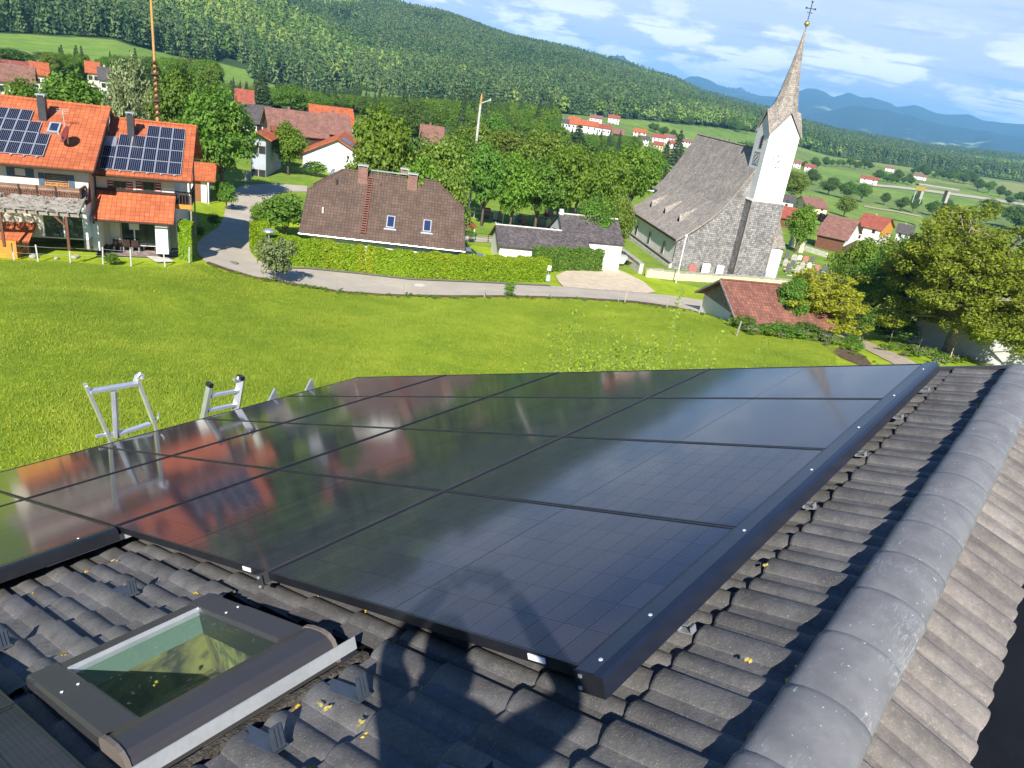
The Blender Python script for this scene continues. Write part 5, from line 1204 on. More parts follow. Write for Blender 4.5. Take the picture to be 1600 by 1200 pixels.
def slope_pv(lot, quadp, nx, rows, label, zoff=.07):
    """solar modules on a roof slope; quadp: bottom left, bottom right, top left in local coordinates; rows: list of (first, last) columns from the eave up"""
    bl, br, tl = [Vector(q) for q in quadp]; U = (br-bl)/nx; Vv = (tl-bl)/len(rows); N = U.cross(Vv).normalized()
    if N.z < 0: N = -N
    g = .015; e1, e2 = U.normalized(), Vv.normalized(); w, h = U.length-.02, Vv.length-.02
    mb = MB(); M = Matrix((e1, e2, N)).transposed().to_4x4()
    mb.box(0, w, 0, h, 0, .03); mb.cur = 1; ns = 6
    for i in range(ns): mb.mesh([(.03+(w-.06)*i/ns+.006, .03, .034), (.03+(w-.06)*(i+1)/ns-.006, .03, .034), (.03+(w-.06)*(i+1)/ns-.006, h-.03, .034), (.03+(w-.06)*i/ns+.006, h-.03, .034)], [(0, 1, 2, 3)])
    me = mb.data('solar_panel', [M_['alu'], M_['pv_far']])
    for j, (a, b) in enumerate(rows):
        for i in range(a, b):
            o = obj('solar_panel', me, lot.root); Mm = M.copy(); Mm.translation = bl+U*i+Vv*j+N*zoff; o.matrix_local = Mm
    hk = MB()
    for i in range(rows[0][0], rows[0][1]): c = bl+U*(i+.5)-e2*.12+N*.01; hk.mesh([c-e1*.06, c+e1*.06, c+e1*.06+e2*.2, c-e1*.06+e2*.2], [(0, 1, 2, 3)]); hk.bar(c-e2*.05+N*.02, c+e2*.1+N*.05, .05, .02, N)
    hk.build('panel_hook', M_['metal'], lot.root)
    ral = MB()
    for j in range(len(rows)): [ral.bar(bl+Vv*(j+f)+U*rows[j][0]+N*.03, bl+Vv*(j+f)+U*rows[j][1]+N*.03, .04, .03, N) for f in (.25, .75)]
    ral.build('panel_rail', M_['metal'], lot.root)
M_['pv_far'] = surf('blue_black_cells', (.009, .012, .026), .16, .06, .8, 0, 20, .5)
def dish(lot, loc, mat, s=.42, az=0.0, parent=None):
    m = MB(); prof = [(0, 0), (.5*s, .05*s), (.85*s, .17*s), (s, .26*s), (.98*s, .28*s), (.5*s, .08*s), (0, .03*s)]; m.lathe(prof, 18)
    T = Matrix.Translation(Vector(loc)) @ Matrix.Rotation(az, 4, 'Z') @ Matrix.Rotation(R(68), 4, 'X'); m.v = [tuple(T @ Vector(v)) for v in m.v]
    d = lot.part('satellite_dish', m, M_[mat], None, True); q = MB(); c = Vector(loc); f = T.to_3x3() @ Vector((0, 0, 1))
    q.bar(c+Vector((0, .05, -.95*s)), c-f*.02, .05); q.bar(c+T.to_3x3() @ Vector((0, -s*.9, .2*s)), c+f*.5+Vector((0, 0, -.12)), .03); q.box(c.x+f.x*.5-.05, c.x+f.x*.5+.05, c.y+f.y*.5-.05, c.y+f.y*.5+.05, c.z+f.z*.5-.17, c.z+f.z*.5-.06); q.build('dish_arm', M_['metal'], d)
def stack(lot, x0, x1, y0, y1, z0, z1, mat, capmat, cap=.06):
    c = lot.part('chimney', MB().box(x0, x1, y0, y1, z0, z1), M_[mat]); e = .05
    m = MB(); m.box(x0-e, x1+e, y0-e, y1+e, z1+.10, z1+.10+cap); [m.box(xx, xx+.05, yy, yy+.05, z1, z1+.10) for xx in (x0, x1-.05) for yy in (y0, y1-.05)]; m.build('chimney_cap', M_[capmat], c); return c

# ------------------------------------------------------------------ right orange house (with solar roof, red shutters, lean-to porch)
H2 = Lot((299, 283), -9.0, 69.5, 'row_house', 'right house of the orange roofed pair with red shutters and a lean-to porch', 'house')
# frame origin: right end of the main eave; x runs to the left as negative values
PIT = math.tan(R(27)); RY = 5.6
roof2 = MB(); zr = RY*PIT
roof2.slab([(-5.75, 0, 0), (0, 0, 0), (0, RY, zr), (-5.75, RY, zr)], .14); roof2.slab([(0, 2*RY, 0), (-5.75, 2*RY, 0), (-5.75, RY+.001, zr), (0, RY+.001, zr)], .14)
r2 = H2.part('roof', roof2, M_['orange_tile'])
MB().tube([(-5.8, RY, zr+.01), (0.03, RY, zr+.01)], .11, 8).build('ridge_cap', M_['orange_tile'], r2)
gt = MB(); gt.tube([(-5.75, -.06, -.10), (0.02, -.06, -.10)], .055, 8); gt.build('gutter', M_['wood_dark'], r2)
w2 = MB(); zb = -4.75
w2.prism([(-1.2+.05, .9, zb), (-1.2+.05, .9, -.14+.9*PIT-.05), (-1.2+.05, RY, zr-.2), (-1.2+.05, 10.2, -.14+.9*PIT-.05), (-1.2+.05, 10.2, zb)], (-4.6, 0, 0)); H2.part('wall', w2, M_['offwhite'])
fz = lambda px, py, y: H2.front(px, py, y)
def c5(q): return q[0]/4, 150+q[1]/4
for (a, b, c, d) in [((712, 530), (790, 585), (672, 528), (828, 585)), ((890, 530), (968, 595), (852, 530), (1003, 595))]:
    p, q = fz(*c5(a), .9), fz(*c5(b), .9); zc = (p.z+q.z)/2; window(H2, p.x, q.x, zc-.36, zc+.26, .9, 'wood', 'shut_red', .36)
# lean-to porch roof and lower storey
pL, pR = fz(*c5((590, 585)), .9), fz(*c5((1084, 608)), .9); eL, eR = fz(*c5((582, 770)), -1.2), fz(*c5((1084, 794)), -1.2); zt_, ze_ = (pL.z+pR.z)/2, (eL.z+eR.z)/2
rl_ = MB(); rl_.slab([(eL.x, -1.25, ze_), (eR.x, -1.25, ze_), (eR.x, .88, zt_), (eL.x, .88, zt_)], .12); rp = H2.part('porch_roof', rl_, M_['orange_tile'])
MB().box(eL.x-.02, eR.x+.02, .70, .895, zt_-.03, zt_+.10).build('flashing', M_['wood_dark'], rp); MB().box(eL.x-.03, eL.x, -1.27, .85, ze_-.35, ze_+.04).build('verge_board', M_['wood_dark'], rp)
MB().tube([(eL.x, -1.32, ze_-.08), (eR.x-.3, -1.32, ze_-.08)], .05, 8).build('gutter', M_['wood_dark'], rp)
b1 = fz(*c5((967, 805)), -.9); b2 = fz(*c5((1052, 945)), -.9); low = MB()
low.box(b1.x, b2.x, -.9, .9, zb, ze_+.10); H2.part('pillar_wall', low, M_['white'])
l1 = fz(*c5((570, 800)), -.9); l2 = fz(*c5((612, 790)), -.9); H2.part('pillar_wall', MB().box(l1.x, l2.x, -.9, .9, zb, ze_+.05), M_['white'])
lint = MB(); lint.box(l2.x+.003, b1.x-.003, -.9, -.7, ze_-.22, ze_-.02); H2.part('porch_beam', lint, M_['wood_dark'])
wz = zb+1.95
for a, b, mt in ((l2.x+.35, l2.x+.95, 'offwhite'),): H2.part('sliding_door', MB().box(a, b, .80, .89, zb+.1, wz), M_[mt])
dd = H2.part('sliding_door', MB().box(l2.x+1.1, b1.x-.1, .84, .893, zb+.1, wz), M_['glass'])
for k in range(4): x = l2.x+1.1+(b1.x-.1-l2.x-1.1)*k/3; MB().box(x-.04, x+.04, .80, .839, zb+.1, wz).build('door_frame', M_['white' if k == 1 else 'wood_dark'], dd)
MB().box(l2.x+1.5, l2.x+2.1, .815, .838, zb+1.1, zb+1.7).build('curtain', M_['white'], dd)
# right side balcony and staircase in the shade
sb = MB(); sb.box(-1.15, -.15, 1.0, 4.2, -1.95, -1.75); [sb.box(-.2, -.15, 1.0+.4*k, 1.08+.4*k, -1.75, -1.0) for k in range(8)]; sb.box(-.22, -.12, 1.0, 4.2, -1.02, -.92); [sb.box(-1.1+.19*k, -1.02+.19*k, .95, 1.0, -1.75, -1.0) for k in range(5)]; sb.box(-1.15, -.15, .94, 1.02, -1.02, -.92); H2.part('side_balcony', sb, M_['wood_dark'])
H2.part('balcony_post', MB().bar((-.18, 1.05, zb), (-.18, 1.05, 0), .10), M_['wood_grey']); H2.part('balcony_post', MB().bar((-.18, 4.1, zb), (-.18, 4.1, 1.2), .10), M_['wood_grey'])
H2.part('balcony_floor_board', MB().box(-1.15, -.1, .90, .97, -2.05, -1.76), M_['wood_orange'])
# solar field
zp = lambda px, py: H2.pl(px, py, (0, 0, .07), (0, -math.sin(R(27)), math.cos(R(27))))
bl_, br_, tr_ = zp(*c5((617, 455))), zp(*c5((1131, 498))), zp(*c5((1131, 207)))
up = (tr_.y-br_.y); bl_.y = br_.y = (bl_.y+br_.y)/2; bl_.z = br_.z = bl_.y*PIT+.07
slope_pv(H2, [bl_, br_, (bl_.x, bl_.y+up, bl_.z+up*PIT)], 6, [(0, 6), (0, 6), (1, 6), (3, 6)], '', .02)
p = zp(*c5((692, 290))); sk = H2.part('skylight', MB().prism([(p.x-.36, p.y-.4, p.z-.4*PIT-.04), (p.x+.36, p.y-.4, p.z-.4*PIT-.04), (p.x+.36, p.y+.55, p.z+.55*PIT-.04), (p.x-.36, p.y+.55, p.z+.55*PIT-.04)], (0, -.05, .10)), M_['metal'])
MB().prism([(p.x-.3, p.y-.38, p.z-.36*PIT+.06), (p.x+.3, p.y-.38, p.z-.36*PIT+.06), (p.x+.3, p.y+.45, p.z+.45*PIT+.06), (p.x-.3, p.y+.45, p.z+.45*PIT+.06)], (0, -.005, .01)).build('pane', surf('milky_sky_glass', (.45, .55, .60), .2, .05, 2, 0), sk)
p = zp(*c5((822, 243))); stack(H2, p.x-.21, p.x+.21, p.y-.25, p.y+.25, p.z-.4, p.z+1.30, 'dark_metal', 'metal')
p = zp(*c5((683, 225))); dish(H2, (p.x, p.y-.15, p.z+.55), 'metal', .48, R(-62))
# annex with the garage door at the right
gA, gB = H2.I @ Vector(ground(302, 314)), H2.I @ Vector(ground(322, 316)); yF = (gA.y+gB.y)/2; zF = gB.z
w0, w1 = fz(*c5((1205, 545)), yF), fz(*c5((1290, 545)), yF); ev = fz(*c5((1345, 535)), yF-.5); tp_ = fz(*c5((1338, 420)), yF+2.6)
anx = H2.child('garage_annex', 'small side building with orange roof, brown door and white walls beside the lane', 'shed', (0, 0, 0)); xL = w0.x-1.0
ax = MB(); ax.slab([(xL, yF-.5, ev.z), (ev.x, yF-.5, ev.z), (ev.x, yF+2.6, tp_.z), (xL, yF+2.6, tp_.z)], .12); ax.slab([(ev.x, yF+5.7, ev.z), (xL, yF+5.7, ev.z), (xL, yF+2.601, tp_.z), (ev.x, yF+2.601, tp_.z)], .12); ax.build('roof', M_['orange_tile'], anx)
MB().box(w0.x-.6, w1.x, yF, yF+5.2, zF-.6, ev.z+.1).build('wall', M_['white'], anx); MB().box(w0.x, fz(*c5((1255, 600)), yF).x, yF-.05, yF-.004, zF+.02, ev.z-.12).build('door', surf('brown_garage_door', (.25, .10, .045), .6, .1), anx)
MB().box(w1.x+.12, w1.x+.22, yF-.4, yF-.3, zF-.3, ev.z).build('post', M_['white'], anx)

# ------------------------------------------------------------------ left orange house (balcony, pergola)
H1 = Lot((146, 266.5), -8.6, 71, 'row_house', 'left house of the orange roofed pair with a long wooden balcony and pergola', 'house')
RY1 = 6.2; zr1 = RY1*PIT; LX = -9.0
rf = MB(); rf.slab([(LX, 0, 0), (0, 0, 0), (0, RY1, zr1), (LX, RY1, zr1)], .15); rf.slab([(0, 2*RY1, 0), (LX, 2*RY1, 0), (LX, RY1+.001, zr1), (0, RY1+.001, zr1)], .15); r1 = H1.part('roof', rf, M_['orange_tile'])
MB().tube([(LX, RY1, zr1+.01), (.03, RY1, zr1+.01)], .11, 8).build('ridge_cap', M_['orange_tile'], r1); MB().tube([(LX, -.06, -.1), (.02, -.06, -.1)], .055, 8).build('gutter', M_['wood_dark'], r1)
MB().box(.001, .04, -.02, RY1, -.18, -.02).build('verge_board', M_['wood_dark'], r1)
sdv = MB(); sdv.prism([(.005, 0, -.24), (.005, 0, -.02), (.005, RY1, zr1-.02), (.005, RY1, zr1-.26)], (.05, 0, 0)); sdv.build('verge_board', M_['wood_dark'], r1)
zb1 = -4.6
m = MB(); m.prism([(-.55, .9, zb1), (-.55, .9, .9*PIT-.2), (-.55, RY1, zr1-.2), (-.55, 11.4, .9*PIT-.2), (-.55, 11.4, zb1)], (LX+.7, 0, 0)); H1.part('wall', m, M_['offwhite'])
f1 = lambda q, y: H1.front(*c5(q), y)
a, b = f1((85, 452), .9), f1((170, 520), .9); window(H1, a.x, b.x, b.z+.12, b.z+.66, .9, 'wood', 'shut_blue', .36)
H1.part('roller_blind', MB().box(a.x+.05, b.x-.05, .855, .883, b.z+.2, b.z+.62), M_['offwhite'])
a, b = f1((278, 470), .9), f1((428, 575), .9); w = window(H1, a.x, b.x, b.z-.1, b.z+.80, .9, 'wood', 'shut_blue', .33, mull=False)
m = MB(); [m.box(a.x+.06, b.x-.06, .85, .86, b.z-.04+.1*k, b.z-.005+.1*k) for k in range(8)]; m.build('reed_blind', M_['wood_grey'], w)
# balcony
t0, t1 = f1((0, 548), -.35), f1((505, 575), -.35); zB = (t0.z+t1.z)/2; u1 = f1((490, 655), -.35); xR = t1.x
bal = H1.part('balcony', MB().box(LX+.3, xR, -.35, .895, zB-1.02, zB-.86), M_['wood'])
m = MB(); m.box(LX+.3, xR, -.42, -.30, zB-.09, zB+.02); m.box(LX+.3, xR, -.37, -.33, zB-.86, zB-.74); m.box(xR-.1, xR, -.30, .895, zB-.09, zB+.02); m.build('handrail', surf('railing_timber', (.20, .11, .075), .7, .25), bal)
m = MB(); x = LX+.4
while x < xR-.05: m.box(x, x+.085, -.362, -.338, zB-.73, zB-.13); x += .125
for k in range(9): m.box(xR-.07, xR-.045, -.25+.12*k, -.17+.12*k, zB-.73, zB-.13)
m.build('baluster', M_['wood'], bal)['kind'] = 'stuff'
m = MB(); m.box(LX+.3, xR+.02, -.40, -.345, zB-.22, zB-.095); m.build('railing_band', surf('flower_box_timber', (.30, .19, .14), .7, .25), bal)
for k, xx in enumerate((xR-3.3, xR-2.35, xR-1.35, xR-.02)): MB().box(xx-.05, xx+.05, -.44, -.36, zB-.9, zB+.04).build('railing_post', M_['wood_dark'], bal)
for k in range(2): x0 = f1((285+75*k, 555), .3).x; b_ = MB(); b_.box(x0, x0+.65, .2, .3, zB-.02, zB+.02); b_.box(x0, x0+.65, .2, .3, zB+.12, zB+.16); [b_.box(x0+q, x0+q+.05, .2, .3, zB-.4, zB+.12) for q in (0, .3, .6)]; o = H1.child('yellow_chair', ['left', 'right'][k]+' yellow chair back standing on the wooden balcony', 'chair', (0, 0, 0)); b_.build('backrest', M_['wood_orange'], o)
# side wall of the projecting gable pier
c0, c1 = f1((510, 735), -.35), f1((560, 900), -.35); pier = MB(); pier.box(c0.x, c1.x-.05, -.36, .88, zb1-.2, zB-.9); H1.part('pier', pier, M_['white']); H1.part('pier_base', MB().box(c0.x-.02, c1.x-.03, -.39, .88, zb1-.25, zb1+.35), M_['stone'])
sv = MB(); sv.prism([(c1.x-.02, -.33, zB-.95), (c1.x-.02, .88, zB-.95), (c1.x-.02, .88, zB+.25)], (.05, 0, 0)); H1.part('side_cladding', sv, M_['wood_dark'])
# pergola
p0, p1 = f1((0, 705), -1.9), f1((510, 758), -1.9); zP = (p0.z+p1.z)/2; per = H1.part('pergola_beam', MB().box(LX+.3, p1.x, -1.97, -1.83, zP-.09, zP+.09), M_['wood_grey'])
for k in range(13): x = p1.x-.12-.55*k; MB().bar((x, -2.15, zP+.10), (x, .85, zP+1.0), .08, .12).build('rafter', M_['wood_grey'], per)
m = MB(); m.slab([(LX+.3, -2.1, zP+.19), (p1.x-.1, -2.1, zP+.19), (p1.x-.1, .8, zP+1.07), (LX+.3, .8, zP+1.07)], .01)
tg = NT('dusty_glass_roof'); nn = tg.noise(tg.coord(), 3, 6, .7, 1); dfu = tg.pbsdf((.34, .31, .26, 1), .5); tp = tg.n('ShaderNodeBsdfTransparent'); mx = tg.n('ShaderNodeMixShader'); tg.set(mx.inputs[0], tg.step(nn, .36, .60)); tg.t.links.new(tp.outputs[0], mx.inputs[1]); tg.t.links.new(dfu, mx.inputs[2])
m.build('glass_roof', tg.done(mx.outputs[0]), per)
q0 = f1((415, 765), -1.85); pst = H1.part('pergola_post', MB().bar((q0.x, -1.9, zb1), (q0.x, -1.9, zP-.09), .14), M_['wood']); MB().bar((q0.x, -1.9, zP-.75), (q0.x-.6, -1.9, zP-.1), .11).build('brace', M_['wood'], pst)
H1.part('pergola_post', MB().bar((q0.x-3.4, -1.9, zb1), (q0.x-3.4, -1.9, zP-.09), .14), M_['wood'])
dw = H1.part('terrace_door', MB().box(q0.x-2.0, q0.x+.3, .84, .895, zb1+.1, zb1+2.0), M_['glass']); [MB().box(x-.04, x+.04, .80, .839, zb1+.1, zb1+2.0).build('door_frame', M_['white'], dw) for x in (q0.x-2.0, q0.x-.85, q0.x+.3)]
# roof furniture
zq = lambda px, py: H1.pl(px, py, (0, 0, .07), (0, -math.sin(R(27)), math.cos(R(27))))
bl_, br_ = zq(*c5((-10, 356))), zq(*c5((272, 378))); tr_ = zq(*c5((290, 240))); up = (tr_.y-br_.y)/2*1.03; bl_.y = br_.y = (bl_.y+br_.y)/2; bl_.z = br_.z = bl_.y*PIT+.07; wP = (br_.x-zq(*c5((25, 362))).x)/3
slope_pv(H1, [(br_.x-wP*7, br_.y, br_.z), br_, (br_.x-wP*7, br_.y+up*4, br_.z+up*4*PIT)], 7, [(0, 7), (0, 7), (0, 6), (0, 5)], '', .02)
p = zq(*c5((340, 200))); sk = H1.part('skylight', MB().prism([(p.x-.32, p.y-.45, p.z-.45*PIT-.04), (p.x+.32, p.y-.45, p.z-.45*PIT-.04), (p.x+.32, p.y+.5, p.z+.5*PIT-.04), (p.x-.32, p.y+.5, p.z+.5*PIT-.04)], (0, -.05, .10)), surf('grey_skylight_frame', (.30, .33, .36), .5, .1))
MB().prism([(p.x-.22, p.y-.40, p.z-.34*PIT+.06), (p.x+.22, p.y-.40, p.z-.34*PIT+.06), (p.x+.22, p.y+.35, p.z+.38*PIT+.06), (p.x-.22, p.y+.35, p.z+.38*PIT+.06)], (0, -.005, .01)).build('pane', M_['glassblue'], sk)
p = zq(*c5((272, 133))); stack(H1, p.x-.22, p.x+.22, p.y-.25, p.y+.25, p.z-.4, p.z+1.25, 'dark_metal', 'metal')
p = zq(*c5((430, 305))); dish(H1, (p.x, p.y-.15, p.z+.60), 'red_dish', .55, R(-62)) if 'red_dish' in M_ else dish(H1, (p.x, p.y-.15, p.z+.60), 'shut_red', .55, R(-62))
p = zq(*c5((408, 215))); an = MB(); an.bar((p.x, p.y, p.z-.1), (p.x-.05, p.y, p.z+1.25), .035); [an.bar((p.x-.05-.35, p.y, p.z+zz), (p.x-.05+.35, p.y, p.z+zz+.05), .02) for zz in (1.0, 1.15, 1.25)]; [an.bar((p.x-.05+d, p.y-.2, p.z+1.15), (p.x-.05+d, p.y+.2, p.z+1.15), .015) for d in (-.3, -.15, .15, .3)]; H1.part('antenna', an, M_['metal'])

# ------------------------------------------------------------------ honey coloured timber hut at the left photo edge
HT = Lot((28, 405), -14.25, 76, 'timber_hut', 'small honey coloured timber hut with orange tiled roof at the left photo edge', 'hut')
hz = HT.front(28, 378, 0).z
HT.part('wall', MB().box(-3.2, 0, 0, 1.9, -.3, hz+.02), M_['wood_orange']); [HT.part('board', MB().box(-3.2, 0, -.012, -.002, -.25+.21*k, -.25+.21*k+.19), M_['wood_orange']) for k in range(int((hz+.25)/.21))]
e = HT.flat(46, 378, hz); rd = HT.flat(47, 346.5, hz+.95)
m = MB(); m.slab([(-3.5, e.y-.1, hz+.02), (e.x, e.y-.1, hz+.02), (e.x, e.y+1.55, hz+.95), (-3.5, e.y+1.55, hz+.95)], .1); m.slab([(e.x, e.y+3.2, hz+.02), (-3.5, e.y+3.2, hz+.02), (-3.5, e.y+1.551, hz+.95), (e.x, e.y+1.551, hz+.95)], .1); HT.part('roof', m, M_['orange_tile'])
HT.part('support_bracket', MB().bar((.02, .2, hz-.05), (e.x-.15, .2, hz-.05), .09).bar((.02, .2, hz-.6), (e.x-.15, .2, hz-.08), .07).bar((e.x-.1, .2, hz-.75), (e.x-.1, .2, hz), .07), M_['wood_dark'])

# ------------------------------------------------------------------ terraces, their furniture
def ground_quad(name, pix, mat, lift, label, kind='structure'):
    P = [ground(*q) for q in pix]; c = sum(P)/len(P); m = MB(); ring = []
    for i in range(len(P)):
        for k in range(6): p = P[i]+(P[(i+1) % len(P)]-P[i])*k/6; ring.append((p[0], p[1], float(tz(p[0], p[1]))+lift))
    mid = [tuple((np.array(q)+np.array((c[0], c[1], 0))*1)*.5*np.array([1, 1, 0])+np.array([0, 0, float(tz((q[0]+c[0])/2, (q[1]+c[1])/2))+lift])) for q in ring]
    n = len(ring); m.mesh(ring+mid+[(c[0], c[1], float(tz(c[0], c[1]))+lift)], [(i, (i+1) % n, n+(i+1) % n, n+i) for i in range(n)]+[(n+i, n+(i+1) % n, 2*n) for i in range(n)])
    return tag(m.build(name, mat, None, True), label, None, None, kind)
ground_quad('terrace', [(148, 399), (158, 392), (200, 381), (262, 385), (280, 392), (278, 402), (255, 404), (190, 402)], M_['paving'], .10, 'red brown paved terrace in front of the lean-to porch')
ground_quad('patio', [(0, 365), (60, 362), (128, 366), (132, 378), (60, 380), (0, 380)], M_['patio'], .10, 'beige patio under the pergola')
ground_quad('gravel_bed', [(228, 402), (262, 404), (272, 411), (245, 412)], M_['stone_lt'], .12, 'pale gravel bed below the terrace')
def chair_parts(o, mat):
    MB().box(-.27, .27, -.27, .27, .38, .45).build('seat', M_[mat], o); MB().prism([(-.26, -.27, .45), (.26, -.27, .45), (.26, -.36, 1.02), (-.26, -.36, 1.02)], (0, -.03, 0)).build('backrest', M_[mat], o)
    lg = MB().box(-.03, .03, -.03, .03, 0, .38).data('leg', M_['metal']); [obj('leg', lg, o, (sx*.24, sy*.24, 0)) for sx in (-1, 1) for sy in (-1, 1)]; [MB().box(sx*.27-.03, sx*.27+.03, -.25, .25, .60, .64).build('armrest', M_[mat], o) for sx in (-1, 1)]
def at_ground(px, py, az, lift=.12, scale=1.0):
    P = ground(px, py); P[2] += lift; return frame_mat(P, az, scale)
for k, (px, py) in enumerate([(184.5, 394), (199.5, 394.5), (213, 395)]):
    o = thing('garden_chair', ['left', 'middle', 'right'][k]+' dark wicker chair of the row at the white terrace table', 'chair', at_ground(px, py, 70), 'terrace chairs'); chair_parts(o, 'wood_dark')
for k, (px, py) in enumerate([(201, 383), (215, 384)]):
    o = thing('garden_chair', ['left', 'right'][k]+' pale cushioned chair behind the white terrace table', 'chair', at_ground(px, py, 250), 'terrace chairs'); chair_parts(o, 'offwhite')
o = thing('terrace_table', 'white cloth covered long table on the paved terrace', 'table', at_ground(199, 389.5, 70)); MB().box(-1.55, 1.45, -.45, .45, .70, .76).build('tabletop', M_['white'], o); lg = MB().box(-.04, .04, -.04, .04, 0, .70).data('leg', M_['metal']); [obj('leg', lg, o, (sx*1.3, sy*.35, 0)) for sx in (-1, 1) for sy in (-1, 1)]
o = thing('planter', 'dark pot with a small round tree at the left corner of the terrace', 'plant pot', at_ground(154, 395, 70)); MB().lathe([(.0, 0), (.26, 0), (.36, .55), (.31, .55), (.29, .48), (0, .48)], 14).build('pot', M_['dark_metal'], o, True)
MB().tube([(0, 0, .45), (.02, 0, 1.1)], .03, 6).build('stem', M_['bark'], o); cm = obj('crown', TK['bush'][0], o, (0, 0, 1.05), None, (1.0, 1.0, 1.0))
o = thing('fire_bowl', 'brown rusty round fire bowl on the terrace edge', 'fire bowl', at_ground(253, 402, 70)); MB().lathe([(0, .1), (.3, .12), (.48, .35), (.52, .62), (.46, .62), (.42, .38), (0, .2)], 16).build('bowl', M_['wood'], o, True); MB().lathe([(.3, 0), (.32, .13), (.26, .13), (.25, 0)], 12).build('foot', M_['dark_metal'], o)
o = thing('stone_fountain', 'pale block shaped stone grill on the patio under the pergola', 'grill', at_ground(66, 371, 75)); MB().box(-.55, .55, -.35, .35, 0, 1.25).build('body', M_['cream'], o); MB().box(-.62, .62, -.42, .42, 1.253, 1.36).build('top_slab', M_['stone_lt'], o)
o = thing('patio_table', 'dark table in the shade under the pergola', 'table', at_ground(88, 369, 75)); MB().lathe([(0, .70), (.6, .70), (.6, .75), (0, .75)], 16).build('tabletop', M_['dark_metal'], o); MB().bar((0, 0, 0), (0, 0, .7), .08).build('leg', M_['dark_metal'], o)
for k, (px, py) in enumerate([(80, 371), (97, 370)]): o = thing('garden_chair', ['left', 'right'][k]+' dark chair at the patio table under the pergola', 'chair', at_ground(px, py, 75+180*k), 'patio chairs'); chair_parts(o, 'dark_metal')
o = thing('cushion_bench', 'dark red cushioned bench beside the white pier under the pergola', 'bench', at_ground(121, 369, 75)); MB().box(-.7, .6, -.3, .3, .3, .5).build('seat', M_['shut_red'], o); MB().box(-.7, .6, .2, .3, .5, .95).build('backrest', M_['shut_red'], o); MB().box(-.65, .55, -.25, .25, 0, .3).build('base', M_['wood'], o)
rk = random.Random(4)
for k, (px, py) in enumerate([(120, 402), (116, 404), (88, 405), (52, 403), (142, 392), (308, 350), (302, 343), (316, 355), (362, 322), (366, 326)]):
    m = MB(); s = rk.uniform(.2, .36); m.blob((0, 0, s*.35), (s, s*.8, s*.6), k, 1, .2); o = m.build('garden_rock', M_['stone'], None, True); o.matrix_world = at_ground(px, py, rk.uniform(0, 360), 0); tag(o, 'pale boulder '+['at the right end of the lawn by the pier', 'beside the boulder at the lawn end', 'in the grass below the patio lawn', 'by the timber hut', 'under the white pier', 'in the shaded bank by the lane', 'highest in the shaded bank', 'low in the shaded bank near the round shrub', 'left of the garage bank shrub', 'right of the garage bank shrub'][k], 'rock', 'garden boulders')
# ------------------------------------------------------------------ brown half-hipped house
BH = Lot((466, 363), -14.5, 81.7, 'brown_house', 'house with a large half hipped brown tiled roof behind the long hedge', 'house')
L_, RZ, RYb = 14.33, 5.0, 4.80; hz_, hy = 3.13, 3.0; xl, xr = 2.95, 11.2
rb = MB(); t_ = .12
F0 = [(0, 0, 0), (L_, 0, 0), (13.97, hy, hz_), (xr, RYb, RZ), (xl, RYb, RZ), (.2, hy, hz_)]
Bk = [(x, 2*RYb-y, z) for x, y, z in F0]
rb.face(*F0); rb.face(*reversed(Bk)); rb.face(F0[5], F0[4], Bk[5]); rb.face(F0[3], F0[2], Bk[2])
rb.face((0, 0, -t_), (0, 0, 0), F0[5], (.2, hy, hz_-t_*1.6)); rb.face((0, 0, 0), (0, 0, -t_), (L_, 0, -t_), (L_, 0, 0)); rb.face((L_, 0, 0), (L_, 0, -t_), (13.97, hy, hz_-t_*1.6), F0[2])
rb.face((0, 0, -t_), (0, .5, -t_+.3), (L_, .5, -t_+.3), (L_, 0, -t_))
broof = BH.part('roof', rb, M_['brown_tile'])
m = MB(); [m.tube([a, b], .09, 6) for a, b in ((F0[5], F0[4]), (F0[2], F0[3]), (F0[4], F0[3]), (Bk[5], Bk[4]), (Bk[2], Bk[3]))]; m.build('hip_cap', M_['brown_tile'], broof)
MB().tube([F0[2], F0[3]], .035, 6).build('lightning_wire', M_['metal'], broof)
m = MB(); m.tube([(0, -.06, -.08), (L_, -.06, -.08)], .06, 8); m.build('gutter', M_['metal'], broof)
for x, y0_, pp in ((.03, 0, F0[5]), (L_-.05, 0, F0[2])): m = MB(); m.prism([(x, 0, -.12), (x, 0, .02), (pp[0], pp[1], pp[2]+.02), (pp[0], pp[1], pp[2]-.2)], (.04, 0, 0)); m.build('verge_board', M_['dark_metal'], broof)
wb = MB(); zbb = -2.6
wb.box(1.05, 13.1, .65, 2*RYb-.65, zbb, .45); BH.part('wall', wb, M_['white'])
g_ = MB()
for xx in (1.05, 12.95): g_.prism([(xx, .66, .4), (xx, 2*RYb-.66, .4), (xx, 2*RYb-hy, hz_-.15), (xx, hy, hz_-.15)], (.15, 0, 0))
BH.part('gable_wall', g_, M_['white'])
m = MB(); m.bar((1.0, .60, zbb), (1.0, .60, -.2), .07); m.bar((1.0, .6, -.2), (.9, .0, -.05), .06); m.bar((3.2, .60, zbb), (3.2, .60, -.2), .06); BH.part('downpipe', m, M_['metal'])
SLB = RZ/RYb
bz = lambda px, py: BH.pl(px, py, (0, 0, 0), (0, -RZ, RYb))
def c6(q): return 400+q[0]/4, 200+q[1]/4
for q, top in (((665, 345), 245), ((975, 385), 298)):
    p = bz(*c6(q)); pt = BH.front(*c6((q[0], top)), p.y); stack(BH, p.x-.42, p.x+.42, p.y-.05, p.y+.75, p.z-.3, pt.z, 'brick', 'alu', .10)
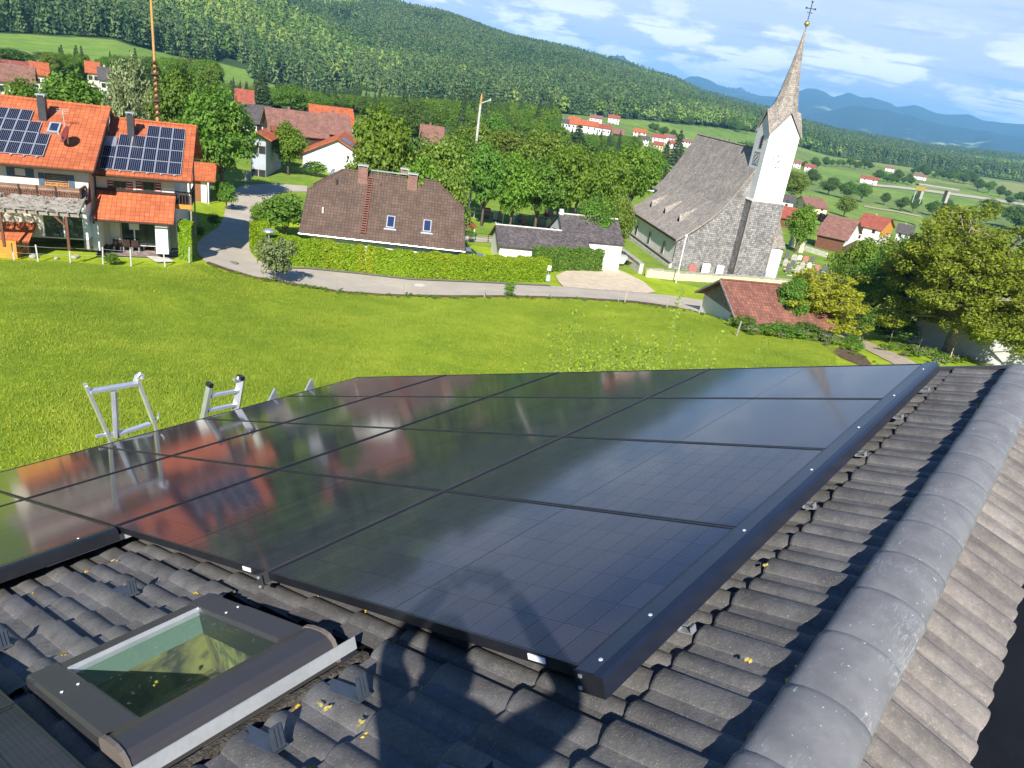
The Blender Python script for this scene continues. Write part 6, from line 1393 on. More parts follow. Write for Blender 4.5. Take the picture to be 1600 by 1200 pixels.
p = bz(*c6((975, 385))); pt = BH.front(*c6((940, 265)), RYb+.6); stack(BH, p.x-1.15, p.x-.45, RYb+.25, RYb+1.0, RZ-1.2, pt.z, 'brick', 'alu', .10)
for q in ((842, 590), (1070, 615)):
    p = bz(*c6(q)); e = lambda dx, dy, dz=0: (p.x+dx, p.y+dy, p.z+dy*SLB+dz)
    s_ = BH.part('skylight', MB().prism([e(-.36, -.42), e(.36, -.42), e(.36, .42), e(-.36, .42)], (0, -.07, .09)), M_['metal']); MB().prism([e(-.27, -.36, .105), e(.27, -.36, .105), e(.27, .34, .105), e(-.27, .34, .105)], (0, -.082, .01)).build('pane', M_['glassblue'], s_)
    MB().prism([e(-.55, -.56), e(.55, -.56), e(.5, -.46), e(-.5, -.46)], (0, -.03, .05)).build('sill_flashing', M_['alu'], s_)
b0_, b1_ = bz(*c6((668, 665))), bz(*c6((718, 310))); n_ = 24; ladder = BH.part('roof_ladder', MB().bar((b0_.x-.2, b0_.y-.08, b0_.z+.09), (b1_.x-.2, b1_.y-.08, b1_.z+.09), .06).bar((b0_.x+.2, b0_.y-.08, b0_.z+.09), (b1_.x+.2, b1_.y-.08, b1_.z+.09), .06), surf('rust_brown_ladder', (.165, .070, .048), .7, .2))
for i in range(n_): c = b0_.lerp(b1_, (i+.5)/n_); MB().bar((c.x-.24, c.y-.10, c.z+.12), (c.x+.24, c.y-.10, c.z+.12), .13, .03, (0, -.7, .7)).build('rung', ladder.data.materials[0], ladder)
q0_, q1_ = c6((720, 285)), c6((950, 318)); a, b = BH.front(*q0_, RYb), BH.front(*q1_, RYb); m = MB(); m.box(a.x, b.x, RYb-.2, RYb+.2, RZ+.22, RZ+.30); BH.part('ridge_walkway', m, M_['metal']); m = MB(); [m.box(x, x+.06, RYb-.15, RYb+.15, RZ-.05, RZ+.22) for x in np.linspace(a.x+.1, b.x-.1, 6)]; BH.part('walkway_bracket', m, M_['dark_metal'])
for q, s in (((505, 350), .16), ((418, 525), .14), ((775, 365), .12)): p = bz(*c6(q)); BH.part('roof_vent', MB().bar((p.x, p.y, p.z-.1), (p.x, p.y-.05, p.z+.42), s), M_['dark_metal'] if s > .15 else (M_['rust_tile'] if s < .13 else M_['offwhite']))
p = BH.front(*c6((485, 270)), RYb+1.6); dish(BH, (p.x, RYb+1.6, p.z-.2), 'metal', .45, R(-60))

# ------------------------------------------------------------------ generic village house
def gable_house(name, label, pos, az, w, d, h, pitch, roof, wall, ov=.6, ridge='x', wins=3, storeys=2, chim=1, group=None, cat='house', upper=None, winframe='wood', pv=0, base=1.5):
    M = frame_mat(pos, az); o = thing(name, label, cat, M, group); tp = math.tan(R(pitch)); I_ = lambda x, y, z: (x, y, z) if ridge == 'x' else (y, x, z)
    W_, D_ = (w, d) if ridge == 'x' else (d, w); zr_ = h+D_/2*tp
    mb = MB(); mb.prism([I_(0, 0, -base), I_(0, D_, -base), I_(0, D_, h), I_(0, D_/2, zr_), I_(0, 0, h)], I_(W_, 0, 0)); mb.build('wall', M_[wall], o)
    rr = MB(); ez = h-ov*tp
    rr.slab([I_(-ov, -ov, ez+.12), I_(W_+ov, -ov, ez+.12), I_(W_+ov, D_/2, zr_+.12), I_(-ov, D_/2, zr_+.12)], .16); rr.slab([I_(W_+ov, D_+ov, ez+.12), I_(-ov, D_+ov, ez+.12), I_(-ov, D_/2+.002, zr_+.12), I_(W_+ov, D_/2+.002, zr_+.12)], .16)
    ro = rr.build('roof', M_[roof], o)
    if upper:
        u_ = MB(); [u_.prism([I_(xx, .02, h*.55), I_(xx, D_-.02, h*.55), I_(xx, D_-.02, h-.03), I_(xx, D_/2, zr_-.05), I_(xx, .02, h-.03)], I_(.04, 0, 0)) for xx in (-.045, W_+.005)]; u_.build('timber_gable', M_[upper], o)
    if chim: x = W_*.4; c = MB(); c.box(*sorted((I_(x-.3, 0, 0)[0], I_(x+.3, 0, 0)[0])), *sorted((I_(0, D_/2+.4, 0)[1], I_(0, D_/2+.4, 0)[1]+.001)), 0, .01) if False else c.mesh([I_(x+sx*.24, D_/2+.6+sy*.24, z) for z in (zr_-.8, zr_+.62) for sx, sy in ((-1, -1), (1, -1), (1, 1), (-1, 1))], [(0, 3, 2, 1), (4, 5, 6, 7), (0, 1, 5, 4), (1, 2, 6, 5), (2, 3, 7, 6), (3, 0, 4, 7)]); c.build('chimney', M_['brick'] if wall != 'white' else M_['stone'], o)
    if pv:
        for i in range(2):
            for j in range(4):
                ya_, yb_ = D_/2+.5+i*1.75, D_/2+.5+i*1.75+1.65; f = lambda y: zr_-(y-D_/2)*tp+.2; p_ = MB(); p_.prism([I_(.6+j*1.1, ya_, f(ya_)), I_(1.6+j*1.1, ya_, f(ya_)), I_(1.6+j*1.1, yb_, f(yb_)), I_(.6+j*1.1, yb_, f(yb_))], (0, 0, -.05)); p_.build('solar_panel', M_['pv_far'], o)
    sh = h/storeys
    for s_ in range(storeys):
        for k in range(wins):
            for face in (0, 1):
                n_w = wins if face == 0 else max(2, wins-1)
                if k >= n_w: continue
                ln = w if face == 0 else d; x = ln*(k+.5)/n_w; z0 = s_*sh+.9
                fr_, gl_ = MB(), MB()
                if face == 0: fr_.box(x-.5, x+.5, -.07, -.003, z0, z0+1.15); gl_.box(x-.42, x+.42, -.085, -.0705, z0+.08, z0+1.07)
                else: fr_.box(-.07, -.003, x-.5, x+.5, z0, z0+1.15); gl_.box(-.085, -.0705, x-.42, x+.42, z0+.08, z0+1.07)
                f_ = fr_.build('window', M_[winframe], o); gl_.build('pane', M_['glass'], f_)
    return o
def at_px(px, py, D=None, z=None):
    if D is None: return ground(px, py)
    P = at_d(px, py, D); return P
# white gabled chalet behind the lawn
P = ground(473, 262); Pr = at_d(473, 262, math.hypot(P[0], P[1]))
gable_house('white_chalet', 'white gabled house with orange roof and solar modules behind the brown roof', Pr, 80, 11.5, 13, 2.6, 27, 'orange_tile', 'white', .7, 'y', 0, 1, 0, None, 'house', pv=1)
# long brown roofed houses
HOUSE_BOXES = []
def px_house(name, label, left, right, D, depth, h, pitch, roof, wall, ridge='x', rot=0, **k):
    mx, my = (left[0]+right[0])/2, (left[1]+right[1])/2; k.pop('base', None); snap = k.pop('snap', True)
    if snap:
        for _ in range(6):
            P = ground(mx, my+h*F_PX/D*.97); D = .5*D+.5*math.hypot(P[0], P[1])
    a, b = at_d(*left, D), at_d(*right, D); w = float(np.hypot(*(b-a)[:2])); az = math.degrees(math.atan2((b-a)[0], (b-a)[1]))+rot
    HOUSE_BOXES.append((left[0], right[0], my-2, my+h*F_PX/D*1.5+6))
    zl = (a[2]+b[2])/2
    return gable_house(name, label, (a[0], a[1], zl-h), az, w, depth, h, pitch, roof, wall, ridge=ridge, base=1.5, **k)
px_house('farm_house', 'long house with a wide pale brown roof and tiny roof vents left of the maple', (425, 206), (512, 217), 140, 16, 5, 24, 'brown_roof', 'wood_dark', wins=4, upper='wood_dark', rot=-8)
px_house('farm_house', 'second brown roofed house with dark timber gable beside the maple', (513, 207), (548, 212), 152, 14, 5, 26, 'brown_roof', 'wood_dark', wins=2, rot=-8)
px_house('farm_house', 'bright orange roofed house behind the brown roofs', (488, 190), (552, 196), 175, 14, 6, 24, 'orange_tile', 'offwhite', wins=3, rot=-5, chim=0)
px_house('farm_house', 'dark slate roofed house with skylights behind the linden', (386, 188), (424, 196), 150, 12, 5, 26, 'slate', 'offwhite', wins=3, rot=-5)
px_house('village_house', 'grey plastered house with an overhanging orange roof right of the linden', (392, 211), (416, 212), 122, 12, 7, 25, 'orange_tile', 'greywall', 'y', 12, wins=2, ov=1.1)
px_house('village_house', 'small red roof with dormer showing above the linden', (370, 164), (394, 166), 215, 10, 6, 35, 'red_tile', 'offwhite', wins=2)
px_house('village_house', 'brown roofed house at the far left photo edge', (-8, 126), (50, 128), 170, 12, 6, 25, 'brown_roof', 'offwhite', wins=3, rot=4)
px_house('village_house', 'small orange roofed house behind the brown one at the far left', (52, 115), (74, 117), 200, 10, 6, 25, 'orange_tile', 'offwhite', wins=2)
px_house('farm_hall', 'long low hall with a pale fence like wall at the far left', (-10, 104), (58, 106), 240, 12, 4, 12, 'red_tile', 'white', wins=0, chim=0)
px_house('village_house', 'grey roofed house hidden between the chestnut and the left tree', (156, 122), (176, 126), 160, 9, 6, 30, 'slate', 'white', wins=2)
px_house('village_house', 'orange roof glimpsed above the broad tree left of the chestnut', (136, 112), (154, 114), 190, 9, 6, 30, 'orange_tile', 'offwhite', wins=2)
px_house('village_house', 'brown roofed house peeping out right of the maple', (659, 231), (684, 233), 130, 10, 5, 28, 'brown_roof', 'offwhite', wins=2)
px_house('village_house', 'reddish roofed house with dark gable above the brown one right of the maple', (658, 215), (690, 217), 150, 10, 5, 28, 'brown_roof', 'wood_dark', 'x', 0, wins=2)
px_house('village_house', 'pale grey building left of the pole foot', (692, 210), (712, 214), 165, 8, 4, 20, 'slate', 'white', wins=2)
FV = [('farm_house', 'white end building of the long orange farm', (874, 190), (888, 193), 640, 10, 6, 20, 'slate', 'white'),
 ('farm_house', 'long farm with bright orange roof on the far slope, left wing', (888, 192), (905, 195), 620, 14, 6, 28, 'orange_tile', 'white'),
 ('farm_house', 'long farm with bright orange roof on the far slope, middle wing', (906, 194), (934, 199), 620, 12, 6, 25, 'orange_tile', 'white'),
 ('farm_house', 'brown roofed right wing of the long orange farm', (934, 199), (955, 202), 615, 12, 7, 20, 'red_tile', 'white'),
 ('village_house', 'dark timber gabled house below the long farm', (958, 208), (974, 210), 560, 11, 5, 28, 'brown_roof', 'wood_dark'),
 ('village_house', 'flat pale shed below the long farm', (944, 206), (956, 208), 580, 8, 3, 10, 'rust_tile', 'cream'),
 ('village_house', 'left white house on the slope above the long farm', (922, 183), (941, 186), 720, 9, 6, 25, 'brown_roof', 'white'),
 ('village_house', 'red roofed house on the slope above the long farm', (951, 183), (968, 186), 720, 9, 6, 28, 'red_tile', 'white'),
 ('village_house', 'orange roofed house right of the dark timber gable', (990, 205), (1010, 208), 600, 10, 5, 25, 'orange_tile', 'offwhite'),
 ('village_house', 'white walled house under the orange roof above the church', (1000, 216), (1014, 219), 520, 9, 5, 25, 'slate', 'white'),
 ('village_house', 'wide red roofed house left of the church ridge', (1020, 213), (1040, 217), 540, 11, 6, 25, 'red_tile', 'white'),
 ('village_house', 'brown roofed house touching the church ridge', (1038, 213), (1054, 217), 550, 11, 6, 25, 'brown_roof', 'white'),
 ('village_house', 'yellow house with red roof just left of the church roof', (1022, 225), (1036, 228), 470, 9, 6, 25, 'red_tile', 'cream'),
 ('village_house', 'low red roofed house beside the church ridge', (1045, 223), (1062, 226), 500, 9, 5, 25, 'red_tile', 'offwhite'),
 ('village_house', 'small brown roof right at the church ridge top', (1066, 220), (1080, 223), 520, 9, 5, 25, 'brown_roof', 'white'),
 ('village_house', 'red house at the hill foot far left of the farm', (824, 172), (838, 174), 720, 9, 5, 25, 'red_tile', 'offwhite'),
 ('village_house', 'second red roof at the hill foot', (842, 175), (858, 177), 720, 9, 5, 25, 'red_tile', 'offwhite')]
for nm, lb, l, r_, D, dp, h, pt, rf_, wl_ in FV: px_house(nm, lb, l, r_, D, dp, h, pt, rf_, wl_, wins=3, base=8)
# right of the church
px_house('village_house', 'dark brown roofed cream house right of the tower behind the trees', (1262, 322), (1296, 328), 175, 14, 4, 22, 'brown_roof', 'cream', wins=2, rot=-25)
px_house('farm_house', 'brown roofed timber barn with white gable end right of the cemetery', (1278, 366), (1322, 372), 130, 16, 3.5, 23, 'brown_roof', 'wood', wins=0, rot=10, chim=0, upper='white')
px_house('farm_house', 'red roofed house with orange timber gable behind the timber barn', (1338, 352), (1378, 357), 150, 15, 5, 23, 'red_tile', 'white', wins=2, rot=14, upper='wood_orange')
px_house('village_house', 'small house with slate roof showing right beside the tower', (1221, 312), (1240, 317), 150, 9, 3, 25, 'slate', 'white', wins=1, chim=0)
px_house('village_house', 'red roof right behind the tower base', (1222, 338), (1242, 343), 138, 8, 3, 30, 'red_tile', 'wood', wins=1, chim=0)
for lb, l, r_, D, rf_ in [('white house with red roof at the left of the valley', (1258, 260), (1274, 262), 420, 'red_tile'), ('small white farm behind it in the valley', (1241, 254), (1252, 256), 460, 'brown_roof'),
   ('red roofed farm in the middle of the valley', (1345, 279), (1372, 281), 430, 'red_tile'), ('white farmhouse with brown roof farther out in the valley', (1428, 274), (1448, 277), 620, 'brown_roof'),
   ('farm with grey roof beside the hedgerow', (1384, 262), (1398, 264), 700, 'brown_roof'), ('far farm at the right of the valley', (1562, 270), (1580, 273), 900, 'brown_roof'),
   ('first pale house of the far hamlet', (1470, 255), (1482, 257), 1000, 'red_tile'), ('second pale house of the far hamlet', (1486, 256), (1498, 259), 1000, 'brown_roof'), ('white barn over the far hamlet', (1455, 247), (1468, 249), 1150, 'slate'),
   ('small brown roof among the garden trees left of the walnut top', (1402, 362), (1424, 366), 150, 'slate'), ('white garden house beside the walnut top', (1452, 370), (1466, 373), 160, 'slate')]:
    px_house('village_house', lb, l, r_, D, 10, 5, 25, rf_, 'white', wins=2, base=6)
# motorway bridge with its yellow sign
P = ground(1440, 297); o = thing('motorway_bridge', 'grey road bridge with two piers in the valley', 'bridge', frame_mat(at_d(1436, 288, 430), 100)); MB().box(0, 19, 0, 6, -.7, 0).build('deck', M_['asphalt_f'], o); MB().box(0, 19, -.1, .1, .003, .5).build('railing', M_['stone'], o); pm = MB().box(-.6, .6, .5, 5.5, -7, -1.2).data('pier', M_['stone']); [obj('pier', pm, o, (x, 0, 0)) for x in (3, 15)]
o = thing('motorway_sign', 'yellow motorway sign board in front of the valley bridge', 'sign', frame_mat(at_d(1430, 297, 420), 100)); MB().box(0, 4.6, 0, .2, 0, 2.0).build('board', M_['gold'], o); pm = MB().box(-.15, .15, .22, .5, -6, 1.8).data('post', M_['metal']); [obj('post', pm, o, (x, 0, 0)) for x in (.6, 4)]

# ------------------------------------------------------------------ double shed by the graveyard
S1 = Lot((778, 384.5), -15.7, 76, 'graveyard_shed', 'long white shed with two stepped dark shingle roofs left of the church', 'shed')
def c7(q): return 700+q[0]/4, 200+q[1]/4
sl_ = .583; SP = lambda q: S1.pl(*c7(q), (0, 0, 0), (0, -sl_, 1))
rA, rB = SP((318, 600)), SP((684, 645)); eB = SP((880, 770)); r2A, r2B = SP((690, 530)), SP((1105, 580)); e2A, e2B = SP((880, 712)), SP((1105, 735)); yr1 = (rA.y+rB.y)/2; yr2 = (r2A.y+r2B.y)/2; ye2 = (e2A.y+e2B.y)/2; xa, xb2, xs2 = e2A.x, e2B.x, r2A.x
def slope_pt(x, y, dz=0): return (x, y, y*sl_+dz)
m = MB(); m.slab([slope_pt(0, 0), slope_pt(xa, 0), slope_pt(xa, yr1), slope_pt(0, yr1)], .12); m.slab([(xs2, 2*yr1, 0), (0, 2*yr1, 0), slope_pt(0, yr1+.002), slope_pt(xs2, yr1+.002)], .12); S1.part('roof', m, M_['slate'])
m = MB(); m.slab([slope_pt(xs2, yr1*.98, .02), slope_pt(xa+.003, yr1*.98, .02), slope_pt(xa+.003, yr2, .02), slope_pt(xs2, yr2, .02)], .14); m.slab([slope_pt(xa+.004, ye2, .02), slope_pt(xb2, ye2, .02), slope_pt(xb2, yr2, .02), slope_pt(xa+.004, yr2, .02)], .14)
m.slab([(xb2, 2*yr2-ye2, ye2*sl_), (xs2, 2*yr2-ye2, ye2*sl_), slope_pt(xs2, yr2+.002, .02), slope_pt(xb2, yr2+.002, .02)], .14); S1.part('roof', m, M_['slate'], label='taller right roof of weathered grey shingles')
m = MB(); m.box(.3, xa-.05, .3, 2*yr1-.3, -2.4, .10); m.prism([(.3, .35, .08), (.3, 2*yr1-.35, .08), (.3, yr1, yr1*sl_-.15)], (.2, 0, 0)); S1.part('wall', m, M_['white'])
z2 = ye2*sl_; m = MB(); m.box(xa-.02, xb2-.15, ye2+.25, 2*yr2-ye2-.3, -2.6, z2+.05); m.prism([(xs2+.2, yr1, yr1*sl_-.1), (xs2+.2, 2*yr2-ye2-.3, z2), (xs2+.2, yr2, yr2*sl_-.15)], (.2, 0, 0)); m.prism([(xb2-.36, ye2+.3, z2), (xb2-.36, 2*yr2-ye2-.3, z2), (xb2-.36, yr2, yr2*sl_-.15)], (.2, 0, 0)); m.box(xs2+.2, xa, yr2, 2*yr2-ye2-.3, -2.4, z2); S1.part('wall', m, M_['white'])
S1.part('ridge_cap', MB().tube([slope_pt(0, yr1, .03), slope_pt(xs2, yr1, .03)], .09, 6).tube([slope_pt(xs2, yr2, .04), slope_pt(xb2, yr2, .04)], .09, 6), M_['stone_lt'])
S1.part('chimney', MB().box(xs2+.1, xs2+.5, yr2-.2, yr2+.3, yr2*sl_-.3, yr2*sl_+.45), M_['white'])

# ------------------------------------------------------------------ small shed with the weathered red roof
RS = Lot((1152.5, 506), -15.3, 76.8, 'red_roofed_shed', 'small white shed with a weathered red tiled roof and timber gable at the meadow edge', 'shed')
rxe, ryd, rz_ = 8.9, 4.2, 2.38
m = MB(); m.slab([(0, 0, 0), (rxe, 0, 0), (rxe, ryd, rz_), (-.12, ryd, rz_)], .12); m.slab([(rxe, 2*ryd, 0.1), (0, 2*ryd, .1), (-.12, ryd+.002, rz_), (rxe, ryd+.002, rz_)], .12); rr_ = RS.part('roof', m, M_['rust_tile'])
MB().tube([(-.12, ryd, rz_+.02), (rxe, ryd, rz_+.02)], .10, 6).build('ridge_cap', M_['rust_tile'], rr_)
m = MB(); m.prism([(-.06, 0, -.14), (-.06, 0, .03), (-.18, ryd, rz_+.03), (-.18, ryd, rz_-.16)], (.05, 0, 0)); m.prism([(-.18, ryd, rz_-.16), (-.18, ryd, rz_+.03), (-.06, 2*ryd, .13), (-.06, 2*ryd, -.06)], (.05, 0, 0)); m.build('verge_board', M_['wood_grey'], rr_)
MB().tube([(0, -.06, -.08), (rxe, -.06, -.08)], .05, 6).build('gutter', M_['wood_dark'], rr_)
m = MB(); m.box(.75, rxe-.2, .35, 2*ryd-.35, -2.6, .10); RS.part('wall', m, M_['greywall' if False else 'white'])
m = MB(); m.prism([(.72, .40, .10), (.72, 2*ryd-.4, .10), (.72, ryd, rz_-.22)], (.12, 0, 0)); ga = RS.part('gable', m, M_['wood_grey'])
for k in range(26):
    y = .5+k*.29; zt2 = (1-abs(y-ryd)/ryd)*(rz_-.2)+.02
    if zt2 > .2: MB().box(.690, .715, y, y+.24, .08, zt2).build('gable_board', M_['wood_grey'], ga)
w_ = MB().box(.70, .745, 1.9, 2.65, -1.05, -.05).build('window', M_['wood_grey'], RS.root); MB().box(.685, .697, 1.97, 2.58, -.98, -.12).build('pane', surf('green_grey_shutter', (.10, .13, .11), .6, .1), w_)
RS.part('verge_post', MB().bar((.2, ryd, rz_-.9), (.2, ryd, rz_-.1), .10), M_['wood_grey'])

# ------------------------------------------------------------------ white house behind the walnut
WH = Lot((1424, 521), -16.4, 121, 'white_house', 'white walled house half hidden behind the big walnut', 'house')
pw = WH.front(1424, 446, 0); hw_ = pw.z
WH.part('wall', MB().box(0, 16, 0, 9, -3, hw_), surf('shade_greyed_white_render', (.46, .46, .45), .9, .14, .5, .1, 60))  # white wall, greyed in its colour to stand in for tree shade
m = MB(); m.slab([(-.7, -.8, hw_-.1), (16.6, -.8, hw_-.1), (16.6, 4.6, hw_+2.2), (-.7, 4.6, hw_+2.2)], .15); m.slab([(16.6, 10, hw_-.1), (-.7, 10, hw_-.1), (-.7, 4.602, hw_+2.2), (16.6, 4.602, hw_+2.2)], .15); WH.part('roof', m, M_['slate'])
WH.part('gable_wall', MB().prism([(0, 0.01, hw_), (0, 8.99, hw_), (0, 4.6, hw_+2.0)], (.2, 0, 0)), M_['white'])
for x in (9.6,): window(WH, x, x+1.0, hw_-2.0, hw_-.7, -.001, 'wood', 'wood', .4)

_wp, _wr, _wi, _ws, _wk = village_wood()
_wm = []
for cm_, tm_ in _wk:
    nv = len(cm_.vertices); V1 = np.empty(nv*3); cm_.vertices.foreach_get('co', V1); q1 = np.empty(len(cm_.loops), np.int32); cm_.loops.foreach_get('vertex_index', q1); V1 = V1.reshape(-1, 3)*np.array([.80, .80, 1]) if cm_.materials[0] is not M_['needle'] else V1.reshape(-1, 3)*np.array([.45, .45, 1.25]); _wm.append(raw_mesh('tree', V1, q1.reshape(-1, 4), cm_.materials[0]))
scatter('village_wood', _wp, _wr, _ws, _wi, _wm, 'dense leafy wood filling the slope between the village houses and the hill')
# ================================================================== CHURCH
CH = Lot((1048, 423), -18.6, 78.5, 'village_church', 'white village church with weathered shingle roofs, shingled west front and slender pointed spire', 'church')
def c8(q): return 1000+q[0]/4, 150+q[1]/4
PR = [(-.30, 3.80), (1.1, 4.80), (2.4, 5.84), (3.5, 6.85), (4.63, 8.12), (5.76, 9.9), (6.83, 11.83), (8.3, 14.75)]
PRr = [(8.3, 14.75), (9.8, 12), (11.2, 9), (12.4, 6.3), (13.4, 4.1)]
ya = 19.0; yb = 21.2; split = 3.5
def roof_strip(m, prof, y0, y1, t=.22):
    up = [(x, y0, z) for x, z in prof]; n = len(up); vs = up+[(x, y1, z) for x, z in prof]+[(x, y0, z-t) for x, z in prof]+[(x, y1, z-t) for x, z in prof]
    fs = []
    for i in range(n-1): fs += [(i, i+1, n+i+1, n+i)[::-1], (2*n+i, 2*n+i+1, 3*n+i+1, 3*n+i), (i, i+1, 2*n+i+1, 2*n+i), (n+i, n+i+1, 3*n+i+1, 3*n+i)[::-1]]
    fs += [(0, n, 3*n, 2*n), (n-1, 2*n-1, 4*n-1, 3*n-1)[::-1]]; m.mesh(vs, fs)
m = MB(); roof_strip(m, PR[3:], -.25, yb); roof_strip(m, PRr, -.25, yb); CH.part('roof', m, M_['shingle'])
m = MB(); roof_strip(m, PR[:4], -.25, ya); ar = CH.part('aisle_roof', m, M_['shingle'])
m = MB(); m.box(-.42, -.22, -.28, ya+.05, 3.55, 3.78); m.build('eaves_board', M_['wood_dark'], ar)
CH.part('ridge_board', MB().tube([(8.3, -.25, 14.78), (8.3, yb, 14.78)], .10, 6), M_['shingle'])
for q in ((90, 675), (175, 715), (265, 765)):
    d = ray(*c8(q)); best = None
    Pp = CH.pl(*c8(q), (1.1, 0, 4.9), (-.58, 0, .80)); x, y, z = Pp
    dm = MB(); dm.prism([(x-.45, y-.42, z-.42), (x-.45, y+.42, z-.42), (x-.45, y, z+.42)], (2.3, 0, 1.15)); dn = CH.part('dormer_vent', dm, M_['shingle']); MB().prism([(x-.46, y-.34, z-.38), (x-.46, y+.34, z-.38), (x-.46, y, z+.30)], (-.03, 0, 0)).build('vent_opening', M_['black_hole'], dn)
# walls
m = MB(); m.prism([(0, 0, -3.2), (.35, 0, 3.9), (.35, ya-.15, 3.9), (0, ya-.15, -3.2)], (2.6, 0, 0)) if False else m.box(.05, 3.7, .12, ya-.15, -3.2, 3.95); m.box(3.75, 12.2, .12, yb-.3, -3, 6.4); CH.part('wall', m, M_['white'])
gw = MB(); gp = [(-.02, -3.0), (-.02, 3.72)]+[(x, z-.24) for x, z in PR[1:]]+[(x, z-.24) for x, z in PRr[1:-1]]+[(13.2, 3.8), (13.2, -3.0)]
gw.prism([(x, -.02, z) for x, z in gp], (0, .13, 0)); CH.part('west_front', gw, M_['shingle_wall'])
ge = MB(); gp2 = [(2.5, 6.4)]+[(x, z-.3) for x, z in PR[3:]]+[(x, z-.3) for x, z in PRr[1:-1]]; ge.prism([(x, yb-.35, z) for x, z in gp2], (0, .12, 0)); CH.part('east_gable', ge, M_['white'])
vb = MB()
for a, b in zip(PR[:-1], PR[1:]): vb.bar((a[0], -.30, a[1]-.06), (b[0], -.30, b[1]-.06), .10, .24, (0, 1, 0)) if False else vb.prism([(a[0], -.26, a[1]-.26), (a[0], -.26, a[1]+.03), (b[0], -.26, b[1]+.03), (b[0], -.26, b[1]-.26)], (0, -.07, 0))
CH.part('verge_board', vb, M_['wood_grey'])
m = MB(); m.prism([(-.02, 0, -3.2), (-.02, 0, 1.0), (-.35, 0, .62), (-.55, 0, -3.2)], (0, ya-.2, 0)); CH.part('plinth', m, M_['stone_lt'])
MB().box(-.40, .04, -.0, ya-.15, 1.0, 1.06).build('plinth_ledge', M_['wood_grey'], CH.root)
for q in (((1188, 590), (1175, 685)), ((1268, 640), (1252, 740)), ((1355, 700), (1340, 795))):
    a, b = CH.side(*c7(q[0]), .05), CH.side(*c7(q[1]), .05); yc = (a.y+b.y)/2; z0, z1 = b.z+.1, a.z-.05; hw2 = .42
    ar_ = [(.0, yc-hw2, z0), (.0, yc+hw2, z0), (.0, yc+hw2, z1-.65)]+[(.0, yc+hw2*math.cos(t)*(1.0), z1-.65+.65*math.sin(t)**.8) for t in np.linspace(.25, math.pi-.25, 7)]+[(.0, yc-hw2, z1-.65)]
    wf = MB(); wf.prism(ar_, (.045, 0, 0)); wf.v = [(x-.045, y, z) for x, y, z in wf.v]; w_ = CH.part('window', wf, M_['stone_lt']); c_ = np.mean(np.array(ar_), axis=0)
    p_ = MB(); p_.prism([(-.055, yc+(y-yc)*.74, c_[2]+(z-c_[2])*.84) for _, y, z in ar_], (.008, 0, 0)); p_.build('pane', M_['glass'], w_)
    MB().prism([(-.26, yc-.5, z0-.12), (-.26, yc+.5, z0-.12), (-.05, yc+.5, z0+.14), (-.05, yc-.5, z0+.14)], (0, 0, -.05)).build('sill', M_['brown_roof'], w_)
# tower
x0, x1, y0, y1 = 7.28, 10.86, -1.62, 1.60; zs = 9.35; ze = 16.75
m = MB(); m.prism([(x0-.14, y0-.14, -1.0), (x1+.14, y0-.14, -1.0), (x1+.14, y1, -1.0), (x0-.14, y1, -1.0)], (0, 0, 10.3)); tl = CH.part('tower_base', m, M_['shingle_wall'])
for xx in (x0-.15, x1+.15): MB().bar((xx, y0-.15, -1), (xx, y0-.15, zs-.02), .12).build('corner_board', M_['wood_grey'], tl)
m = MB(); m.box(x0, x1, y0, y1, zs-.05, ze); tw = CH.part('tower_shaft', m, M_['white']); cx_, cy_ = (x0+x1)/2, (y0+y1)/2
m = MB(); m.prism([(x0-.2, y0-.2, zs-.02), (x1+.2, y0-.2, zs-.02), (x1, y0, zs+.20), (x0, y0, zs+.20)], (0, .05, -.03)); m.prism([(x0-.2, y1, zs-.02), (x0-.2, y0-.2, zs-.02), (x0, y0, zs+.2), (x0, y1, zs+.2)], (.05, 0, -.03)); m.build('string_course', M_['stone_lt'], tw)
ga_z = 19.15
gm_ = MB(); gm_.prism([(x0, y0+.002, ze-.01), (x1, y0+.002, ze-.01), (cx_, y0+.002, ga_z-.15)], (0, .2, 0)); gm_.prism([(x0+.002, y1, ze-.01), (x0+.002, y0, ze-.01), (x0+.002, cy_, ga_z-.15)], (.2, 0, 0)); gm_.prism([(x1-.002, y0, ze-.01), (x1-.002, y1, ze-.01), (x1-.002, cy_, ga_z-.15)], (-.2, 0, 0)); gm_.prism([(x1, y1-.002, ze-.01), (x0, y1-.002, ze-.01), (cx_, y1-.002, ga_z-.15)], (0, -.2, 0)); gm_.build('tower_gable', M_['white'], tw)
# roof of four gables growing into an eight sided spire
e_ = .16; sp = MB(); cor = [(x0-e_, y0-e_), (x1+e_, y0-e_), (x1+e_, y1+e_), (x0-e_, y1+e_)]; mid = [(cx_, y0-e_-.05), (x1+e_+.05, cy_), (cx_, y1+e_+.05), (x0-e_-.05, cy_)]
rings = [[(*p, z) for pr in zip(cor, mid) for p, z in ((pr[0], ze-.12), (pr[1], ga_z))]]
for z, r_ in ((19.35, 1.62), (19.9, 1.34), (20.8, 1.10), (22.3, .82), (24.0, .53), (26.0, .25), (27.55, .06)):
    ring = []
    for k in range(8):
        base_a = math.atan2((rings[0][k][1]-cy_), (rings[0][k][0]-cx_)); ring.append((cx_+r_*math.cos(base_a), cy_+r_*math.sin(base_a), z if k % 2 else z-max(0, (19.9-z))*.9))
    rings.append(ring)
vs = [p for rg in rings for p in rg]; fs = [(j*8+k, j*8+(k+1) % 8, (j+1)*8+(k+1) % 8, (j+1)*8+k) for j in range(len(rings)-1) for k in range(8)]
sp.mesh(vs, fs); spire = CH.part('spire', sp, M_['shingle'])
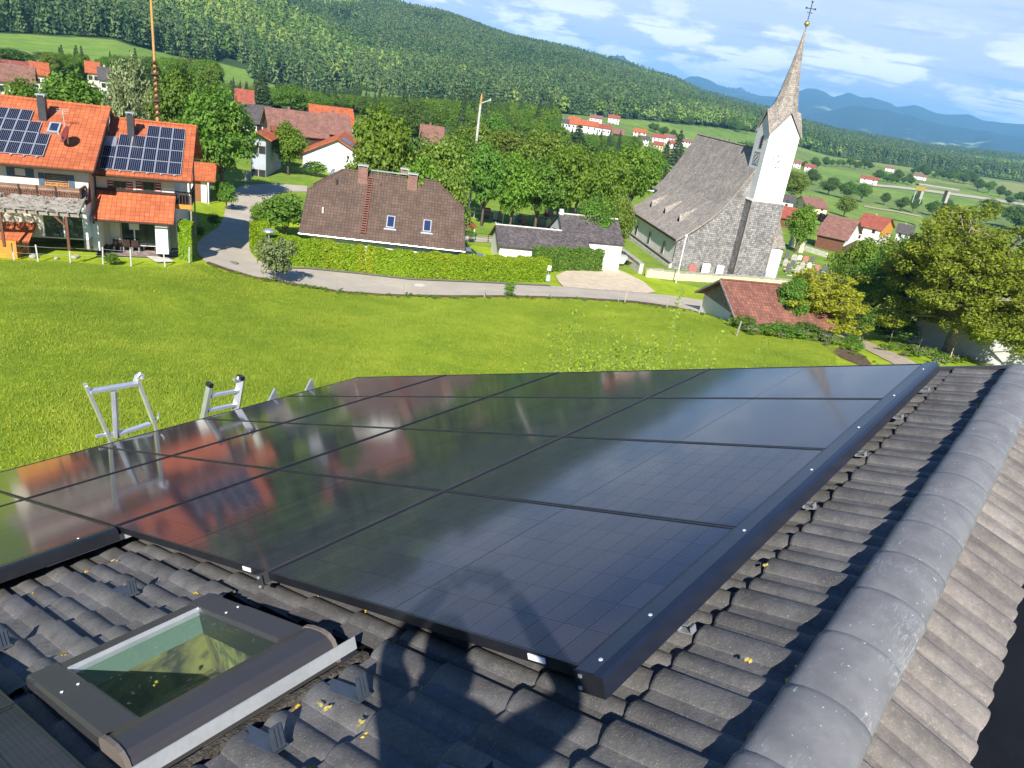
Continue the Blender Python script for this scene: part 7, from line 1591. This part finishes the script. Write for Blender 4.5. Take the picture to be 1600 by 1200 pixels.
edge_ = MB(); [edge_.bar(rings[0][k], rings[0][(k+1) % 8], .10, .12) for k in range(8)]; edge_.build('gable_verge', M_['wood_grey'], spire)
kn = MB(); kn.lathe([(.05, 0), (.07, .25), (.24, .40), (.28, .58), (.20, .76), (.05, .84), (.03, .95)], 12, (cx_, cy_, 27.45)); kn.build('gold_ball', M_['gold'], spire, True)
cr_ = MB(); cr_.bar((cx_, cy_, 28.3), (cx_, cy_, 30.1), .07); cr_.bar((cx_-.5, cy_, 29.45), (cx_+.5, cy_, 29.45), .07); cr_.bar((cx_-.32, cy_, 29.05), (cx_+.32, cy_, 29.05), .06); [cr_.box(cx_+a-.09, cx_+a+.09, cy_-.03, cy_+.03, z-.09, z+.09) for a, z in ((-.5, 29.45), (.5, 29.45), (0, 30.1))]; cr_.build('spire_cross', M_['dark_metal'], spire)
# belfry opening and clocks: left face and front face
lf_ = lambda px, py: CH.side(px, py, x0); a, b = lf_(*c8((768, 240))), lf_(*c8((755, 328))); yc, z0, z1 = (a.y+b.y)/2, b.z, a.z
op = MB(); op.prism([(x0-.012, yc-.30, z0), (x0-.012, yc+.30, z0), (x0-.012, yc+.30, z1-.25), (x0-.012, yc, z1), (x0-.012, yc-.30, z1-.25)], (.008, 0, 0)); lo = CH.part('belfry_window', op, M_['black_hole'])
for k in range(6): z = z0+.1+(z1-z0-.4)*k/5; MB().box(x0-.06, x0-.014, yc-.28, yc+.28, z, z+.05).build('louvre', M_['wood_grey'], lo)
def clock(face, px, py, s):
    m = MB(); h = MB(); n = 12
    if face == 'front': c = CH.front(px, py, y0); f = lambda a, b, d: (c.x+a, y0-d, c.z+b)
    else: c = CH.side(px, py, x0); f = lambda a, b, d: (x0-d, c.y-a, c.z+b)
    for k in range(12): t = k*math.pi/6; m.bar(f(s*.78*math.sin(t), s*.78*math.cos(t), .012), f(s*math.sin(t), s*math.cos(t), .012), s*.22, .02)
    h.bar(f(-.1*s, -.12*s, .03), f(.5*s, .42*s, .03), s*.20, .02); h.bar(f(.08*s, .15*s, .045), f(-.38*s, -.55*s, .045), s*.20, .02)
    o = CH.part('clock_numerals', m, M_['wood_dark']); h.build('clock_hand', M_['dark_metal'], o); return o
clock('front', *c8((858, 412)), .72); clock('side', *c8((728, 390)), .55)
sq = CH.side(*c8((728, 390)), x0); fr_ = MB(); [fr_.box(x0-.025, x0-.004, sq.y+a, sq.y+b, sq.z+c, sq.z+d) for a, b, c, d in ((-.72, -.62, -.72, .72), (.62, .72, -.72, .72), (-.62, .62, -.72, -.62), (-.62, .62, .62, .72))]; CH.part('clock_frame', fr_, M_['wood_grey'])
# entrance annex
a, b = CH.front(*c8((818, 960)), -1.0), CH.front(*c8((893, 1100)), -1.0)
CH.part('entrance_annex', MB().box(a.x, a.x+1.55, -1.0, 1.0, -1.0, a.z), M_['white']); CH.part('annex_side_trim', MB().box(a.x+1.56, a.x+1.75, -.9, 1.0, -1.0, a.z-.1), M_['metal'])
m = MB(); m.prism([(11.05, -.6, 4.2), (13.7, -.6, 4.0), (13.7, .0, 4.5), (12.3, .0, 7.1), (11.05, .0, 7.1)], (0, .01, 0)) if False else m.prism([(11.02, -.05, 4.05), (13.7, -.05, 4.05), (12.1, -.05, 7.0), (11.02, -.05, 7.0)], (0, -.25, 0)); CH.part('side_lean_to', m, M_['shingle'])
CH.part('pale_step_block', MB().box(10.9, 12.0, -2.2, -1.1, -1.0, 1.4), surf('pale_blue_stone', (.42, .46, .46), .8, .1))

# ================================================================== CHURCHYARD
def wall_run(name, label, pix, h, t, mat, cope, lift=0, n=14, cat='wall', seg=None):
    P = [ground(*q) for q in pix]; root = thing(name, label, cat); m = MB(); c = MB()
    for a, b in zip(P[:-1], P[1:]):
        k = max(1, int(np.linalg.norm(b-a)/2.0))
        for i in range(k):
            p, q = a+(b-a)*i/k, a+(b-a)*(i+1)/k; zz = float(tz(*((p+q)/2)[:2])); d = (q-p)[:2]/np.linalg.norm((q-p)[:2]); o_ = np.array([-d[1], d[0], 0])*t
            p = np.array([p[0], p[1], 0]); q = np.array([q[0], q[1], 0]); hh = h*random.uniform(.97, 1.05)
            m.mesh([tuple(v+np.array([0, 0, z])) for z in (zz-.6, zz+hh) for v in (p, q, q+o_, p+o_)], [(0, 3, 2, 1), (4, 5, 6, 7), (0, 1, 5, 4), (1, 2, 6, 5), (2, 3, 7, 6), (3, 0, 4, 7)])
            w = o_/t*.08
            if cope: c = MB(); c.mesh([tuple(v+np.array([0, 0, z])) for z in (zz+hh+.004, zz+hh+.12) for v in (p-w, q-w, q+o_+w, p+o_+w)], [(0, 3, 2, 1), (4, 5, 6, 7), (0, 1, 5, 4), (1, 2, 6, 5), (2, 3, 7, 6), (3, 0, 4, 7)]); c.build('coping_stone', M_[cope], root)
    m.build('masonry', M_[mat], root); return root
wall_run('churchyard_wall', 'low yellowish churchyard wall with grey coping in front of the shingled west front', [(1010, 433), (1060, 438), (1110, 441), (1150, 443), (1200, 446), (1235, 450)], 1.0, .4, 'cream', 'stone')
wall_run('churchyard_wall', 'stone churchyard wall climbing left along the forecourt to the bins', [(1003, 428), (985, 415), (972, 404)], 1.3, .5, 'stone_lt', 'stone')
wall_run('cemetery_wall', 'pale wall running right from the cemetery gate pillars', [(1255, 391), (1290, 402)], .9, .35, 'stone_lt', None)
for k, (px, py) in enumerate([(1236, 386), (1249, 394)]):
    P = ground(px, py); o = thing('gate_pillar', ['left', 'right'][k]+' cream cemetery gate pillar with a flat cap right of the tower', 'pillar', frame_mat(P, 80)); MB().box(-.45, .45, -.45, .45, -.3, 2.2).build('shaft', M_['cream'], o); MB().box(-.58, .58, -.58, .58, 2.203, 2.42).build('cap', M_['stone_lt'], o)
gr = random.Random(17); GM = ['stone_dk', 'stone', 'stone_lt', 'stone_red', 'stone_dk', 'stone']
def grave(P, az, k, label, group, big=1.0, forced=None):
    mt = forced or GM[k % 6]; o = thing('gravestone', label, 'gravestone', frame_mat(P, az), group); h = gr.uniform(.9, 1.35)*big; w = gr.uniform(.5, .8)*big
    top = [(-w/2, 0, .15), (w/2, 0, .15), (w/2, 0, h*.8), (w*.25, 0, h), (-w*.25, 0, h), (-w/2, 0, h*.8)] if k % 3 else [(-w/2, 0, .15), (w/2, 0, .15), (w/2, 0, h), (-w/2, 0, h)]
    MB().prism(top, (0, .18, 0)).build('headstone', M_[mt], o); MB().box(-w*.6, w*.6, -.05, .25, -.2, .15).build('plinth', M_['stone'], o)
    m = MB(); m.box(-w*.6, w*.6, -1.7, -1.6, -.1, .12); m.box(-w*.6, -w*.6+.1, -1.6, -.05, -.1, .12); m.box(w*.6-.1, w*.6, -1.6, -.05, -.1, .12); m.build('grave_border', M_['stone_lt'], o)
    pl = MB(); [pl.blob((gr.uniform(-w*.4, w*.4), gr.uniform(-1.4, -.2), .12), (.18, .18, .16), j, 0, .3) for j in range(5)]; pl.build('grave_plants', M_['leaf_b'], o)
GR = 'gravestones right of the church tower'
mats_w = {'stone_dk': 'dark', 'stone': 'grey', 'stone_lt': 'pale', 'stone_red': 'reddish'}
k = 0
for row, (xa_, ya_, xb_, yb_, n) in enumerate([(1228, 406, 1268, 411, 5), (1226, 417, 1300, 428, 7), (1232, 427, 1290, 436, 6)]):
    for i in range(n):
        f = i/(n-1); P = ground(xa_+(xb_-xa_)*f+gr.uniform(-2, 2), ya_+(yb_-ya_)*f+gr.uniform(-1, 1)); pos_ = 'leftmost' if i == 0 else ('rightmost' if i == n-1 else ['second', 'third', 'fourth', 'fifth', 'sixth'][i-1]+' from the left')
        grave(P, 95, k, '%s gravestone, %s in the %s row right of the tower' % (mats_w[GM[k % 6]], pos_, ['back', 'middle', 'front'][row]), GR, 1.15); k += 1
for i, (px, py, mt, lb) in enumerate([(1080, 430, 'stone_red', 'rounded red gravestone before the shingled front'), (1101, 428, 'white', 'left white gravestone before the shingled front'), (1123, 430, 'white', 'right white gravestone before the shingled front')]): grave(ground(px, py), 84, i*3, lb, 'gravestones in front of the church', 1.5, mt)
GF = 'gravestones in the small graveyard behind the double shed'
for i, (px, py, mt, lb) in enumerate([(760, 341, 'stone_red', 'rounded reddish gravestone by the graveyard fence'), (773, 345, 'stone_lt', 'tall pale gravestone near the graveyard lamp'), (780, 346, 'stone', 'narrow grey gravestone right of the tall pale one'), (800, 350, 'stone_lt', 'low pale gravestone above the shed ridge'), (812, 346, 'stone', 'grey gravestone with brown planting in the graveyard'), (818, 352, 'stone_red', 'small red flowered gravestone in the graveyard'), (838, 352, 'stone', 'wide grey slab gravestone in the graveyard'), (846, 354, 'stone', 'grey gravestone left of the red lantern'), (856, 356, 'stone_lt', 'pale gravestone beside the taller shed roof')]):
    grave(ground(px, py), 84, i, lb, GF, 1.3, mt)
P = ground(853, 345); o = thing('grave_lantern', 'bright red round lantern in the graveyard behind the sheds', 'lantern', frame_mat(P, 80)); MB().lathe([(0, .55), (.5, .8), (.62, 1.2), (.45, 1.6), (0, 1.75)], 12).build('globe', M_['red_plastic'], o, True); MB().bar((0, 0, -.1), (0, 0, .6), .2).build('foot', M_['stone_dk'], o)
P = ground(857, 338); o = thing('tree_stump', 'tall pale broken tree trunk behind the graveyard', 'tree stump', frame_mat(P, 80)); MB().tube([(0, 0, -.2), (0, 0, 1.6), (.2, 0, 3.0)], [.95, .8, .7], 9).tube([(-.3, 0, 2.2), (-.55, 0, 3.5), (-.6, 0, 4.1)], [.45, .25, .06], 7).tube([(.4, 0, 2.8), (.7, .1, 4.0), (.75, .1, 4.5)], [.4, .22, .05], 7).build('trunk', M_['wood_grey'], o)
P = ground(785, 350); o = thing('lamp_post', 'lamp post with a flat round head in the graveyard', 'street lamp', frame_mat(P, 80)); MB().tube([(0, 0, 0), (0, 0, 3.6)], .07, 8).build('pole', M_['metal'], o); MB().lathe([(.05, 3.55), (.5, 3.75), (.48, 3.85), (.1, 4.0), (0, 4.02)], 14).build('lamp_head', M_['metal'], o, True)
# white rail fence behind the graveyard
def rail_fence(name, label, pix, n, h, rails, mat, pr=.07, rr=.05, wires=0):
    Pp = [ground(*q) for q in pix]; pts = []
    seg = np.concatenate([[0], np.cumsum([np.linalg.norm(b-a) for a, b in zip(Pp[:-1], Pp[1:])])]); A_p = np.array(Pp)
    for s in np.linspace(0, seg[-1], n): q = np.array([np.interp(s, seg, A_p[:, i]) for i in range(3)]); q[2] = float(tz(q[0], q[1])); pts.append(Vector(q))
    o = thing(name, label, 'fence'); pm = MB().box(-pr, pr, -pr, pr, -.3, h).data('post', M_[mat]); [obj('post', pm, o, tuple(p)) for p in pts]
    for f in rails:
        for a, b in zip(pts[:-1], pts[1:]): MB().bar(a+Vector((0, 0, h*f)), b+Vector((0, 0, h*f)), rr).build('rail', M_[mat], o)
    return o
rail_fence('rail_fence', 'pale two railed fence behind the graveyard', [(728, 339), (800, 346), (870, 355)], 12, 1.5, (.95, .55), 'pole_grey', .06, .10)
rail_fence('lane_fence', 'dark railing beside the grey lane behind the brown house', [(742, 377), (782, 381)], 3, 1.2, (.95, .5), 'dark_metal', .05, .05)
# striped maypole and the grey pole
P = at_d(247, 190, 96); P[2] = float(tz(P[0], P[1])); o = thing('maypole', 'tall yellow maypole with a dark garland round its lower part', 'maypole', Matrix.Translation(Vector(P))); zt3 = 27.0
zg0, zg1 = at_d(247, 186, 96)[2]-P[2], at_d(244, 95, 96)[2]-P[2]
MB().tube([(0, 0, -.3), (-.05, 0, zt3*.5), (-.1, 0, zt3)], [.17, .15, .10], 10).build('pole', M_['pole_yel'], o)
gl = MB(); rg = random.Random(2); n = 70
for i in range(n): z = zg0+(zg1-zg0)*i/n; a = i*.9; gl.blob((.22*math.cos(a)-.02, .22*math.sin(a), z), (.13, .13, .18), i, 0, .45)
gl.build('garland', M_['garland'], o, True); MB().lathe([(.28, 0), (.44, .05), (.48, .15), (.40, .28), (.28, .25)], 12, (-.02, 0, at_d(246, 118, 96)[2]-P[2])).build('wreath', M_['garland'], o, True); MB().lathe([(.28, 0), (.44, .05), (.48, .15), (.40, .28), (.28, .25)], 12, (-.02, 0, at_d(247, 160, 96)[2]-P[2])).build('wreath', M_['garland'], o, True)
P = at_d(745, 212, 125); zb_ = float(tz(P[0], P[1])); zt4 = at_d(751, 146, 125)[2]; zs4 = at_d(749.5, 163, 125)[2]; P[2] = zb_; o = thing('wooden_pole', 'grey weathered pole with an orange top piece and metal arm above the tree belt', 'pole', Matrix.Translation(Vector(P))); MB().tube([(0, 0, -.3), (.05, 0, zs4-zb_)], [.22, .19], 9).build('shaft', M_['pole_grey'], o); MB().tube([(.05, 0, zs4-zb_), (.08, 0, zt4-zb_-.5), (.08, 0, zt4-zb_)], [.17, .15, .05], 9).build('pole_top', M_['pole_yel'], o); m = MB(); m.bar((.1, 0, zs4-zb_+.2), (1.5, -.1, zs4-zb_+.85), .16); m.prism([(.9, -.1, zs4-zb_+.5), (1.7, -.1, zs4-zb_+.75), (1.6, -.1, zs4-zb_+1.15)], (0, .12, 0)); m.build('metal_arm', M_['metal'], o)
# lamp at the lane corner, signs, bins, manholes, letter boxes
P = ground(420, 412); P2 = at_d(419, 360, math.hypot(P[0], P[1])); hL = P2[2]-P[2]; o = thing('lamp_post', 'street lamp with a flat round head above the olive shrub', 'street lamp', frame_mat(P, 80)); MB().tube([(0, 0, 0), (0, 0, hL)], .08, 8).build('pole', M_['metal'], o); MB().lathe([(.06, hL-.3), (.55, hL-.12), (.60, hL-.02), (.2, hL+.12), (0, hL+.14)], 16).build('lamp_head', M_['metal'], o, True)
P = ground(1056, 442); o = thing('lamp_post', 'slim white lamp post in front of the shingled west front', 'street lamp', frame_mat(P, 80)); MB().tube([(0, 0, 0), (0, 0, 6.0)], .07, 8).build('pole', M_['white'], o); MB().lathe([(.05, 5.95), (.16, 6.05), (.16, 6.25), (.05, 6.35), (0, 6.36)], 10).build('lamp_head', M_['white'], o)
for k, (px, py, t) in enumerate([(871, 421, 407), (894, 420, 405)]):
    P = ground(px, py); h = at_d(px+1.5, t, math.hypot(P[0], P[1]))[2]-P[2]; o = thing('blue_sign', ['left', 'right'][k]+' small blue parking sign in front of the dark hedge', 'sign', frame_mat(P, 84)); MB().tube([(0, 0, 0), (0, 0, h)], .04, 6).build('post', M_['metal'], o); MB().box(-.32, .32, -.06, -.042, h-.55, h+.1).build('sign_board', M_['blue_sign'], o); MB().box(-.12, .12, -.066, -.061, h-.42, h-.05).build('sign_symbol', M_['white'], o)
P = ground(855, 441); o = thing('post_box', 'grey box on a metal post at the right end of the long hedge', 'post box', frame_mat(P, 84)); MB().tube([(0, 0, 0), (0, 0, 1.9)], .05, 6).build('post', M_['metal'], o); MB().box(-.22, .22, -.2, .1, .15, .85).build('box', M_['greywall'], o); MB().box(-.2, .2, -.08, -.052, 1.35, 1.9).build('notice_plate', M_['white'], o)
P = ground(946, 419); o = thing('wheelie_bin', 'dark grey wheelie bin at the back of the forecourt', 'bin', frame_mat(P, 84)); MB().prism([(-.28, -.3, .08), (.28, -.3, .08), (.28, .3, .08), (-.28, .3, .08)], (0, 0, 1.1)).build('body', M_['dark_metal'], o); MB().prism([(-.32, -.36, 1.19), (.32, -.36, 1.19), (.32, .36, 1.24), (-.32, .36, 1.24)], (0, 0, .07)).build('lid', M_['dark_metal'], o); wm = MB().lathe([(0, -.05), (.12, -.05), (.12, .05), (0, .05)], 10).data('wheel', M_['tyre']); [obj('wheel', wm, o, (sx*.25, .3, .12)) for sx in (-1, 1)]
P = ground(962, 413); o = thing('skip_container', 'pale green container with sloping sides in front of the church wall', 'container', frame_mat(P, 84)); MB().prism([(-.9, -.7, .3), (.9, -.7, .3), (1.35, -.7, 1.3), (-1.35, -.7, 1.3)], (0, 1.4, 0)).build('body', surf('pale_green_metal', (.42, .50, .46), .5, .1), o); m = MB(); [m.bar((x*.7, -.72, .32), (x, -.72, 1.28), .08) for x in (-1.0, -.5, 0, .5, 1.0)]; m.build('rib', M_['metal'], o); MB().box(-.8, .8, -.6, .6, 0, .3).build('base', M_['dark_metal'], o)
m = MB(); rl2 = random.Random(8)
o = thing('log_pile', 'stack of grey split logs along the church wall', 'log pile')
for i in range(16): p = ground(968+i*2.2, 409+i*1.0); u = Vector((.15, .98, 0)); c = Vector(p)+Vector((0, 0, .9+.08*rl2.random())); MB().bar(c-u*.9, c+u*.9, .26, .2).build('log', M_['wood_grey'], o)
MB().box(0, 0.01, 0, 0.01, 0, .01)
for k, (px, py) in enumerate([(362, 411.5), (656, 447)]): P = ground(px, py); P[2] += .068; o = MB().lathe([(0, .012), (.40, .012), (.42, .0), (.52, .0), (.54, .008), (.54, -.02)], 20).build('manhole_cover', M_['stone_lt' if k else 'asphalt_f'], None); o.matrix_world = Matrix.Translation(Vector(P)); tag(o, ['round manhole cover in the lane near the tall hedge', 'round manhole cover in the lane in front of the long hedge'][k], 'manhole cover')
# meadow fence: posts with a wire, and short stakes
def post_line(label, pix, wire=True, h=1.25, mat='post', n_extra=0):
    o = thing('wire_fence', label, 'fence'); pm = MB().box(-.045, .045, -.045, .045, -.3, h).data('post', M_[mat]); pts = []
    for q in pix: P = Vector(ground(*q)); pts.append(P); p = obj('post', pm, o, tuple(P)); p.rotation_euler = (random.uniform(-.06, .06), random.uniform(-.06, .06), random.uniform(0, 3))
    if wire:
        m = MB()
        for a, b in zip(pts[:-1], pts[1:]): [m.tube([a+Vector((0, 0, z)), (a+b)/2+Vector((0, 0, z-.03)), b+Vector((0, 0, z))], .008, 4, False) for z in (h*.9, h*.5)]
        m.build('wire', M_['metal'], o)
post_line('thin fence posts and wire along the lower side of the lane', [(527, 456), (632, 464), (757, 465), (860, 467), (966, 472), (976, 473), (1042, 481), (1092, 490)])
post_line('wire fence in front of the two orange roofed houses', [(22, 408), (60, 410), (110, 412), (161, 413), (205, 416), (258, 417), (296, 411)], True, 1.3, 'pole_grey')
post_line('leaning wooden fence posts below the red roofed shed', [(1150, 527), (1260, 523), (1342, 532), (1390, 536), (1434, 547), (1482, 566)], True, 1.5)
# silver car beside the brown house, playhouse, flower pots
P = ground(731, 397); o = thing('parked_car', 'silver blue car parked behind the brown roofed house, only its bonnet showing', 'car', frame_mat(at_d(731, 392, 85)*np.array([1, 1, 0])+np.array([0, 0, float(tz(*at_d(731, 392, 85)[:2]))]), 80))
prof = [(2.0, .35), (2.1, .62), (1.95, .82), (1.0, .98), (.35, 1.42), (-1.0, 1.46), (-1.75, 1.05), (-2.1, .95), (-2.1, .35)]; MB().prism([(x, -.85, z) for x, z in prof], (0, 1.7, 0)).build('body', M_['car'], o)
MB().prism([(.95, -.78, 1.0), (.38, -.78, 1.38), (-.95, -.78, 1.42), (-1.55, -.78, 1.06)], (0, -.08, 0)).build('side_window', M_['glass'], o); MB().prism([(1.02, -.7, 1.0), (1.02, .7, 1.0), (.40, .62, 1.42), (.40, -.62, 1.42)], (.02, 0, .02)).build('windscreen', M_['glass'], o)
wh = MB(); wh.tube([(0, -.11, 0), (0, .11, 0)], .32, 16); wd = wh.data('wheel', M_['tyre']); rmh = MB(); rmh.tube([(0, -.118, 0), (0, .118, 0)], .2, 12); rmd = rmh.data('rim', M_['metal'])
for x in (1.3, -1.3):
    for y in (-.80, .80): w_ = obj('wheel', wd, o, (x, y, .32)); obj('rim', rmd, w_)
for y in (-.62, .62): MB().box(2.02, 2.12, y-.16, y+.16, .62, .76).build('headlight', M_['white'], o)
P = ground(735, 369); o = thing('playhouse', 'small toy house with red roof and green base behind the brown house', 'playhouse', frame_mat(P, 80)); MB().box(-.55, .55, -.5, .5, 0, .75).build('base', M_['green_plastic'], o); MB().box(-.5, .5, -.45, .45, .753, 1.35).build('wall', M_['cream'], o); MB().prism([(-.75, -.65, 1.3), (.75, -.65, 1.3), (.0, -.65, 1.95)], (0, 1.3, 0)).build('roof', M_['red_plastic'], o)
for k, (px, py) in enumerate([(383, 283), (388, 284), (391, 284)]): P = ground(px, py); o = MB().box(-.14, .14, -.14, .14, -.1, 1.5).build('stone_post', M_['stone_lt'], None); o.matrix_world = frame_mat(P, 70); tag(o, ['left', 'middle', 'right'][k]+' short stone post at the end of the lane', 'post', 'stone posts by the lane')
# brushwood heap under the walnut
P = ground(1530, 560); bw = MB(); rb_ = random.Random(21)
for i in range(420):
    c = Vector((rb_.gauss(0, 3.2), rb_.gauss(0, 1.2), 0)); c.z = max(0, 1.3-.16*abs(c.x)-.35*abs(c.y))*rb_.random(); a = rb_.uniform(-.6, .6); u = Vector((math.cos(a), math.sin(a), rb_.uniform(-.25, .35)))*rb_.uniform(.6, 1.5); bw.tube([c-u, c+u*.2+Vector((0, 0, .1)), c+u], [.035, .03, .008], 4, False)
o = bw.build('brushwood_pile', M_['bark'], None); o.matrix_world = frame_mat(P, 75); tag(o, 'heap of brown cut branches under the walnut tree', 'brushwood')

# ================================================================== THE PHOTOGRAPHER (behind the camera; the photo shows only the shadow)
def skin_body(name, verts, edges, radii, mat, parent, sub=2, root=0):
    me = bpy.data.meshes.new(name); me.from_pydata(verts, edges, []); o = bpy.data.objects.new(name, me); COL.objects.link(o)
    sk = o.modifiers.new('skin', 'SKIN'); ly = me.skin_vertices[0].data if me.skin_vertices else None
    if ly is None:
        import bmesh; bm = bmesh.new(); bm.from_mesh(me); bm.verts.layers.skin.verify(); bm.to_mesh(me); bm.free(); ly = me.skin_vertices[0].data
    for i, rd in enumerate(radii): ly[i].radius = rd if isinstance(rd, tuple) else (rd, rd); ly[i].use_root = (i == root)
    ss = o.modifiers.new('smooth', 'SUBSURF'); ss.levels = sub; ss.render_levels = sub; me.materials.append(mat); o.parent = parent; return o
SKN = surf('skin', (.45, .27, .19), .55, .08, 6, .03, 60); JAC = surf('dark_blue_jacket', (.035, .045, .075), .85, .15, 5, .2, 60); TRO = surf('dark_trousers', (.03, .03, .035), .85, .15, 5, .2, 60)
me_ = thing('person', 'person in a dark jacket standing astride the ridge holding up a phone', 'person')
def rz(x, y):                                                    # roof surface height under a point
    h = (Vector((x, y, 0))-O3).dot(H3); hr0 = (apex-O3).dot(H3); return apex.z-abs(h-hr0)*math.tan(BET)
fl_, fr2 = (-.20, -.42), (.15, -.55)
BV = [(-.03, -.44, -.84), (-.03, -.43, -.66), (-.03, -.42, -.46), (-.04, -.41, -.315), (-.06, -.40, -.235), (-.09, -.385, -.12),
      (-.20, -.40, -.33), (-.305, -.20, -.275), (-.13, -.06, -.045), (.14, -.40, -.33), (.345, -.20, -.285), (.12, -.06, -.035),
      (-.13, -.45, -.90), (-.18, -.40, -1.16), (fl_[0], fl_[1], rz(*fl_)+.09), (fl_[0], fl_[1]+.17, rz(fl_[0], fl_[1]+.17)+.05), (.07, -.46, -.90), (.12, -.46, -1.18), (fr2[0], fr2[1], rz(*fr2)+.09), (fr2[0], fr2[1]+.17, rz(fr2[0], fr2[1]+.17)+.05)]
BE = [(0, 1), (1, 2), (2, 3), (3, 4), (4, 5), (3, 6), (6, 7), (7, 8), (3, 9), (9, 10), (10, 11), (0, 12), (12, 13), (13, 14), (14, 15), (0, 16), (16, 17), (17, 18), (18, 19)]
BRd = [(.165, .13), (.15, .12), (.17, .13), (.12, .10), (.06, .06), (.085, .10), (.075, .075), (.052, .052), (.034, .034), (.075, .075), (.052, .052), (.034, .034), (.10, .10), (.065, .065), (.05, .05), (.045, .035), (.10, .10), (.065, .065), (.05, .05), (.045, .035)]
skin_body('body', BV, BE, BRd, JAC, me_)
hd_ = MB(); hd_.lathe([(0, .125), (.05, .115), (.082, .07), (.09, .01), (.083, -.05), (.062, -.10), (.03, -.125), (0, -.13)], 14, (0, 0, 0)); h_ = hd_.build('head', SKN, me_, True); h_.location = (-.09, -.375, -.10); h_.scale = (.92, 1.1, 1.0); h_.rotation_euler = (-.25, 0, 0)
fc = MB(); fc.blob((0, .098, -.015), (.014, .02, .022), 1, 1, .05); [fc.blob((sx*.085, 0, -.01), (.012, .022, .03), 2, 1, .05) for sx in (-1, 1)]; fc.build('nose_and_ears', SKN, h_, True); [MB().blob((sx*.033, .083, .012), (.012, .008, .008), 3, 1, 0).build('eye', M_['white'], h_, True) for sx in (-1, 1)]; MB().box(-.025, .025, .080, .088, -.060, -.054).build('mouth', M_['shut_red'], h_)
ha = MB(); ha.lathe([(0, .140), (.055, .130), (.090, .08), (.096, .03), (.092, -.01)], 14, (0, -.012, 0)); ha.build('hair', M_['wood_dark'], h_, True)
PHN = Vector((.0, -.045, .005))
for sx, wr in ((-1, Vector((-.13, -.06, -.045))), (1, Vector((.12, -.06, -.035)))):
    V_ = [tuple(wr), tuple(wr+Vector((-sx*.018, .0, .035)))]; E_ = [(0, 1)]; Rr = [(.026, .02), (.034, .016)]
    for q in range(4):
        b_ = wr+Vector((-sx*(.012+.004*q), -.012, .045-.018*q+.012)); t1_ = b_+Vector((-sx*.030, -.018, .010)); t2_ = t1_+Vector((-sx*.022, .006, .002)); k = len(V_); V_ += [tuple(b_), tuple(t1_), tuple(t2_)]; E_ += [(1, k), (k, k+1), (k+1, k+2)]; Rr += [.009, .0085, .007]
    k = len(V_); V_ += [tuple(wr+Vector((-sx*.022, .018-.02, .012))), tuple(wr+Vector((-sx*.05, -.012, .028)))]; E_ += [(0, k), (k, k+1)]; Rr += [.011, .009]
    skin_body('hand', V_, E_, Rr, SKN, me_, 2)
pb = MB(); pb.box(-.083, .083, -.004, .004, -.039, .039); po = pb.build('phone', M_['black']); po.location = PHN; tag(po, 'black phone held in both hands of the person on the ridge', 'phone')
